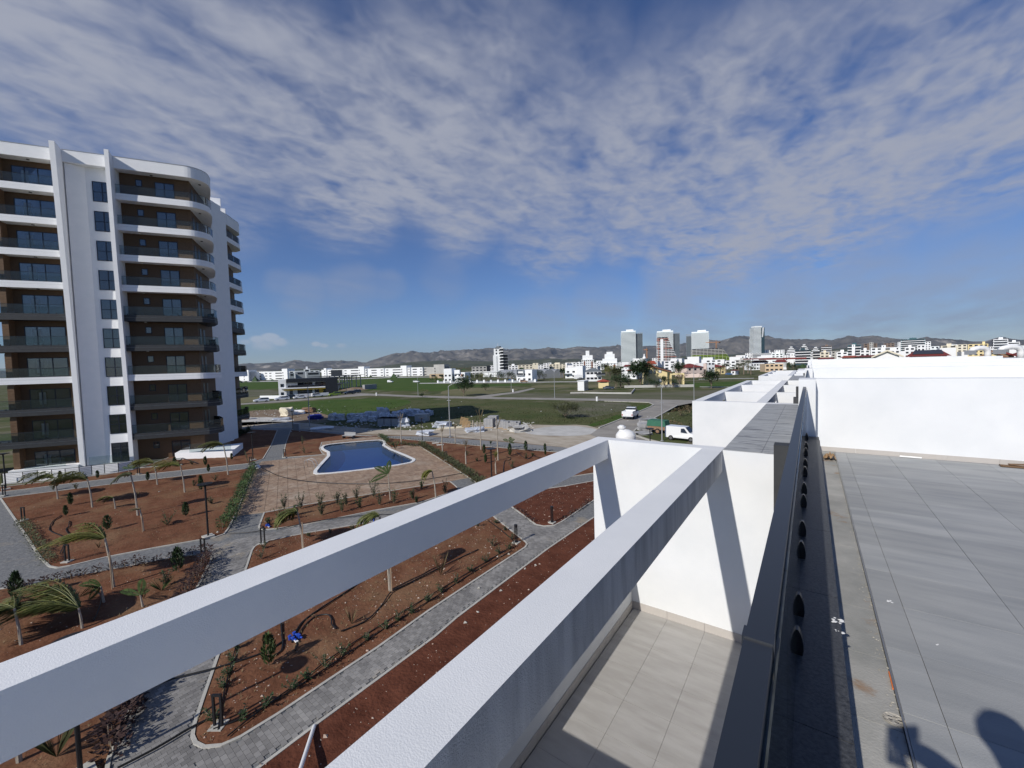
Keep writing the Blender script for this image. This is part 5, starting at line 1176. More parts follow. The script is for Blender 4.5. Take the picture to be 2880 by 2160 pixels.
# ================================================================ the middle distance
def car(px, py, heading, label, paint, kind='suv', L=4.5, group=None, name='parked_car', cat='car'):
    """heading: world angle of the car's nose; px, py: where its middle touches the ground"""
    p = G(px, py); t = thing(name, label, cat, (p.x, p.y, 0), heading, group); Wd = 1.8
    if kind == 'suv': prof = [(-L/2, .35), (-L/2, .95), (-L*.47, 1.5), (-L*.40, 1.58), (L*.05, 1.60), (L*.20, 1.10), (L*.44, .92), (L/2, .75), (L/2, .35)]; cab = [(-L*.455, 1.02), (-L*.42, 1.50), (L*.035, 1.53), (L*.165, 1.08)]
    elif kind == 'sedan': prof = [(-L/2, .3), (-L/2, .9), (-L*.36, 1.0), (-L*.22, 1.40), (L*.04, 1.42), (L*.22, .98), (L*.44, .85), (L/2, .65), (L/2, .3)]; cab = [(-L*.33, .98), (-L*.21, 1.33), (L*.03, 1.35), (L*.18, .97)]
    else: prof = [(-L/2, .35), (-L/2, 1.75), (-L*.47, 1.85), (L*.12, 1.82), (L*.26, 1.12), (L*.46, .95), (L/2, .75), (L/2, .35)]; cab = [(L*.0, 1.15), (L*.0, 1.68), (L*.10, 1.66), (L*.20, 1.12)]
    b = MB(); n = len(prof); ins = [0, 0, .12, .16, .16, .06, .03, .02, 0][:n]
    y0 = [-Wd/2+(ins[i] if i < len(ins) else 0) for i in range(n)]
    b.v = [(prof[i][0], y0[i], prof[i][1]) for i in range(n)]+[(prof[i][0], -y0[i], prof[i][1]) for i in range(n)]
    b.f = [(i, (i+1)%n, n+(i+1)%n, n+i) for i in range(n)]+[tuple(range(n-1, -1, -1)), tuple(range(n, 2*n))]
    o = b.build('body', paint, t); bv = o.modifiers.new('bevel', 'BEVEL'); bv.width = .06; bv.segments = 2
    for s in (-1, 1):
        m = MB(); q = [(x, s*(Wd/2+.004-(.12*(z-.95)/.55 if z > .95 else 0)), z) for x, z in cab]; m.add(q+[(x, y-s*.02, z) for x, y, z in q], [(0, 1, 2, 3), (7, 6, 5, 4), (0, 4, 5, 1), (1, 5, 6, 2), (2, 6, 7, 3), (3, 7, 4, 0)]); m.build('side_window', 'car_glass', t)
        for sx in (-L*.31, L*.31): w = MB().sideprism([(sx+.33*math.cos(a*math.pi/8), .33+.33*math.sin(a*math.pi/8)) for a in range(16)], s*Wd/2-.11*s, s*(Wd/2+.02), 'y'); o = w.build('wheel', 'tyre', t); MB().sideprism([(sx+.2*math.cos(a*math.pi/6), .33+.2*math.sin(a*math.pi/6)) for a in range(12)], s*(Wd/2+.021), s*(Wd/2+.035), 'y').build('rim', 'rim', o)
        MB().box(L/2-.06, s*.5-.16, .62, L/2+.012, s*.5+.16, .76).build('headlight', 'lamp_white', t); MB().box(-L/2-.012, s*.7-.12, .8, -L/2+.05, s*.7+.12, 1.05).build('tail_light', 'tail_red', t)
    xw = L*.05 if kind == 'suv' else (L*.04 if kind == 'sedan' else L*.12); xh = L*.20 if kind != 'van' else L*.26; zt = {'suv': 1.58, 'sedan': 1.40}.get(kind, 1.80); zb = {'suv': 1.12, 'sedan': 1.0}.get(kind, 1.14)
    MB().add([(xw+.05, -.62, zt-.03), (xw+.05, .62, zt-.03), (xh, .72, zb+.02), (xh, -.72, zb+.02), (xw+.05, -.62, zt+.012), (xw+.05, .62, zt+.012), (xh+.02, .72, zb+.05), (xh+.02, -.72, zb+.05)], [(0, 1, 2, 3), (7, 6, 5, 4), (0, 4, 5, 1), (1, 5, 6, 2), (2, 6, 7, 3), (3, 7, 4, 0)]).build('windscreen', 'car_glass', t)
    return t
rd = G(925, 1118)-G(654, 1137); ah = math.atan2(rd.y, rd.x)
CG = 'cars parked along the road by the yellow striped building'
car(735, 1131, ah+math.pi, 'white SUV parked on the road verge, farthest left of the row', 'car_white', 'suv', 4.7, CG)
car(793, 1126, ah+math.pi, 'silver white SUV, second from the left in the row', 'car_white', 'suv', 4.7, CG)
car(812, 1121.5, ah+math.pi, 'dark car half hidden behind the second white SUV', 'car_navy', 'suv', 4.3, CG)
car(844, 1121.5, ah+math.pi, 'low white sedan, third in the row before the white wall', 'car_white', 'sedan', 4.6, CG)
car(894, 1116, ah, 'white SUV in front of the white wall, nearest the yellow corner', 'car_white', 'suv', 4.7, CG)
car(941, 1113, ah+math.pi, 'bright green car in the shade of the black facade', 'car_green', 'suv', 4.4, CG)
car(983, 1109, ah+math.pi, 'black SUV, farthest right of the row', 'car_black', 'suv', 4.9, CG)
car(1000, 1105.5, ah+math.pi, 'dark car just behind the black SUV', 'car_navy', 'suv', 4.5, CG)
car(1712, 1095, .3, 'dark blue car with a bright bonnet beside the small yellow house', 'car_navy', 'sedan', 4.3)
car(1098, 1076, .2, 'white car in front of the villas beyond the field, left one', 'car_white', 'van', 4.4); car(1171, 1076, .2, 'white car in front of the villas beyond the field, right one', 'car_white', 'suv', 4.4)
car(1474, 1075.5, .4, 'beige car at the gate of the modern white villa', 'rust', 'suv', 4.5); car(1438, 1071, .5, 'blue car under a shade behind the villa trees', 'car_blue', 'sedan', 4.3)
car(2050, 1054.5, .2, 'light blue covered car in front of the palms', 'car_blue', 'sedan', 4.4); car(1634, 1068, .3, 'dark car between the two white villas', 'car_black', 'sedan', 4.3)
d_ = G(1835, 1250)-G(1790, 1225); 
def van():
    r0, r1 = G(1896, 1236), G(1990, 1246); a = math.atan2((r1-r0).y, (r1-r0).x)
    return car(1922, 1238, a, 'small white delivery van with side window parked on the grass by the pergola wall', 'car_white', 'van', 4.2, None, 'parked_van', 'van')
van()
def pickup():
    a, c = G(1750, 1182), G(1776, 1179); fw_ = (G(1840, 1143)-G(1770, 1180)); hd = math.atan2(fw_.y, fw_.x); p = G(1774, 1176); t = thing('pickup_truck', 'white pickup truck with lowered tailgate and dark cab parked on the grey road', 'pickup', (p.x, p.y, 0), hd)
    L, Wd = 5.2, 1.9
    b = MB(); b.box(-L/2+.1, -Wd/2, .55, L/2, Wd/2, 1.05); b.box(L*.10, -Wd/2, 1.05, L*.44, Wd/2, 1.15); b.box(-L/2+.1, -Wd/2, 1.05, -L*.02, -Wd/2+.08, 1.5); b.box(-L/2+.1, Wd/2-.08, 1.05, -L*.02, Wd/2, 1.5); b.box(-L*.03, -Wd/2+.01, 1.05, L*.0, Wd/2-.01, 1.6)
    o = b.build('body', 'car_white', t)
    b = MB(); b.sideprism([(-L*.0, 1.06), (L*.03, 1.92), (L*.22, 1.95), (L*.33, 1.16)], -Wd/2+.12, Wd/2-.12, 'y'); b.build('cab', 'car_glass', t); MB().box(L*.02, -Wd/2+.14, 1.93, L*.23, Wd/2-.14, 2.0).build('roof', 'car_white', t)
    MB().box(-L/2-.06, -Wd/2-.02, .62, -L/2+.06, Wd/2+.02, 1.55).build('tailgate', 'car_white', t); MB().box(-L/2, -Wd/2+.1, .42, -L/2+.16, Wd/2-.1, .56).build('bumper', 'dark_metal', t)
    MB().box(-L/2-.075, -.25, .82, -L/2-.061, .25, .93).build('number_plate', 'lamp_white', t)
    for s in (-1, 1):
        MB().box(-L/2-.07, s*.86-.07, .75, -L/2-.058, s*.86+.07, 1.05).build('tail_light', 'tail_red', t); MB().box(L*.24, s*(Wd/2+.02)-.1, 1.25, L*.28, s*(Wd/2+.02)+.12, 1.45).build('mirror', 'dark_metal', t)
        for sx in (-L*.29, L*.31): w = MB().sideprism([(sx+.38*math.cos(q*math.pi/8), .38+.38*math.sin(q*math.pi/8)) for q in range(16)], s*Wd/2-.2*s, s*(Wd/2+.01), 'y').build('wheel', 'tyre', t)
pickup()
def trailer():
    p = G(1852, 1218); a, c = G(1836, 1222), G(1880, 1226); hd = math.atan2((c-a).y, (c-a).x); t = thing('trailer', 'old rusty trailer loaded under a green tarpaulin on the grass', 'trailer', (p.x, p.y, 0), hd)
    MB().box(-1.3, -.8, .6, 1.3, .8, 1.25).build('box', 'rust', t); b = MB(); b.sideprism([(-1.4, 1.1), (-1.25, 1.95), (1.2, 1.9), (1.4, 1.12)], -.86, .86, 'y'); b.build('tarpaulin', 'tarp_green', t)
    for s in (-1, 1): w = MB().sideprism([(.2+.4*math.cos(q*math.pi/8), .4+.4*math.sin(q*math.pi/8)) for q in range(16)], s*.72, s*.9, 'y').build('wheel', 'tyre', t); MB().sideprism([(.2+.24*math.cos(q*math.pi/6), .4+.24*math.sin(q*math.pi/6)) for q in range(12)], s*.901, s*.92, 'y').build('rim', 'rust', w)
    MB().tube([(1.3, 0, .6), (2.3, 0, .55)], .05, 6).build('drawbar', 'rust', t)
trailer()
# white water tank just beyond the pergola wall: stands on the lower roof of the next unit
def tank():
    p = AT(1760, 1250, 24.5); z = G(1760, 1243).z
    t = thing('water_tank', 'white plastic water tank with domed top and lid just beyond the pergola corner', 'water tank', (p.x, p.y, 0))
    zc = H-24.5*(1220-1019)/FOC*1.0
    r = 26/FOC*24.5*1.02; MB().lathe([(r, zc-1.9), (r, zc-.05), (r*.98, zc+.05), (r*.75, zc+.22), (r*.4, zc+.32), (.0, zc+.36)], n=24).build('shell', 'white_plastic', t, smooth=True)
    MB().lathe([(.16, zc+.25), (.16, zc+.55), (.10, zc+.58), (0, zc+.58)], (-r*.42, .0), 12).build('neck', 'white_plastic', t); MB().lathe([(.24, zc+.40), (.24, zc+.50), (0, zc+.5)], (-r*.42, .0), 12).build('lid', 'white_plastic', t)
    MB().lathe([(r+.25, 0), (r+.25, zc-1.92), (0, zc-1.92)], n=4).build('stand', 'conc', t)
tank()
def street_lamp(px, py, h, label, arm=1.6, sgn=1, mark=True):
    p = G(px, py); t = thing('street_lamp', label, 'street lamp', (p.x, p.y, 0), YAW, 'galvanised street lamps'); MB().cyl((0, 0), .09, 0, h, 10, .055).build('post', 'galv', t); MB().cyl((0, 0), .22, 0, .06, 12).build('base_plate', 'galv', t)
    if arm: MB().tube([(0, 0, h), (sgn*arm*.35, .1, h+.35), (sgn*arm, .3, h+.55)], .035, 6).build('arm', 'galv', t); MB().box(sgn*arm-.1, .2, h+.5, sgn*arm+.35, .42, h+.58).build('lamp_head', 'dark_metal', t)
    if mark: MB().box(-.28, -.04, h*.72, .28, -.02, h*.72+.1).build('bracket', 'galv', t)
street_lamp(1266, 1230, 7.6, 'grey street lamp on the sidewalk behind the sapling bed')
street_lamp(1862, 1240, 6.9, 'grey street lamp between the green trailer and the white van')
street_lamp(871, 1199, 7.5, 'street lamp on the dirt road in the shade behind the pool', 1.2, 1, False)
for a in ((1176, 1113, 7.0, 'thin grey street lamp by the road left of the round tree'), (1438, 1098, 6.5, 'thin leaning pole at the branch road'), (1560, 1119, 8.0, 'thin grey pole beside the road right of the branch road'), (1952, 1124, 8.8, 'thin grey pole by the road near the pergola tip'), (974, 1103, 7.0, 'thin grey pole by the open concrete frame')): street_lamp(*a, arm=.9, mark=False)
for x, y, lab in ((1059, 1113, 'white marker post by the road left of a fallen thing'), (1443, 1103, 'white marker post at the branch road'), (1679, 1128, 'white marker post at the road edge above the big bush')): p = G(x, y); tag(MB().cyl((0, 0), .28, 0, 1.2, 8).build('marker_post', 'white_far', loc=p), lab, 'post')
# ---------------------------------------------------------------- trees
def tree(px, py, h, w, label, m='leaf_dark', dens=1.0, trunk=.3, group=None, name='tree', squash=.75, leaf=None, p=None):
    p = p or G(px, py); t = thing(name, label, 'tree', (p.x, p.y, 0), 0, group); b = MB(); s = MB(); th = h*trunk; leaf = leaf or max(.22, h*.055); clumps = []
    for i in range(int(16*dens)+6):
        a = random.uniform(0, 6.28); e = random.uniform(-.35, 1); r = random.random()**.4*.8; clumps.append(Vector((math.cos(a)*math.sqrt(max(0, 1-e*e*.9))*w/2*r, math.sin(a)*math.sqrt(max(0, 1-e*e*.9))*w/2*r, th+(h-th)*(.5+.42*e*r))))
    s.tube([(0, 0, 0), (w*.02, 0, th*.7), (0, 0, th+(h-th)*.4)], h*.03, 7, h*.012)
    for c in clumps[:9]: s.tube([(0, 0, th*.8), c*.5+Vector((0, 0, th*.4)), c], h*.012, 5, h*.004)
    for c in clumps:
        q = min(w, h-th)*random.uniform(.15, .26)
        for _ in range(int(80*min(1.5, dens))):
            d = Vector((random.gauss(0, 1), random.gauss(0, 1), random.gauss(0, squash))).normalized(); rr = q*random.random()**.4; b.leaf(c+d*rr, d+Vector((random.uniform(-.6, .6), random.uniform(-.6, .6), random.uniform(-.4, .6))), (0, 0, 1), leaf*random.uniform(.6, 1.3), leaf*.7)
    b.build('crown', m, t); s.build('trunk', 'bark', t); return t
random.seed(5)
tree(1304, 1113.5, 6.6, 9.6, 'round dark tree standing alone beside the road', 'leaf_dark', 1.8, .18)
tree(1365, 1099, 3.6, 4.0, 'small round bush tree in the dry field right of the lone tree', 'leaf_dark', .8, .1)
tree(1590, 1176, 3.4, 7.8, 'big twiggy grey green bush in the field above the gravel', 'leaf_olive', 2.6, .12, None, 'bush', .7, .16)
tree(1188, 1117, 1.5, 2.2, 'small round bush at the road edge above the shadow', 'leaf_dark', .5, .1, None, 'bush')
tree(2000, 1092, 7.5, 6.5, 'dark tree right of the dirt track end', 'leaf_dark', 1.4, .2)
for a in ((1800,1086,11.5,12,'big dark tree left of the yellow villa','leaf_dark',2.4,.15), (1770,1088,5,6,'low dark tree at the foot of the big one','leaf_dark',1,.1), (1824,1088,3.6,5,'dark bush in front of the yellow villa bay','leaf_dark',1,.1), (1845,1090,3.2,5,'dark bush at the wall of the yellow villa','leaf_dark',1,.1), (1868,1090,5.2,3,'narrow dark tree right of the yellow villa windows','leaf_dark',1,.1),
          (1893,1090,3.8,4,'dark tree at the right end of the yellow villa garden','leaf_dark',1,.12), (1910,1062,10,9,'round dark tree between yellow villa and pink house','leaf_dark',1.6,.15), (1912,1088,6.5,5,'bare brownish tree right of the yellow villa','leaf_dry',.6,.2), (1735,1075,9,9,'grey green tree behind the small red roofed house','leaf_olive',1.5,.15), (1716,1062,9.5,10,'yellow green tree behind the white villa with grey roof','leaf_yellow',1.2,.15),
          (1705,1056,10,8,'dark tree left of the yellow green one','leaf_dark',1.2,.2), (1745,1091,6,7,'dark bush right of the dark blue car','leaf_dark',1.2,.1), (1732,1092,5.5,5,'dark bush beside the small yellow house','leaf_dark',1,.1), (1760,1072,4,4.5,'round dark tree before the red roofed house','leaf_dark',.8,.15), (1925,1066,3.5,5,'pale pinkish bare tree at the corner of the pink wall','leaf_dry',.6,.2)): tree(a[0], a[1], a[2], a[3], a[4], a[5], a[6]*.8, a[7], 'garden trees of the villas')
VG = 'garden trees in front of the white villas'
for i, (x, y, h, w, m, lab) in enumerate(((1275,1074,5,2.6,'leaf_yellow','yellow green cone tree at the left villa'),(1288,1075,4,3.5,'leaf_dark','low dark tree beside the left villa'),(1300,1075,6,4.5,'leaf_dark','dark tree left of the round yellow green one'),(1313,1075,5.5,4,'leaf_yellow','round yellow green tree by the long canopy'),(1325,1074,6.5,3.5,'leaf_mid','slim green tree by the long canopy'),(1341,1075,6.5,5.5,'leaf_dark','broad dark tree in front of the concrete block'),
    (1355,1074,7,6,'leaf_yellow','yellowish tree with feathery top in front of the white canopy'),(1367,1076,5,4,'leaf_mid','dark green tree below the feathery one'),(1382,1075,6.5,3,'leaf_dark','narrow dark tree left of the white tower foot'),(1402,1074,8,6.5,'leaf_dark','dark palm like tree at the white tower foot'),(1414,1074,7,5,'leaf_dark','dark tree just right of the palm like one'),(1429,1073,7.5,4,'leaf_olive','olive tree right of the white tower'),(1439,1073,8,4,'leaf_dark','conifer left of the modern villa'),(1448,1073,5,4,'leaf_dark','low conifer touching the modern villa'),
    (1503,1070,7.5,5,'leaf_dark','dark tree before the greenhouses, left one'),(1516,1069,8,6,'leaf_dark','tall dark tree before the greenhouses, middle one'),(1530,1070,5,6,'leaf_olive','olive bush before the greenhouses'),(1550,1062,8.5,4,'leaf_dark','dark conifer before the greenhouses, right pair left'),(1560,1062,7,5,'leaf_dark','spreading conifer before the greenhouses, right pair'),(1578,1063,9,2.6,'leaf_dark','narrow cypress left of the white cube villa'),(1585,1063,8.5,2.6,'leaf_dark','second narrow cypress touching the white cube villa'),
    (1245,1074,6,3.5,'leaf_dark','dark tree at the left end of the villa row'),(1222,1074,5,5,'leaf_dark','dark bushes by the peach unfinished wall'),(1213,1075,4,3,'leaf_mid','low green bush at the far left of the villa row'),(1228,1076,5,2.6,'leaf_yellow','light green cone tree by the low white wall'))): tree(x, y, h, w, lab, m, .55, .12, VG)
def bigpalm(px, py, h, label):
    p = G(px, py); t = thing('date_palm', label, 'palm', (p.x, p.y, 0), 0, 'big palms near the pink house'); MB().cyl((0, 0), .35, 0, h, 8, .25).build('trunk', 'bark', t)
    for k in range(26):
        a = k*2.4; e = random.uniform(-.1, .9); d = Vector((math.cos(a), math.sin(a), e)).normalized(); L = 3.4; b = MB(); q = Vector((0, 0, h)); dd = d.copy()
        for i in range(7):
            q2 = q+dd*L/7
            for s in (-1, 1): sd = dd.cross(Vector((0, 0, 1))).normalized(); b.leaf(q, sd*s+dd*.6+Vector((0, 0, -.4)), (0, 0, 1), .9, .22)
            dd = (dd+Vector((0, 0, -.24))).normalized(); q = q2
        b.build('frond', 'leaf_olive', t)
for x, y, h, lab in ((2042,1054,7,'date palm left of the small white gate house'), (2062,1053,4.5,'short date palm behind the gate house'), (2078,1053,6.5,'date palm right of the gate house'), (2092,1053,7.0,'tall date palm in the middle of the palm group'), (2104,1050,8.5,'tallest date palm at the right of the group'), (2112,1053,5,'short date palm at the right end of the group'), (2026,1054,4.5,'short palm at the right of the pink wall')): bigpalm(x, y, h, lab)
# ---------------------------------------------------------------- builders for houses
def frame(pxl, pyl, pxr, pyr=None, D=None):
    if D is None: a, c = G(pxl, pyl), G(pxr, pyr)
    else: a, c = AT(pxl, 1080, D), AT(pxr, 1080, D)
    a.z = c.z = 0; d = c-a; return a, d.length, math.atan2(d.y, d.x)
def ztop(px, y, D):                                   # height of a thing at distance D whose top shows at y
    d = ray(px, y); return H+d.z/math.hypot(d.x, d.y)*D
def win(r, x0, x1, z0, z1, y=-.0, m='dark_far', nm='window', ff=True):
    w = MB().box(x0, y-.06, z0, x1, y+.02, z1).build(nm, m, r)
    return w
def block(label, a, L, rot, dep, h, wall='white_far', cat='building', name='house', rows=2, cols=3, ww=1.4, wh=1.2, m='dark_far', side=True, base=.9, fl=3.0, roof=None, group=None, over=.25, skipw=()):
    r = thing(name, label, cat, a, rot, group); MB().box(0, 0, 0, L, dep, h).build('wall', wall, r)
    for i in range(rows):
        for j in range(cols):
            if (i, j) in skipw: continue
            x = L*(j+.5)/cols; z = base+i*fl; w = win(r, x-ww/2, x+ww/2, z, z+wh, 0, m)
    if roof == 'flat': MB().box(-over, -over, h, L+over, dep+over, h+.35).build('roof', wall, r)
    if roof and roof.startswith('hip'):
        k = roof.split(':')[1]; o = over+.3; hh = min(L, dep)*.22; ix = min(L, dep)/2; b = MB(); b.add([(-o, -o, h), (L+o, -o, h), (L+o, dep+o, h), (-o, dep+o, h), (ix, dep/2, h+hh), (L-ix, dep/2, h+hh)], [(0, 1, 5, 4), (1, 2, 5), (2, 3, 4, 5), (3, 0, 4), (3, 2, 1, 0)]); b.build('roof', k, r)
    return r
def far_block(label, xl, xr, yt, D, dep=14, wall='white_far', rows=0, cols=0, group=None, name='apartment_block', cat='building', fl=3.2, m='dark_far', roofbox=True, stripes=False, wfrac=.55, slab=None, yb=None):
    a, L, rot = frame(xl, 0, xr, D=D); h = max(4, ztop((xl+xr)/2, yt, D)); r = thing(name, label, cat, a, rot, group); MB().box(0, 0, 0, L, dep, h).build('wall', wall, r)
    nf = max(1, int(h/fl)); rows = rows or nf
    if stripes:
        for i in range(nf): z = h-(i+1)*fl+.9; MB().box(L*.04, -.15, z, L*.96, .01, z+1.5).build('window_band', m, r) if z > 0 else None
        for i in range(nf): z = h-(i+1)*fl; MB().box(-.3, -1.3, z, L+.3, 0, z+.85).build('balcony', slab or wall, r) if z > 0 else None
    else:
        cols = cols or max(2, int(L/4.5)); n = 0
        for i in range(min(nf, rows)):
            for j in range(cols):
                x = L*(j+.5)/cols; z = h-(i+1)*fl+1.0; w = L/cols*wfrac/2
                if z > 0: MB().box(x-w, -.12, z, x+w, .01, z+1.5).build('window', m, r)
    if roofbox: MB().box(L*.35, dep*.3, h, L*.65, dep*.7, h+2.4).build('roof_hut', wall, r)
    return r
# dealership with yellow stripe
def dealer():
    a, L, rot = frame(800, 1115, 949, 1107.5); r = thing('commercial_building', 'two storey white and black building with a yellow stripe along the ground floor', 'building', a, rot); dep = 14
    h = 7.0; MB().box(0, 0, 0, L, dep, h-.2).build('wall', 'white_far', r); MB().box(-2.0, -.6, 0, .9, 9, h+.1).build('end_wall', 'white_bright', r)
    MB().box(1.0, -1.6, h-1.25, L+.3, dep, h+.25).build('roof_fascia', 'dark_far', r); MB().box(L-4.6, -1.6, 0, L+.3, dep-.02, h-1.26).build('side_frame', 'dark_far', r)
    MB().box(-1.0, -1.8, 3.15, L-4.7, -.02, 3.6).build('balcony_slab', 'white_far', r); MB().box(1.6, -1.7, 3.62, 13.5, -1.62, 4.6).build('balcony_rail', 'dark_far', r); MB().box(0, -1.5, 2.55, L-4.7, -1.3, 3.12).build('yellow_stripe', 'yellow_paint', r); MB().box(L-7.2, -.2, 0, L-5.6, -.01, 2.54).build('yellow_panel', 'yellow_paint', r)
    for x0, x1, z0, z1 in ((5, 10.6, .4, 2.5), (11.6, 18.6, .4, 2.5), (5.2, 10.8, 3.7, 5.5), (12, 17.4, 3.7, 5.5), (19.2, 20.2, 3.7, 5.6), (2, 3.2, .4, 2.5), (-1.2, -.2, .5, 1.8), (-1.2, 0, 4.0, 5.3)):
        if x1 < L-.5: w = win(r, x0, x1, z0, z1, -.05 if x0 > 0 else -.62, 'window_frame'); n = max(1, int((x1-x0)/1.3)); [MB().box(x0+(x1-x0)*i/n+.06, -.13 if x0 > 0 else -.72, z0+.08, x0+(x1-x0)*(i+1)/n-.06, -.112 if x0 > 0 else -.70, z1-.08).build('pane', 'pane_dark', w) for i in range(n)]
    w1, w2 = frame(731, 1122, 805, 1121), None
    t = thing('boundary_wall', 'long low white wall left of the yellow striped building', 'wall', w1[0], w1[2]); MB().box(0, 0, 0, w1[1]+3, .3, 1.25).build('wall_face', 'white_bright', t)
    w1 = frame(806, 1119, 925, 1111.5); t = thing('boundary_wall', 'low white wall in front of the yellow striped building behind the cars', 'wall', w1[0], w1[2]); MB().box(0, 0, 0, w1[1], .3, 1.2).build('wall_face', 'white_far', t)
dealer()
def skeleton():
    a, L, rot = frame(949, 1097, 1015, 1089); r = thing('concrete_frame', 'unfinished concrete frame with stairs beside the black facade', 'building', a, rot); 
    for i in range(6):
        for y in (0, 7, 13): MB().box(L*i/5-.2, y-.2, 0, L*i/5+.2, y+.2, 6.6 if i < 3 else 7.2).build('column', 'conc_far', r)
    MB().box(-.4, -.5, 3.2, L*.45, 13.3, 3.5).build('slab', 'conc_far', r); MB().box(-.4, -.5, 6.4, L*.7, 13.3, 6.7).build('slab', 'conc_far', r); MB().box(-3, -1, 7.2, L+3, 14, 7.4).build('roof', 'dark_far', r)
    MB().add([(1, 1, 0), (3, 1, 0), (6.5, 1, 3.2), (4.5, 1, 3.2), (1, 2, 0), (3, 2, 0), (6.5, 2, 3.2), (4.5, 2, 3.2)], [(0, 1, 2, 3), (7, 6, 5, 4), (0, 4, 5, 1), (3, 2, 6, 7), (0, 3, 7, 4), (1, 5, 6, 2)]).build('stairs', 'conc_far', r)
    a, L, rot = frame(1026, 1096, 1060, 1093); r = thing('block_stack', 'big stack of grey concrete blocks in the green field', 'blocks', a, rot)
    for z in (0, 1.25):
        for i in range(6): MB().box(L*i/6+.03, 0, z+.02, L*(i+1)/6-.03, 1.6, z+1.23).build('block', 'block', r)
    p = G(1000, 1096); tag(MB().lathe([(8, 0), (5, .7), (2, 1.2), (0, 1.3)], n=9).build('soil_heap', 'dirt_brown', loc=p), 'reddish heap of soil in front of the concrete frame', 'soil heap')
skeleton()
# row of white four storey blocks beyond the green field
def row_unit(x0, x1, xt0, xt1, yt, yw, yb, label, glass=False, concrete=False):
    a, L, rot = frame(x0, yb, x1, yb-(x1-x0)*.020); D = math.hypot(a.x, a.y); s = L/(x1-x0); wall = 'conc_far' if concrete else 'white_bright'
    r = thing('apartment_block', label, 'building', a, rot, 'white four storey blocks beyond the green field'); hw = ztop(x0, yw, D); ht = ztop(x0, yt, D)
    t0, t1 = (xt0-x0)*s, (xt1-x0)*s
    MB().box(0, 0, 0, L, 14, hw).build('wall', wall, r); MB().box(t0, -1.5, 0, t1, 10, ht).build('stair_tower', wall, r)
    fh = hw/3.15
    for i in range(3):
        z = .9+i*fh
        for f0, f1 in ((.06, .16), (.36, .72)) if t0 > L*.5 else ((.34, .62), (.84, .95)):
            if f1*L < t0 or t0 < L*.3: MB().box(f0*L, -.1, z+(.3 if f1-f0 < .2 else .1), f1*L, .02, z+1.3).build('window', 'dark_far', r)
        MB().box(t0+1, -1.6, z+.2, t0+2.2, -1.48, z+1.8).build('window', 'dark_far', r)
    if glass: MB().box(L*.45, -.2, 1.5, L*.97, .02, hw-.8).build('window_wall', 'dark_far', r)
for a in ((652,703,688,703,1042,1048,1072,'white block at the left end beside the apartment tower'), (703,755,706,712,1047,1046,1070,'white block with two rows of small windows, second from the left'), (755,813,797,812,1038.5,1045,1069,'white block with a tall right stair tower, third from the left'), (905,965,914,921,1036,1040,1061,'white block with a dark glass right half',True),
          (966,1027,1011,1027,1032.5,1038,1061,'white block with a stair tower, right of the glass one'), (1028,1080,1030,1034,1037,1037,1060,'plain white block with narrow ledges, middle right of the row'), (1083,1146,1130,1146,1030,1036,1059,'white block with a roof hut and right stair tower'), (1147,1189,1150,1156,1034,1034,1058,'white block left of the grey unfinished one'), (1190,1252,1223,1252,1026.5,1033,1057,'grey unfinished concrete block at the right end of the row',False,True)): row_unit(*a)
far_block('pale grey modern house with wide dark window, left one', 815, 829, 1049, 380, 14, 'grey_paint', 1, 1, name='house', roofbox=False); far_block('white cube house rising behind the grey one', 856, 874, 1038, 440, 14, 'white_bright', 1, 1, name='house'); far_block('grey modern house with a wide dark window, right one', 863, 902, 1046, 385, 14, 'grey_paint', 1, 1, name='house', roofbox=False, wfrac=.75)
far_block('grey modern house with slanted roof in the middle', 832, 860, 1045, 390, 14, 'grey_paint', 1, 1, name='house', roofbox=False); far_block('pale low wall of a white house by the grey ones', 814, 900, 1042.5, 470, 12, 'white_bright', 1, 6, name='house', roofbox=False)
far_block('peach coloured low wall building under the unfinished block', 1209, 1252, 1052, 400, 10, 'peach_wall', 1, 2, name='house', roofbox=False)
# villas beyond the fields
def villa_at(xl, yl, xr, yr, ytop, label, wall='white_bright', dep=10, rows=2, cols=3, roof=None, **k):
    a, L, rot = frame(xl, yl, xr, yr); D = math.hypot(a.x, a.y); return block(label, a, L, rot, dep, ztop(xl, ytop, D), wall, rows=rows, cols=cols, roof=roof, **k)
villa_at(1249,1075,1271,1074.5,1037,'white modern villa with tall glass at the left end of the villa row', cols=2)
r = villa_at(1277,1074,1308,1073.5,1048,'white and brown villa with stacked boxes and a round terrace', cols=3); L_=9; MB().box(2, -2.5, 2.6, 8, .0, 3.2).build('terrace', 'white_bright', r); MB().box(1, -1.2, 5.6, 5, .02, 8.2).build('upper_box', 'white_bright', r); MB().box(5.6, -.8, 3.6, 6.6, .02, 5.2).build('brown_panel', 'brick_brown', r)
r = villa_at(1453,1074,1497,1073.5,1041,'modern white villa with a grey framed balcony window', cols=3, dep=9); MB().box(.3, -1.2, 3.9, 5.2, -.02, 4.3).build('frame', 'grey_paint', r); MB().box(.3, -1.2, 7.3, 5.2, -.02, 7.7).build('frame', 'grey_paint', r); MB().box(.3, -1.2, 4.3, .7, -.02, 7.3).build('frame', 'grey_paint', r); MB().box(4.8, -1.2, 4.3, 5.2, -.02, 7.3).build('frame', 'grey_paint', r); MB().box(.8, -1.15, 4.3, 4.7, -1.05, 5.3).build('rail', 'dark_far', r)
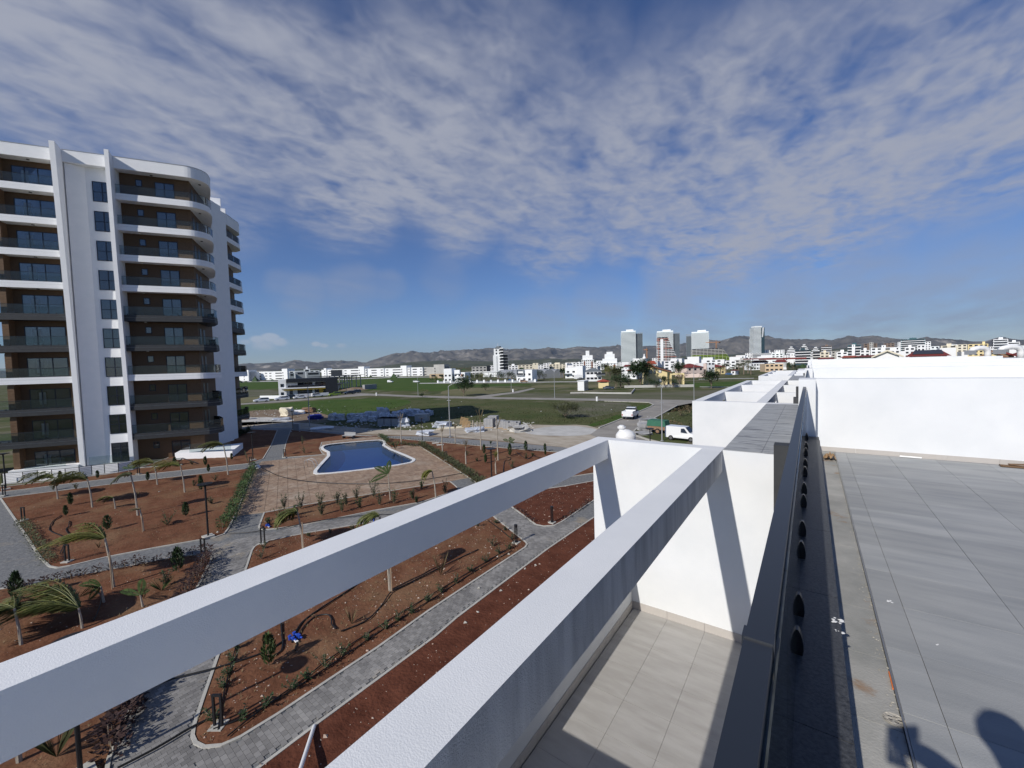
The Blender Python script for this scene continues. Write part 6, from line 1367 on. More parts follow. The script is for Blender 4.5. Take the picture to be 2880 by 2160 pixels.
r = villa_at(1590,1064,1622,1063.5,1034,'white cube villa with an outside stair and open roof frame', cols=2, dep=12, ww=1.8); MB().box(8, -1, 0, 12.6, 11, 8.5).build('side_wing', 'white_bright', r); MB().box(1, 1, 10.9, 7.5, 8, 11.3).build('roof_frame', 'conc_far', r); MB().box(-.6, -2.2, 3.1, 4.6, 0, 3.4).build('canopy', 'grey_paint', r)
villa_at(1622,1066,1638,1065.5,1055,'low white garage block joined to the cube villa', cols=1, rows=1, dep=8, skipw=((0,0),))
r = villa_at(1649,1072,1692,1071,1044,'white two storey villa with a dark grey hipped roof and a balcony', 'white_bright', 11, 2, 4, 'hip:roof_grey', ww=1.7); MB().box(5.5, -1.6, 3.2, 10.6, 0, 3.5).build('balcony_slab', 'grey_paint', r); MB().box(5.5, -1.62, 3.5, 10.6, -1.55, 4.5).build('balcony_rail', 'dark_far', r)
villa_at(1684,1092,1712,1091.5,1073.5,'small yellow house with a red hipped roof and one slot window', 'yellow_wall', 8, 1, 1, 'hip:roof_red', ww=2.6, wh=.5, base=2.2)
r = villa_at(1762,1066,1790,1066,1042,'white house with a bright red tiled roof behind the big tree', 'white_bright', 10, 2, 2, 'hip:roof_red')
villa_at(1748,1062,1772,1062,1036,'plain white house with a flat roof left of the red tiled one', 'white_bright', 12, 2, 2)
def yellow_villa():
    a, L, rot = frame(1812, 1083, 1877, 1082); D = math.hypot(a.x, a.y); r = thing('villa', 'yellow villa with a long dark sloping roof and brown eaves', 'house', a, rot); z0, z1 = ztop(1812, 1023, D), ztop(1877, 1042, D); dep = 12
    b = MB(); b.sideprism([(0, 0), (L, 0), (L, z1), (0, z0)], 0, dep, 'y'); b.build('wall', 'yellow_wall', r); dx = (z0-z1)/L
    b = MB(); b.sideprism([(-.6, z0+.05+dx*.6), (L+1.6, z1+.05-dx*1.6), (L+1.6, z1+.6-dx*1.6), (-.6, z0+.6+dx*.6)], -.8, dep+.6, 'y'); b.build('roof', 'roof_dark', r)
    b = MB(); b.sideprism([(-.7, z0-.35+dx*.7), (L+1.7, z1-.35-dx*1.7), (L+1.7, z1+.04-dx*1.7), (-.7, z0+.04+dx*.7)], -.86, -.55, 'y'); b.build('eave', 'brick_brown', r)
    x0, x1 = L*.10, L*.40; b = MB(); b.box(x0, -1.8, 2.8, x1, -.01, 7.4); b.build('bay', 'yellow_wall', r); b = MB(); b.sideprism([(x0-.8, 7.3), ((x0+x1)/2, 9.2), (x1+.9, 7.3), (x1+.9, 7.7), ((x0+x1)/2, 9.7), (x0-.8, 7.7)], -2.4, 0, 'y'); b.build('bay_roof', 'brick_brown', r)
    for q0, q1, zz in ((x0+1, x0+2.2, 5), (x0+2.9, x0+3.9, 5), (L*.62, L*.76, 5.2), (L*.62, L*.76, 1.0)): w = win(r, q0, q1, zz, zz+1.8, -1.8 if q0 < x1 else 0); MB().box(q0+.15, -1.9 if q0 < x1 else -.1, zz+.15, q1-.15, -1.87 if q0 < x1 else -.07, zz+1.65).build('pane', 'curtain', w)
    t = thing('garden_wall', 'pale garden wall with bushes in front of the yellow villa', 'wall', G(1756, 1091), rot); MB().box(0, 0, 0, 26, .3, 1.0).build('wall_face', 'conc_far', t)
    b = MB(); 
    for x in (L+1.5, L+6.6): b.box(x-.3, 0, 0, x+.3, 3, 4.2)
    b.box(L+1.2, 0, 4.2, L+6.9, 3, 4.9); b.build('arched_porch', 'yellow_wall', r)
yellow_villa()
def pink():
    r = villa_at(1932,1060,1979,1058,1034,'pink two storey house with a dark red hipped roof', 'pink_wall', 11, 2, 3, 'hip:roof_red2', ww=1.6)
    MB().box(15, .5, 0, 15.6, 3, 8).build('pilaster', 'pink_wall', r)
    a, L, rot = frame(1924, 1062, 2016, 1060.5); t = thing('garden_wall', 'long pink garden wall in front of the pink house', 'wall', a, rot); MB().box(0, 0, 0, L, .3, 2.2).build('wall_face', 'pink_wall', t)
pink()
villa_at(1982,1056,2010,1055,1021,'tall narrow white house with rooftop tanks right of the pink house', 'white_bright', 10, 3, 3, ww=1.3); villa_at(2010,1053,2040,1052,1032,'cream house with a steep dark red roof behind the palms', 'yellow_wall', 10, 1, 2, 'hip:roof_red2')
villa_at(2056,1054,2068,1054,1042,'tiny white gate house with a red roof among the palms', 'white_far', 5, 1, 1, 'hip:roof_red2', ww=1)
r = villa_at(2152,1046,2203,1045,1024,'peach two storey building with a brown roof band and small square windows', 'peach_wall', 14, 2, 4, ww=1.8); MB().box(-.8, -.8, 8.9, 26, 14.5, 10.0).build('roof', 'roof_red2', r)
r = villa_at(2112,1041,2150,1040,1022,'row of white arched houses left of the peach building', 'white_bright', 12, 2, 5, ww=1.5); MB().box(-.8, -.8, 9.3, 21, 12.5, 10.2).build('roof', 'roof_red2', r)
def container():
    a, L, rot = frame(1625, 1099, 1643, 1099); r = thing('site_hut', 'white metal hut standing alone in the field', 'hut', a, rot); h = 3.6; MB().box(0, 0, 0, L, 6.5, h).build('wall', 'white_far', r); MB().box(-.2, -.2, h, L+.2, 6.7, h+.2).build('roof', 'white_bright', r)
    for i in range(6): MB().box(L+.0, .4+i*1.05, .2, L+.08, 1.2+i*1.05, h-.3).build('rib', 'galv', r)
    pts = [G(1604, 1107), G(1640, 1106.2), G(1700, 1107.5), G(1775, 1108), G(1785, 1096)]; r = thing('plot_wall', 'low pale block wall around an empty plot in the field', 'wall', pts[0])
    for p, q in zip(pts, pts[1:]): d = (q-p); MB().box(0, -.15, 0, d.length, .15, .5, M=Matrix.Translation(p-pts[0])@Matrix.Rotation(math.atan2(d.y, d.x), 4, 'Z')).build('wall_piece', 'conc_far', r)
container()
def greenhouse():
    a, L, rot = frame(1503, 1066, 1586, 1062); r = thing('greenhouse', 'long greenhouse with two round plastic arches behind the trees', 'greenhouse', a, rot)
    for k in range(3):
        w = L/3; b = MB(); pr = [(k*w, 0), (k*w+w, 0), (k*w+w, 3.5)]+[(k*w+w/2+w/2*math.cos(math.pi*i/10), 3.5+3.0*math.sin(math.pi*i/10)) for i in range(1, 10)]+[(k*w, 3.5)]; b.sideprism(pr, 0, 60, 'y'); b.build('arch', 'galv', r)
greenhouse()
def fences():
    a, L, rot = frame(1232, 1077, 1505, 1074); r = thing('villa_fence', 'low grey fence with white pillars along the villa row', 'fence', a, rot); MB().box(0, 0, 0, L, .2, .9).build('fence_panel', 'grey_paint', r)
    for i in range(15): MB().box(L*i/14-.5, -.3, 0, L*i/14+.5, .5, 1.6).build('pillar', 'white_bright', r)
    a, L, rot = frame(1308, 1062, 1400, 1060); r = thing('canopy', 'long flat white canopy behind the villa trees', 'canopy', a, rot); MB().box(0, 0, 4.4, L, 9, 5.1).build('roof', 'white_far', r); MB().box(L*.55, .5, 0, L*.97, 8, 4.39).build('wall', 'white_bright', r)
    for i in range(7): MB().box(L*i/7, .3, 0, L*i/7+.3, .6, 4.39).build('post', 'galv', r)
fences()
# ---------------------------------------------------------------- building materials by the road
random.seed(11)
def bale(px, py, s, label, m='plastic_wrap', hgt=None, group='plastic wrapped bales stored in the shade', name='wrapped_bale', cat='bale', rz=None):
    p = G(px, py); hgt = hgt or s*.8; b = MB(); n = 5; vs = []
    bm = bmesh.new(); bmesh.ops.create_cube(bm, size=1); bmesh.ops.subdivide_edges(bm, edges=bm.edges[:], cuts=2, use_grid_fill=True)
    for v in bm.verts: v.co = Vector((v.co.x*s, v.co.y*s*.8, (v.co.z+.5)*hgt))+Vector((random.uniform(-.13, .13)*s, random.uniform(-.13, .13)*s, random.uniform(-.22, .08)*hgt if v.co.z > -.4 else 0))
    me = bpy.data.meshes.new(name); bm.to_mesh(me); bm.free(); me.materials.append(MATS[m]); o = bpy.data.objects.new(name, me); COL.objects.link(o); o.location = (p.x, p.y, .0); o.rotation_euler = (0, 0, YAW+random.uniform(-.5, .5) if rz is None else rz); tag(o, label, cat, group)
BL = [(940,1178,2.2,'wrapped bale alone at the left of the shaded row'),(958,1178,2.0,'second wrapped bale of the left pair'),(988,1176,1.9,'low bale with a rounded top left of the big heap'),(1000,1180,1.7,'dark fronted bale left of the big heap'),(1015,1176,2.0,'wrapped bale under a blue cloth scrap'),(1026,1181,1.9,'wrapped bale in the middle left of the heap'),(1040,1172,2.2,'pale bale in the back row of the heap'),
      (1048,1182,1.7,'low flat bale before the high stack'),(1062,1174,2.4,'bale right behind the high stack'),(1082,1178,2.3,'lower bale of the high stack'),(1096,1180,1.9,'upright boxy bale right of the high stack'),(1108,1180,2.0,'bale with a table like frame'),(1118,1172,2.2,'bale with draped sheet, back row'),(1130,1168,2.0,'bale touching the blue tarpaulin'),(1144,1166,2.2,'bale right of the blue tarpaulin'),
      (1158,1166,2.3,'big pale bale near the right end'),(1172,1166,2.3,'highest wrapped bale near the right end'),(1186,1168,2.0,'boxy bale second from the right end'),(1205,1166,2.0,'yellowish bale at the right end of the heap'),(1135,1195,2.4,'bale with a flapping sheet beside the dark skips')]
for x, y, s, lab in BL: bale(x, y+3, s*.8, lab)
bale(1078, 1177, 1.9, 'bale stacked on top, highest of the shaded heap', hgt=2.3); bale(1133, 1168, 1.6, 'blue tarpaulin bundle in the heap of bales', 'tarp_blue', 1.2, None, 'tarpaulin', 'tarpaulin'); bale(888, 1178, 2.6, 'crumpled blue tarpaulin on the ground left of the bales', 'tarp_blue', .9, None, 'tarpaulin', 'tarpaulin')
bale(806, 1169, 2.1, 'pale box with a dark side on a base near the left rubble', 'cream_far', 1.9, None, 'crate', 'crate'); bale(840, 1164, 2.6, 'heap of white sheets in the sun by the left street lamp', 'white_far', .9, None, 'sheets', 'heap'); bale(868, 1160, 2.6, 'mixed heap of rubbish and boards behind the left street lamp', 'rust', 1.2, None, 'rubbish_heap', 'heap')
bale(790, 1181, 3.0, 'flat pale sheet bundle at the shadow edge on the left', 'plastic_wrap', .4, None, 'sheets', 'heap'); bale(905, 1206, 3.4, 'flat white sheet lying on the shaded dirt road', 'plastic_wrap', .25, None, 'sheets', 'sheet'); bale(990, 1187, 1.6, 'small white crumpled sheet before the bales', 'plastic_wrap', .4, None, 'sheets', 'sheet')
bale(1244, 1201, 2.6, 'white plastic sheet heap beside the street lamp in shade', 'plastic_wrap', .9, None, 'sheets', 'heap'); bale(686, 1180, 1.6, 'brown boxy thing at the left by the tower balconies', 'rust', 1.5, None, 'crate', 'crate'); bale(1196, 1224, 2.0, 'small heap with a white bag on the sidewalk edge', 'plastic_wrap', .7, None, 'bag_heap', 'heap'); bale(1335, 1213, 2.6, 'rubble heap with white bags', 'plastic_wrap', .6, None, 'bag_heap', 'heap')
bale(1460, 1213, 2.8, 'rubble and bags heap right of the grey blocks', 'gravel_pale', .9, None, 'bag_heap', 'heap'); bale(1820, 1192, 2.6, 'stack of pale stone slabs by the road above the trailer', 'block', .9, None, 'slab_stack', 'slabs'); bale(1817, 1212, 2.0, 'grey block pile left of the green trailer', 'block', 1.2, None, 'slab_stack', 'blocks'); bale(1812, 1221, 2.2, 'low grey slabs in front of the trailer', 'block', .35, None, 'slab_stack', 'slabs')
def pallet_blocks(x, y, label, s=1.25, hh=1.2):
    p = G(x, y); t = thing('block_pallet', label, 'blocks', (p.x, p.y, 0), YAW-.25, 'grey concrete blocks stacked along the dirt road')
    me = MB().box(-s/6+.01, -s/4+.01, 0, s/6-.01, s/4-.01, .19).mesh('block', 'block')
    for k in range(int(hh/.2)):
        for i in range(3):
            for j in range(2):
                if k == int(hh/.2)-1 and random.random() < .25: continue
                inst('block', me, t, (-s/3+i*s/3, -s/4+j*s/2, .1+k*.2))
    MB().box(-s/2, -s/2, 0, s/2, s/2, .1).build('pallet', 'wood_pallet', t)
for a in ((1377,1201,'stack of grey blocks, leftmost by the dirt road',1.6,1.5),(1388,1196,'stack of grey blocks behind the leftmost one',1.6,1.7),(1408,1203,'stack of grey blocks, second of the front row',1.4,1.4),(1429,1206,'stack of grey blocks, third of the front row',1.4,1.3),(1451,1207,'ragged stack of grey blocks, rightmost of the row',1.4,1.3)): pallet_blocks(*a)
def skips():
    a, L, rot = frame(1062, 1198, 1121, 1199); 
    for i, lab in enumerate(('dark skip at the left of three by the shaded road', 'dark skip in the middle of three by the shaded road', 'dark skip at the right of three by the shaded road')):
        r = thing('skip', lab, 'container', a+Vector((math.cos(rot), math.sin(rot), 0))*L*i/3, rot, 'dark skips in the shade'); w = L/3-.15; b = MB(); b.box(0, 0, 0, w, 1.6, 1.5); b.build('body', 'grey_paint', r); MB().box(-.04, -.06, 1.4, w+.04, 1.66, 1.5).build('rim', 'dark_far', r)
    a = G(1188, 1184); tag(MB().box(-1.3, -.8, 0, 1.3, .8, 1.3).box(-1.35, -.85, 1.3, 1.35, .85, 1.4).build('metal_box', 'galv', loc=a, rz=YAW), 'grey metal box alone on the shaded grass', 'box')
skips()
def pallets():
    for (x, y, lab, tilt) in ((1310, 1204, 'wooden pallet leaning on the rubbish heap', 1.0), (1303, 1196, 'wooden pallet behind the leaning one', 1.25)):
        p = G(x, y); t = thing('wooden_pallet', lab, 'pallet', (p.x, p.y, .05), YAW+.3); t.rotation_euler = (tilt, .3, YAW+.3)
        for i in range(6): MB().box(-.7, i*.24, 0, .7, i*.24+.16, .03).build('slat', 'wood_pallet', t)
        for i in range(3): MB().box(-.65+i*.6, 0, -.1, -.55+i*.6, 1.36, 0).build('bearer', 'wood_pallet', t)
    p = G(1272, 1205); tag(MB().box(-2.6, -.15, 0, 2.6, .5, .12).box(-2.2, .1, .12, 1.6, .7, .2).build('planks', 'cream_far', loc=p, rz=YAW+.3), 'long pale planks lying beside the street lamp', 'planks')
    for (x, y, lab) in ((1331, 1204, 'wooden stake left of the block stacks'), (1343, 1206, 'second wooden stake left of the block stacks')): p = G(x, y); tag(MB().box(-.08, -.08, 0, .08, .08, 1.3).build('stake', 'bark_pale', loc=p), lab, 'stake')
    p = G(1350, 1199); tag(MB().box(-2, -.1, .5, 2, .1, .65).box(-1.8, -.1, 0, -1.7, .1, .5).box(1.7, -.1, 0, 1.8, .1, .5).build('barrier', 'bark_pale', loc=p, rz=YAW), 'low plank barrier beside the stakes', 'barrier')
pallets()
GRASSP = [gpoly(q) for q in ([(640,1163),(760,1140),(1000,1122),(1150,1118),(1560,1127),(1790,1131),(1830,1140),(1750,1170),(1690,1195),(1600,1190),(1480,1192),(1300,1180),(1100,1165),(940,1170),(760,1160)], [(1792,1210),(1838,1182),(1907,1143),(1970,1136),(1970,1262),(1836,1237),(1790,1222)])]
ROADP = [gpoly([(1687,1204),(1750,1179),(1831,1144),(1839,1139),(1826,1132),(1700,1128),(1260,1120),(990,1113),(990,1107),(1300,1115),(1938,1125),(2120,1129),(2120,1136),(1938,1135),(1907,1141),(1835,1181),(1792,1207),(1784,1216),(1700,1240)])]
def litter():
    b = MB()
    for i in range(420):
        x, y = random.uniform(640, 1500), random.uniform(1150, 1215); 
        if y < 1188 and x > 940: y = random.uniform(1188, 1205)
        p = G(x, y); b.rock((p.x, p.y, .02), random.uniform(.08, .35), .6)
    o = b.build('rubble', 'gravel_pale'); tag(o, 'loose rubble and broken pieces along the dirt road', 'rubble', kind='stuff')
    b = MB()
    for i in range(110):
        x, y = random.uniform(700, 1960), random.uniform(1122, 1185); p = G(x, y)
        if random.random() < .35: b.rock((p.x, p.y, .02), random.uniform(.08, .26), .35)
    o = b.build('litter', 'white_far'); tag(o, 'small white litter scattered over the grass', 'litter', kind='stuff')
    # grass blades in clumps over the nearer field
    b = MB()
    for i in range(11000):
        x, y = random.uniform(640, 1960), 1122+random.random()**.6*95; p = G(x, y)
        if not any(inside(p, q) for q in GRASSP) or any(inside(p, q) for q in ROADP): continue
        s = random.uniform(.08, .22)
        for _ in range(3): a = random.uniform(0, 6.28); b.leaf((p.x, p.y, 0), (math.cos(a), math.sin(a), 1.0), (0, 0, 1), s*1.6, s*.5)
    o = b.build('grass', 'leaf_olive'); tag(o, 'rough grass clumps over the waste ground', 'grass', kind='stuff')
litter()
for x, y, h, w, lab in ((1915,1170,1.6,4,'bare grey bush on the grass slope by the pergola tip'),(1940,1160,1.6,3,'second bare grey bush on the grass slope'),(1895,1200,1.0,3,'low dry bush above the white van'),(1192,1105,1.6,5,'low bare grey shrub right of the thin lamp in the field'),(1265,1086,2.0,9,'wide low grey shrub in the green field left of the lone tree')): tree(x, y, h, w, lab, 'leaf_dry', .6, .08, None, 'bush', .5, .14)
# ================================================================ the far city
CT = 'city blocks on the horizon'
def white_tower():
    a, L, rot = frame(1389, 0, 1412, D=450); r = thing('residential_tower', 'white slab tower with dark balconies on its right flank and a green roof hat', 'building', a, rot); h = ztop(1400, 999, 450); h2 = ztop(1400, 980, 450)
    MB().box(0, 0, 0, L, 12, h).build('wall', 'white_bright', r); MB().box(1.0, 0.5, h, L*.98, 11, h2).build('wall', 'white_bright', r); MB().box(L*.42, -.15, 2, L*.5, .01, h-1).build('groove', 'grey_paint', r); MB().box(L+.01, 1, 0, L+7, 12, h+.5).build('flank', 'dark_far', r); MB().box(L*.98+.05, 2, h+.5, L+2.5, 11, h2-1).build('flank', 'dark_far', r)
    for i in range(9):
        z = 2+i*3.3; MB().box(L*.82, -1.3, z, L+2.2, 0, z+1).build('balcony', 'white_bright', r); MB().box(L*.8, -.12, z+1.1, L, .01, z+2.7).build('window', 'dark_far', r)
        MB().box(L+2.4, -.2, z, L+7.8, .9, z+.3).build('balcony', 'grey_paint', r)
    for z in (h+1, h+4.4):
        for x in (3, 6.6): MB().box(x, .38, z, x+1.5, .52, z+1.8).build('window', 'dark_far', r)
    b = MB(); b.add([(2, 0, h2), (L+2, 0, h2), (L+2, 11, h2), (2, 11, h2), (4, 5, h2+2.6), (L-1, 5, h2+2.6)], [(0, 1, 5, 4), (1, 2, 5), (2, 3, 4, 5), (3, 0, 4), (3, 2, 1, 0)]); b.build('roof', 'roof_grey', r); MB().cyl((5.5, 5), .15, h2+2, h2+6, 6).build('mast', 'white_far', r)
white_tower()
def brown_strip_block(xl, xr, yt, D, label, steps, strips):
    a, L, rot = frame(xl, 0, xr, D=D); r = thing('residential_tower', label, 'building', a, rot); h = ztop(xl, yt, D); top = h; x0, x1 = 0, L
    for i, (f, dz) in enumerate(steps): MB().box(L*f, i*.6, 0, L*(1-f), 13-i*.6, h if i == len(steps)-1 else h-sum(s[1] for s in steps[i+1:])*3.2).build('wall', 'white_bright', r)
    hb = h-sum(s[1] for s in steps[1:])*3.2
    for s in strips: MB().box(L*s, -.2, 2, L*(s+.12), .01, hb-2.5).build('brown_strip', 'brick_brown', r)
    nf = int(hb/3.2)
    for i in range(nf):
        for j in range(6):
            x = L*(j+.5)/6; z = hb-(i+1)*3.2+1.0
            if z > 0: MB().box(x-.6, -.3, z, x+.6, .01, z+1.3).build('window', 'dark_far', r)
    MB().box(-.6, -.7, hb-.2, L+.6, 13, hb+.35).build('cornice', 'white_bright', r)
brown_strip_block(1637, 1671, 987, 600, 'white block with two brown vertical strips and a set back top', ((0, 0), (.08, 2), (.35, 2)), (.18, .80))
brown_strip_block(1689, 1743, 990, 600, 'stepped white block like a wedding cake with brown strips', ((0, 0), (.12, 2), (.24, 2), (.34, 1)), (.24, .68))
def glass_tower(xl, xr, xs, yt, D, label, left_dark=False, n=30):
    a, L, rot = frame(xl, 0, xr, D=D); r = thing('glass_tower', label, 'skyscraper', a, rot, 'glass towers with white floor bands'); h = ztop((xl+xr)/2, yt, D); s = (xs-xl)/(xr-xl)*L; dep = 26
    if left_dark: MB().box(0, 7, 0, s, dep, h-6).build('glass_core', 'tower_glass_dark', r); MB().box(s, 0, 0, L, dep, h).build('glass_core', 'tower_glass', r)
    else: MB().box(0, 0, 0, s, dep, h).build('glass_core', 'tower_glass', r); MB().box(s, 7, 0, L, dep, h-4).build('glass_core', 'tower_glass_dark', r)
    for i in range(n):
        z = h-(i+1)*h/n
        if left_dark: MB().box(s-.3, -1.7, z, L+.8, 0, z+1.45).build('balcony_band', 'tower_white', r); MB().box(-.8, 5.6, z, s, 6.98, z+.8).build('balcony_band', 'grey_paint', r)
        else: MB().box(-.8, -1.7, z, s+.3, 0, z+1.45).build('balcony_band', 'tower_white', r); MB().box(s, 5.6, z, L+.9, 6.98, z+.8).build('balcony_band', 'grey_paint', r)
    c0 = s if left_dark else 0; c1 = L if left_dark else s
    MB().box(c0+.3, 0.5, h, c1, dep, h+3.6).build('crown', 'tower_white', r); MB().box(c0+(c1-c0)*.35, 4, h+3.6, c0+(c1-c0)*.85, dep-5, h+7.5).build('crown', 'tower_white', r)
glass_tower(1749, 1809, 1790, 934, 1150, 'glass tower with white bands, leftmost of three')
glass_tower(1849, 1913, 1895, 934, 1180, 'glass tower with white bands, middle one behind a construction block')
glass_tower(1931, 1994, 1946, 937, 1150, 'glass tower with white bands, rightmost of three behind green scaffolding', True)
def shell_block(xl, xr, yt, D, label, nf, step, fasc, right=True):
    a, L, rot = frame(xl, 0, xr, D=D); r = thing('construction_block', label, 'building', a, rot); h = ztop(xl+5, yt, D)
    for i in range(nf):
        z = h-(i+1)*h/nf; q = step(i/nf); x1 = L*q; MB().box(0, 0, z, x1, 20, z+.8).build('slab', 'conc_far', r); MB().box(1.5, 3, z+.8, x1-2, 18, z+h/nf).build('core', 'dark_far', r)
        MB().box(-.2, -.3, z+.0, x1+.2, -.02, z+1.1).build('edge', fasc(i), r)
        for j in range(int(x1/7)): MB().box(j*7+3, -.05, z+.8, j*7+3.6, 1, z+h/nf).build('column', 'conc_far', r)
    return r
r = shell_block(1848, 1903, 949, 980, 'unfinished tower with pinkish scaffolding in front of the middle glass tower', 17, lambda f: .62+.38*min(1, f*1.6+.0), lambda i: 'scaff_pink' if i % 5 == 1 or i < 2 else 'white_far')
MB().box(8, -.6, 0, 14, -.35, 58).build('hoist', 'white_far', r); MB().box(3, -.7, 0, 4, -.4, 60).build('mast', 'scaff_pink', r); MB().box(19, -.7, 0, 20, -.4, 56).build('mast', 'scaff_pink', r)
shell_block(1944, 2062, 982, 950, 'wide stepped construction block with green netting bands', 11, lambda f: .78+.22*min(1, f*1.15), lambda i: 'steel_green' if i in (4, 5, 6, 7) else 'conc_far')
def crane(px, ytop, D, jib, label):
    p = AT(px, 1080, D); h = ztop(px, ytop, D); t = thing('tower_crane', label, 'crane', (p.x, p.y, 0), YAW)
    b = MB(); 
    for sx in (-1, 1):
        for sy in (-1, 1): b.box(sx*.9-.15, sy*.9-.15, 0, sx*.9+.15, sy*.9+.15, h)
    for i in range(int(h/3)): b.tube([(-.9, -.9, i*3), (.9, -.9, i*3+3)], .12, 4); b.tube([(.9, -.9, i*3), (-.9, -.9, i*3+3)], .12, 4)
    b.build('mast', 'crane_orange', t); MB().box(-jib, -.6, h-1.5, jib*.35, .6, h-.3).build('jib', 'crane_orange', t); MB().box(jib*.25, -1, h-3.5, jib*.38, 1, h-1.2).build('counterweight', 'dark_far', t); MB().tube([(0, 0, h), (0, 0, h+4)], .5, 4, .1).build('peak', 'crane_orange', t)
crane(2015, 961, 960, 22, 'orange tower crane over the green netted block'); crane(1820, 982, 900, 6, 'thin orange crane mast beside the leftmost glass tower')
def sphere_tank():
    p = AT(1813, 1080, 420); z = ztop(1813, 1007, 420); t = thing('water_tower', 'white ball shaped water tower on legs before the leftmost glass tower', 'water tower', (p.x, p.y, 0)); R_ = 4.5/FOC*420*1.0
    MB().lathe([(R_*math.sin(math.pi*i/10)+.01, z-R_*math.cos(math.pi*i/10)) for i in range(11)], n=14).build('ball', 'white_bright', t, smooth=True); MB().lathe([(.7, z+R_*.9), (.7, z+R_*1.9), (.2, z+R_*2.4), (0, z+R_*2.6)], n=8).build('spout', 'white_bright', t)
    for a in range(4): MB().tube([(R_*.8*math.cos(a*1.57), R_*.8*math.sin(a*1.57), 0), (R_*.6*math.cos(a*1.57), R_*.6*math.sin(a*1.57), z-R_*.6)], .25, 5).build('leg', 'galv', t)
sphere_tank()
def round_tower():
    p = AT(2130, 1080, 1250); h = ztop(2130, 922, 1250); t = thing('glass_tower', 'slim twisted tower with white floor rings standing alone', 'skyscraper', (p.x, p.y, 0), YAW); W_ = 27/FOC*1250
    for i in range(30):
        z = h*i/30; f = i/30; w = W_*(1.05 if f < .7 else .96)/2; off = (0 if f < .7 else .6); MB().box(-w, -10, z, w*.3, 10, z+h/30*.56).build('floor_ring', 'tower_white', t) ; MB().box(w*.3, -7, z, w, 10, z+h/30*.3).build('floor_ring', 'grey_paint', t)
    MB().box(-W_/2+1.4, -9, 0, W_/2-1, 10, h).build('glass_core', 'tower_glass_dark', t); MB().add([(W_*.22, -8, h*.72), (W_*.32, -8, h*.72), (W_*.42, -8, h), (W_*.28, -8, h), (W_*.22, -9, h*.72), (W_*.32, -9, h*.72), (W_*.42, -9, h), (W_*.28, -9, h)], [(0, 1, 2, 3), (7, 6, 5, 4), (0, 4, 5, 1), (1, 5, 6, 2), (2, 6, 7, 3), (3, 7, 4, 0)]).build('fin', 'white_bright', t); MB().box(-W_*.38, -8, h, W_*.25, 8, h+4).build('crown', 'tower_white', t)
    far_block('long white podium with black ribbon windows under the twisted tower', 2114, 2172, 994, 1150, 30, 'white_bright', stripes=True, roofbox=False, slab='white_bright')
round_tower()
def domeblock(xl, xr, yt, D, label, nf=7):
    a, L, rot = frame(xl, 0, xr, D=D); r = thing('terraced_block', label, 'building', a, rot, 'terraced white blocks with rounded tops'); h = ztop(xl, yt, D)
    for i in range(nf+4):
        z = h-(i+1)*3.3; f = (.28, .17, .10, .05, .02, 0)[min(i, 5)]
        if z < 0: break
        MB().box(L*f, 0, z, L*(1-f), 18, z+1.5).build('balcony_band', 'white_bright', r); MB().box(L*f+1, 1.6, z+1.5, L*(1-f)-1, 18, z+3.3).build('glass_core', 'dark_far', r)
    MB().box(L*.38, 4, h, L*.62, 12, h+1.8).build('roof_hut', 'white_bright', r)
domeblock(2209, 2241, 978, 1050, 'terraced white block with rounded top, left one of three'); domeblock(2245, 2277, 972, 1050, 'terraced white block with rounded top, middle and highest of three'); domeblock(2277, 2310, 979, 1050, 'terraced white block with rounded top, right one of three')
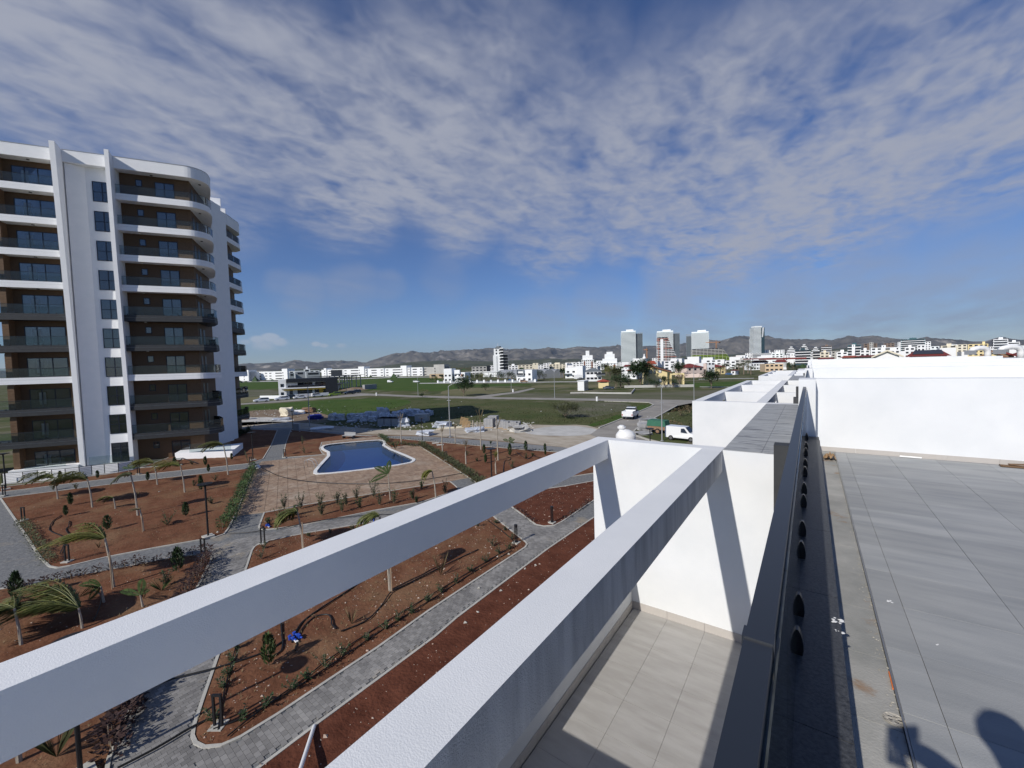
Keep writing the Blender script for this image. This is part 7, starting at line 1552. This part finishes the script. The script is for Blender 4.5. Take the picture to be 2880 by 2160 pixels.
FB = [
 # xl, xr, ytop, D, wall, kind, label
 (1328,1370,1031,520,'conc_far','plain','bare grey concrete block left of the white slab tower'), (1370,1380,1028,520,'dark_far','w','dark flank of the bare concrete block'), (1378,1391,1028,560,'white_far','w','white block with small windows left of the slab tower'),
 (1431,1458,1028,600,'white_far','w','pale block with black balconies right of the slab tower'), (1458,1500,1026,620,'cream_far','w','long pale apartment row in construction, left part'), (1500,1515,1021,620,'cream_far','p','pale stair block in the long apartment row'), (1514,1530,1026,620,'white_far','w','apartment row piece with dark openings, middle'), (1530,1546,1021,640,'white_far','w','apartment row piece with raised roof'), (1546,1592,1024,660,'cream_far','w','apartment row piece running to the white cube villa'),
 (1543,1552,1020,690,'white_far','p','small white stair block on the far apartment row'), (1560,1572,1021,690,'cream_far','p','cream stair block on the far apartment row'), (1612,1640,1020,640,'white_bright','w','white block with open terraces behind the cube villa'), (1672,1684,1020,640,'white_bright','w','white block between brown strip block and wedding cake block'), (1682,1692,1016,660,'white_bright','w','narrow white block left of the wedding cake block'),
 (1742,1752,1018,680,'white_far','w','narrow pale block right of the wedding cake block'), (1750,1822,1017,560,'white_far','p','long low pale building at the foot of the left glass tower'), (1835,1850,1007,700,'white_far','w','white stepped block left of the pink scaffolding'), (1868,1900,1015,480,'white_far','w','white houses below the scaffolded tower'), (1885,1908,1027,420,'white_bright','w','white cubic house left of the round dark tree'), (1905,1935,1026,450,'conc_far','p','grey flat roofed hall behind the round dark tree'),
 (1905,1935,1008,1100,'dark_far','p','dark low block between the two glass towers'), (1985,2030,1012,520,'white_bright','w','white house group above the red roofs'), (2040,2070,1015,480,'white_bright','w','white stepped house right of the red roof house'), (2066,2112,1012,560,'conc_far','w','grey flat building behind the date palms'), (2060,2080,1003,800,'brick_brown','p','long brown roof building at the end of the green netted block'),
 (2080,2115,1005,900,'white_bright','w','white villas left of the twisted tower podium'), (2096,2116,993,1050,'white_far','w','low white block just left of the twisted tower'), (2146,2166,985,1300,'white_bright','w','white block with a roof garden right behind the twisted tower'), (2170,2203,994,700,'tower_white','w','pale blue grey block with round windows'), (2178,2206,984,1250,'white_bright','w','white block with a curved roof behind the pale blue one'),
 (2166,2180,990,1200,'white_bright','w','white block behind the twisted tower podium'), (2200,2216,999,900,'white_bright','w','white house row left of the black facade block'), (2222,2233,995,650,'white_bright','p','narrow white gable end beside the black facade block'), (2236,2279,984,620,'tower_glass_dark','s','black and white facade block with stacked balconies'), (2254,2264,980,640,'white_bright','p','white stair head rising from the black facade block'),
 (2286,2307,990,640,'dark_far','s','smaller black and white block right of the facade block'), (2310,2338,973,900,'brown_far','s','brown unfinished block with vertical columns'), (2306,2332,991,620,'cream_far','w','cream block before the brown unfinished one'), (2338,2360,988,640,'conc_far','w','grey block with a roof room right of the cream one'), (2352,2384,990,560,'white_bright','w','white block with tall window pairs'),
 (2384,2420,970,620,'tower_glass','s','grey glass block with a white balcony spine'), (2395,2404,969,600,'white_bright','p','white balcony spine of the grey glass block'), (2418,2446,985,580,'white_far','w','pale grey block right of the grey glass one'), (2428,2466,966,950,'brown_far','w','brown unfinished tower block with scaffolding'), (2444,2455,963,930,'conc_far','w','grey scaffold shaft on the brown tower block'),
 (2448,2480,978,560,'white_bright','w','bright white block with stacked dark loggias'), (2478,2490,971,700,'white_bright','p','narrow bright block left of the terraced row'), (2484,2514,965,1000,'brown_far','w','second brown unfinished tower block'), (2484,2530,977,560,'white_bright','w','white terraced row with irregular windows'), (2502,2530,985,500,'white_far','w','low white block under the terraced row'),
 (2523,2532,962,900,'white_bright','w','left wing of the big stepped hotel'), (2532,2600,954,920,'tower_glass','s','big stepped white hotel with blue glass balconies'), (2600,2616,961,900,'white_bright','w','right wing of the big stepped hotel'), (2543,2572,977,520,'white_far','w','white block with a flat canopy roof before the hotel'), (2578,2600,971,620,'white_bright','w','small stepped white block before the hotel'),
 (2616,2640,974,700,'tower_white','w','pale blocks right of the big hotel'), (2644,2690,972,700,'cream_far','w','cream apartment row left of the twin beige blocks'), (2664,2690,969,900,'white_bright','w','white apartment row behind the cream one'), (2690,2718,969,750,'cream_far','w','cream apartment row joining the twin beige blocks'), (2720,2751,968,650,'yellow_wall','w','beige block with dark window columns, left of twins'), (2751,2777,967,650,'yellow_wall','w','beige block with dark window columns, right of twins'),
 (2786,2791,955,800,'roof_dark','p','dark blue blind wall beside the white hotel'), (2791,2832,954,800,'white_bright','s','white hotel with green glass balcony bands, high part'), (2832,2865,962,800,'white_bright','s','white hotel with green glass balcony bands, lower part'), (2865,2885,972,760,'tower_white','w','pale block at the right picture edge'), (2776,2790,975,760,'white_far','w','low white houses left of the dark blind wall')]
for (xl, xr, yt, D, wall, k, lab) in FB:
    if k == 's': far_block(lab, xl, xr, yt, D, 16, wall, stripes=True, group=CT, slab='white_bright' if wall != 'brick_brown' else 'conc_far', roofbox=(xr-xl) > 25)
    elif k == 'p': far_block(lab, xl, xr, yt, D, 12, wall, 1, 1, group=CT, roofbox=False, wfrac=.2)
    else: far_block(lab, xl, xr, yt, D, 14, wall, 0, 0, group=CT, roofbox=(xr-xl) > 24 and random.random() < .6)
def roofs():
    def gable(xl, xr, yr, ye, D, label, wall, roof, dep=14, solar=False):
        a, L, rot = frame(xl, 0, xr, D=D); h, hr = ztop(xl, ye, D), ztop((xl+xr)/2, yr, D); r = thing('house', label, 'house', a, rot); b = MB(); b.sideprism([(0, 0), (L, 0), (L, h), (L*.5, hr), (0, h)], 0, dep, 'y'); b.build('wall', wall, r)
        b = MB(); b.sideprism([(-1, h-.4), (L*.5, hr+.1), (L+1, h-.4), (L+1, h), (L*.5, hr+.6), (-1, h)], -.8, dep+.5, 'y'); b.build('roof', roof, r)
        for f in (.2, .62): MB().box(L*f, -.1, h-2.4, L*(f+.18), .02, h-.9).build('window', 'dark_far', r)
    gable(2462, 2528, 989, 1003, 170, 'white gabled house with brown eaves behind the white roof walls', 'white_far', 'cream_far')
    gable(2768, 2815, 991, 1002, 150, 'yellow gabled roofs between the two white vents', 'yellow_wall', 'rust'); gable(2790, 2850, 995, 1002, 170, 'brown red roof right of the yellow gables', 'brick_brown', 'roof_red2')
    def hip(xl, xr, yt, yb, D, label, m, wall='white_far', panel=False):
        a, L, rot = frame(xl, 0, xr, D=D); h, h2 = ztop(xl, yb, D), ztop(xl, yt, D); r = thing('house', label, 'house', a, rot); MB().box(0, 0, 0, L, 14, h).build('wall', wall, r); b = MB(); b.add([(-1, -1, h), (L+1, -1, h), (L+1, 15, h), (-1, 15, h), (L*.14, 7, h2), (L*.86, 7, h2)], [(0, 1, 5, 4), (1, 2, 5), (2, 3, 4, 5), (3, 0, 4), (3, 2, 1, 0)]); b.build('roof', m, r)
        if panel: b = MB(); z = lambda f: h+(h2-h)*f; b.add([(L*.08, -1+8*.3, z(.35)+.2), (L*.92, -1+8*.3, z(.35)+.2), (L*.87, 6.6, h2+.15), (L*.13, 6.6, h2+.15), (L*.08, -1+8*.3, z(.35)+.05), (L*.92, -1+8*.3, z(.35)+.05), (L*.87, 6.6, h2+.02), (L*.13, 6.6, h2+.02)], [(0, 1, 2, 3), (7, 6, 5, 4), (0, 4, 5, 1), (1, 5, 6, 2), (2, 6, 7, 3), (3, 7, 4, 0)]); b.build('solar_panel', 'roof_dark', r)
    hip(2556, 2662, 987, 1003, 190, 'big dark red roof covered with black solar panels', 'roof_red2', 'pink_wall', True); hip(2412, 2470, 1000, 1004, 190, 'low cream walled house with brown roof behind the white walls', 'roof_red2', 'cream_far'); hip(2368, 2412, 1001, 1006, 200, 'red roofed houses at the left end of the white walls', 'roof_red')
    hip(2855, 2900, 990, 997, 170, 'dark red tiled roof at the right picture edge', 'roof_red2'); hip(2180, 2212, 1012, 1018, 420, 'white house with a long brown red roof left of the pergola top', 'roof_red2'); hip(2115, 2160, 1014, 1019, 430, 'brown red roofed house behind the arched houses', 'roof_red2'); hip(2300, 2345, 1006, 1010, 420, 'dark red roof just above the white pier', 'roof_red2')
    hip(1820, 1845, 1015, 1024, 400, 'red roof behind the yellow villa', 'roof_red'); hip(1755, 1785, 1026, 1031, 420, 'dark red roof behind the flat white house', 'roof_red2')
roofs()
tree(0, 0, 7.5, 14, 'dark tree cluster behind the far roof wall at the right', 'leaf_dark', 1.6, .1, p=Vector((AT(2712, 1080, 150).x, AT(2712, 1080, 150).y, 3.5)))
for i, (x, D, h, w) in enumerate(((2215,420,7,9),(2230,430,6,8),(2270,400,5,9),(2345,330,6.5,10),(2372,300,6,8),(2105,520,8,14),(1695,560,9,12),(1640,560,7,9),(2470,330,7,8),(2560,300,6.5,9),(2240,380,5,8),(2325,330,5,9),(2170,500,6,9))):
    q = AT(x, 1080, D); tree(0, 0, h, w, ('dark tree left of the black facade block','dark tree under the black facade block','low tree before the black facade block','dark tree left of the first white roof wall','dark tree at the tip of the white roof wall','wide dark tree before the twisted tower','dark tree under the wedding cake block','dark tree by the brown strip block','dark tree by the white gabled house','dark tree by the solar roof','low dark tree by the parked white car','low dark tree behind the white pier','dark tree behind the peach building')[i], 'leaf_dark', .7, .1, 'trees among the city houses', p=Vector((q.x, q.y, 0)))
def small_houses():
    # low roofs that fill the ground between the blocks
    random.seed(3); b = MB()
    # distant scattered village below the mountains on the left
    v = MB()
    for i in range(130):
        x = random.uniform(640, 1260); D = random.uniform(1500, 3800); p = AT(x, 1080, D); w = random.uniform(6, 18); v.box(p.x-w/2, p.y-w/2, 0, p.x+w/2, p.y+w/2, random.uniform(3, 8))
    o = v.build('village', 'white_far'); tag(o, 'distant village houses scattered below the hills', 'village', kind='stuff')
    v = MB()
    for i in range(260):
        x = random.uniform(1580, 2900); D = random.uniform(650, 2200); p = AT(x, 1080, D); w = random.uniform(8, 24); v.box(p.x-w/2, p.y-w/2, 0, p.x+w/2, p.y+w/2, random.uniform(5, 16))
    o = v.build('town', 'white_far'); tag(o, 'distant low white houses filling the town between the blocks', 'town', kind='stuff')
    v = MB()
    for i in range(900):
        x = random.uniform(640, 2900); D = random.uniform(450, 3600); p = AT(x, 1080, D); r_ = random.uniform(3, 9); v.rock((p.x, p.y, 0), r_, random.uniform(.5, .9))
    o = v.build('far_trees', 'leaf_dark'); tag(o, 'distant dark trees and scrub dotted over the plain', 'scrub', kind='stuff')
small_houses()
# ---------------------------------------------------------------- plain, mountains, haze
RIDGE = [(-400,1046),(200,1040),(560,1031),(640,1027),(670,1026),(720,1022),(770,1021),(800,1020),(830,1014),(850,1016),(870,1018),(895,1020),(920,1014),(935,1014),(965,1015),(980,1017),(1000,1014.5),(1018,1019),(1030,1019),(1045,1014),(1060,1010),(1080,1004),(1100,998),(1130,994),(1158,990),(1180,992),(1210,993),(1245,989),(1290,987),(1320,983),(1340,984),(1380,982),(1400,983),(1450,981),(1475,982),(1500,985),(1530,981),(1545,979),(1560,981),(1580,985),(1600,982),(1620,979),(1645,979),(1680,978),(1710,977),(1750,977),(1780,979),(1810,976),(1840,975),(1900,975),(1925,968),(1945,963),(1965,955),(1990,957),(2030,959),(2050,954),(2075,950),(2095,950),(2115,952),(2140,951),(2160,951),(2180,954),(2220,956),(2250,956),(2285,958),(2310,955),(2340,957),(2365,953),(2385,949),(2400,950),(2418,954),(2445,951),(2465,947),(2485,951),(2520,953),(2555,956),(2590,951),(2605,948),(2620,952),(2660,954),(2700,957),(2740,962),(2775,959),(2795,953),(2815,948),(2840,952),(2870,957),(2950,956),(3200,950),(3600,960)]
def ridge_y(x):
    for a, b_ in zip(RIDGE, RIDGE[1:]):
        if a[0] <= x <= b_[0]: t = (x-a[0])/(b_[0]-a[0]); return a[1]*(1-t)+b_[1]*t
    return RIDGE[-1][1]
def mountains(name, D0, D1, scale, lo, hi, m, seed, amp):
    from mathutils import noise
    nx, ny = 900, 60; vs = []; fs = []; x0, x1 = lo, hi
    for j in range(ny):
        f = j/(ny-1)
        for i in range(nx):
            x = x0+(x1-x0)*i/(nx-1); ya = ridge_y(x); e = ray(x, ya); hr = math.hypot(e.x, e.y); el = e.z/hr; h = max(20, (el*D1)*scale(x)); D = D0+(D1-D0)*min(1.25, f*1.25)
            q = Vector((e.x/hr*D, e.y/hr*D, 0)); prof = math.sin(math.pi/2*min(1, f/.8))**1.5 if f < .8 else 1-(f-.8)*1.8
            n1 = noise.fractal(Vector((q.x/900, q.y/900, seed)), 1.0, 2.1, 6); rg = 1-abs(noise.fractal(Vector((q.x/700, q.y/700, seed+7)), 1, 2.2, 5))
            z = h*prof+amp*h*(rg-.75)*math.sin(math.pi*min(1, f/.8))*1.0+amp*.35*h*n1*math.sin(math.pi*min(1, f/.82))
            if abs(f-.8) < .03: z = h+h*.012*n1
            vs.append((q.x, q.y, z-3))
    for j in range(ny-1):
        for i in range(nx-1): a = j*nx+i; fs.append((a, a+1, a+nx+1, a+nx))
    o = MB().add(vs, fs).build(name, m); o.data.shade_smooth(); o['kind'] = 'structure'
mountains('mountains', 9600, 15000, lambda x: 1.0, -300, 3500, 'mountain', 3, .55)
mountains('hills', 5200, 8200, lambda x: .30+.10*math.sin(x*.006)+.08*math.sin(x*.017), -300, 3500, 'mountain_green', 9, .3)
def plain():
    a = [AT(x, 1080, 1500) for x in range(-2000, 5000, 250) if True]
    pts = []
    for i in range(25): an = YAW+math.pi/2-1.25+2.5*i/24; pts.append((math.cos(an)*1300, math.sin(an)*1300))
    for i in range(24, -1, -1): an = YAW+math.pi/2-1.25+2.5*i/24; pts.append((math.cos(an)*9400, math.sin(an)*9400))
    sheet('plain', pts, .02, 'plain')
plain()
def haze():
    o = MB().box(-21000, -9700, -1.5, 21000, 21000, 1300).build('haze', None); m = bpy.data.materials.new('haze'); m.use_nodes = True; N = m.node_tree.nodes; L = m.node_tree.links; N.clear(); out = N.new('ShaderNodeOutputMaterial'); v = N.new('ShaderNodeVolumePrincipled'); v.inputs['Color'].default_value = (.62, .76, .95, 1); v.inputs['Density'].default_value = 2.6e-5; v.inputs['Anisotropy'].default_value = .2
    L.new(v.outputs[0], out.inputs['Volume']); o.data.materials.append(m); o['kind'] = 'stuff'; o['label'] = 'thin blue haze over the whole landscape'
HAZE = True
if HAZE: haze()
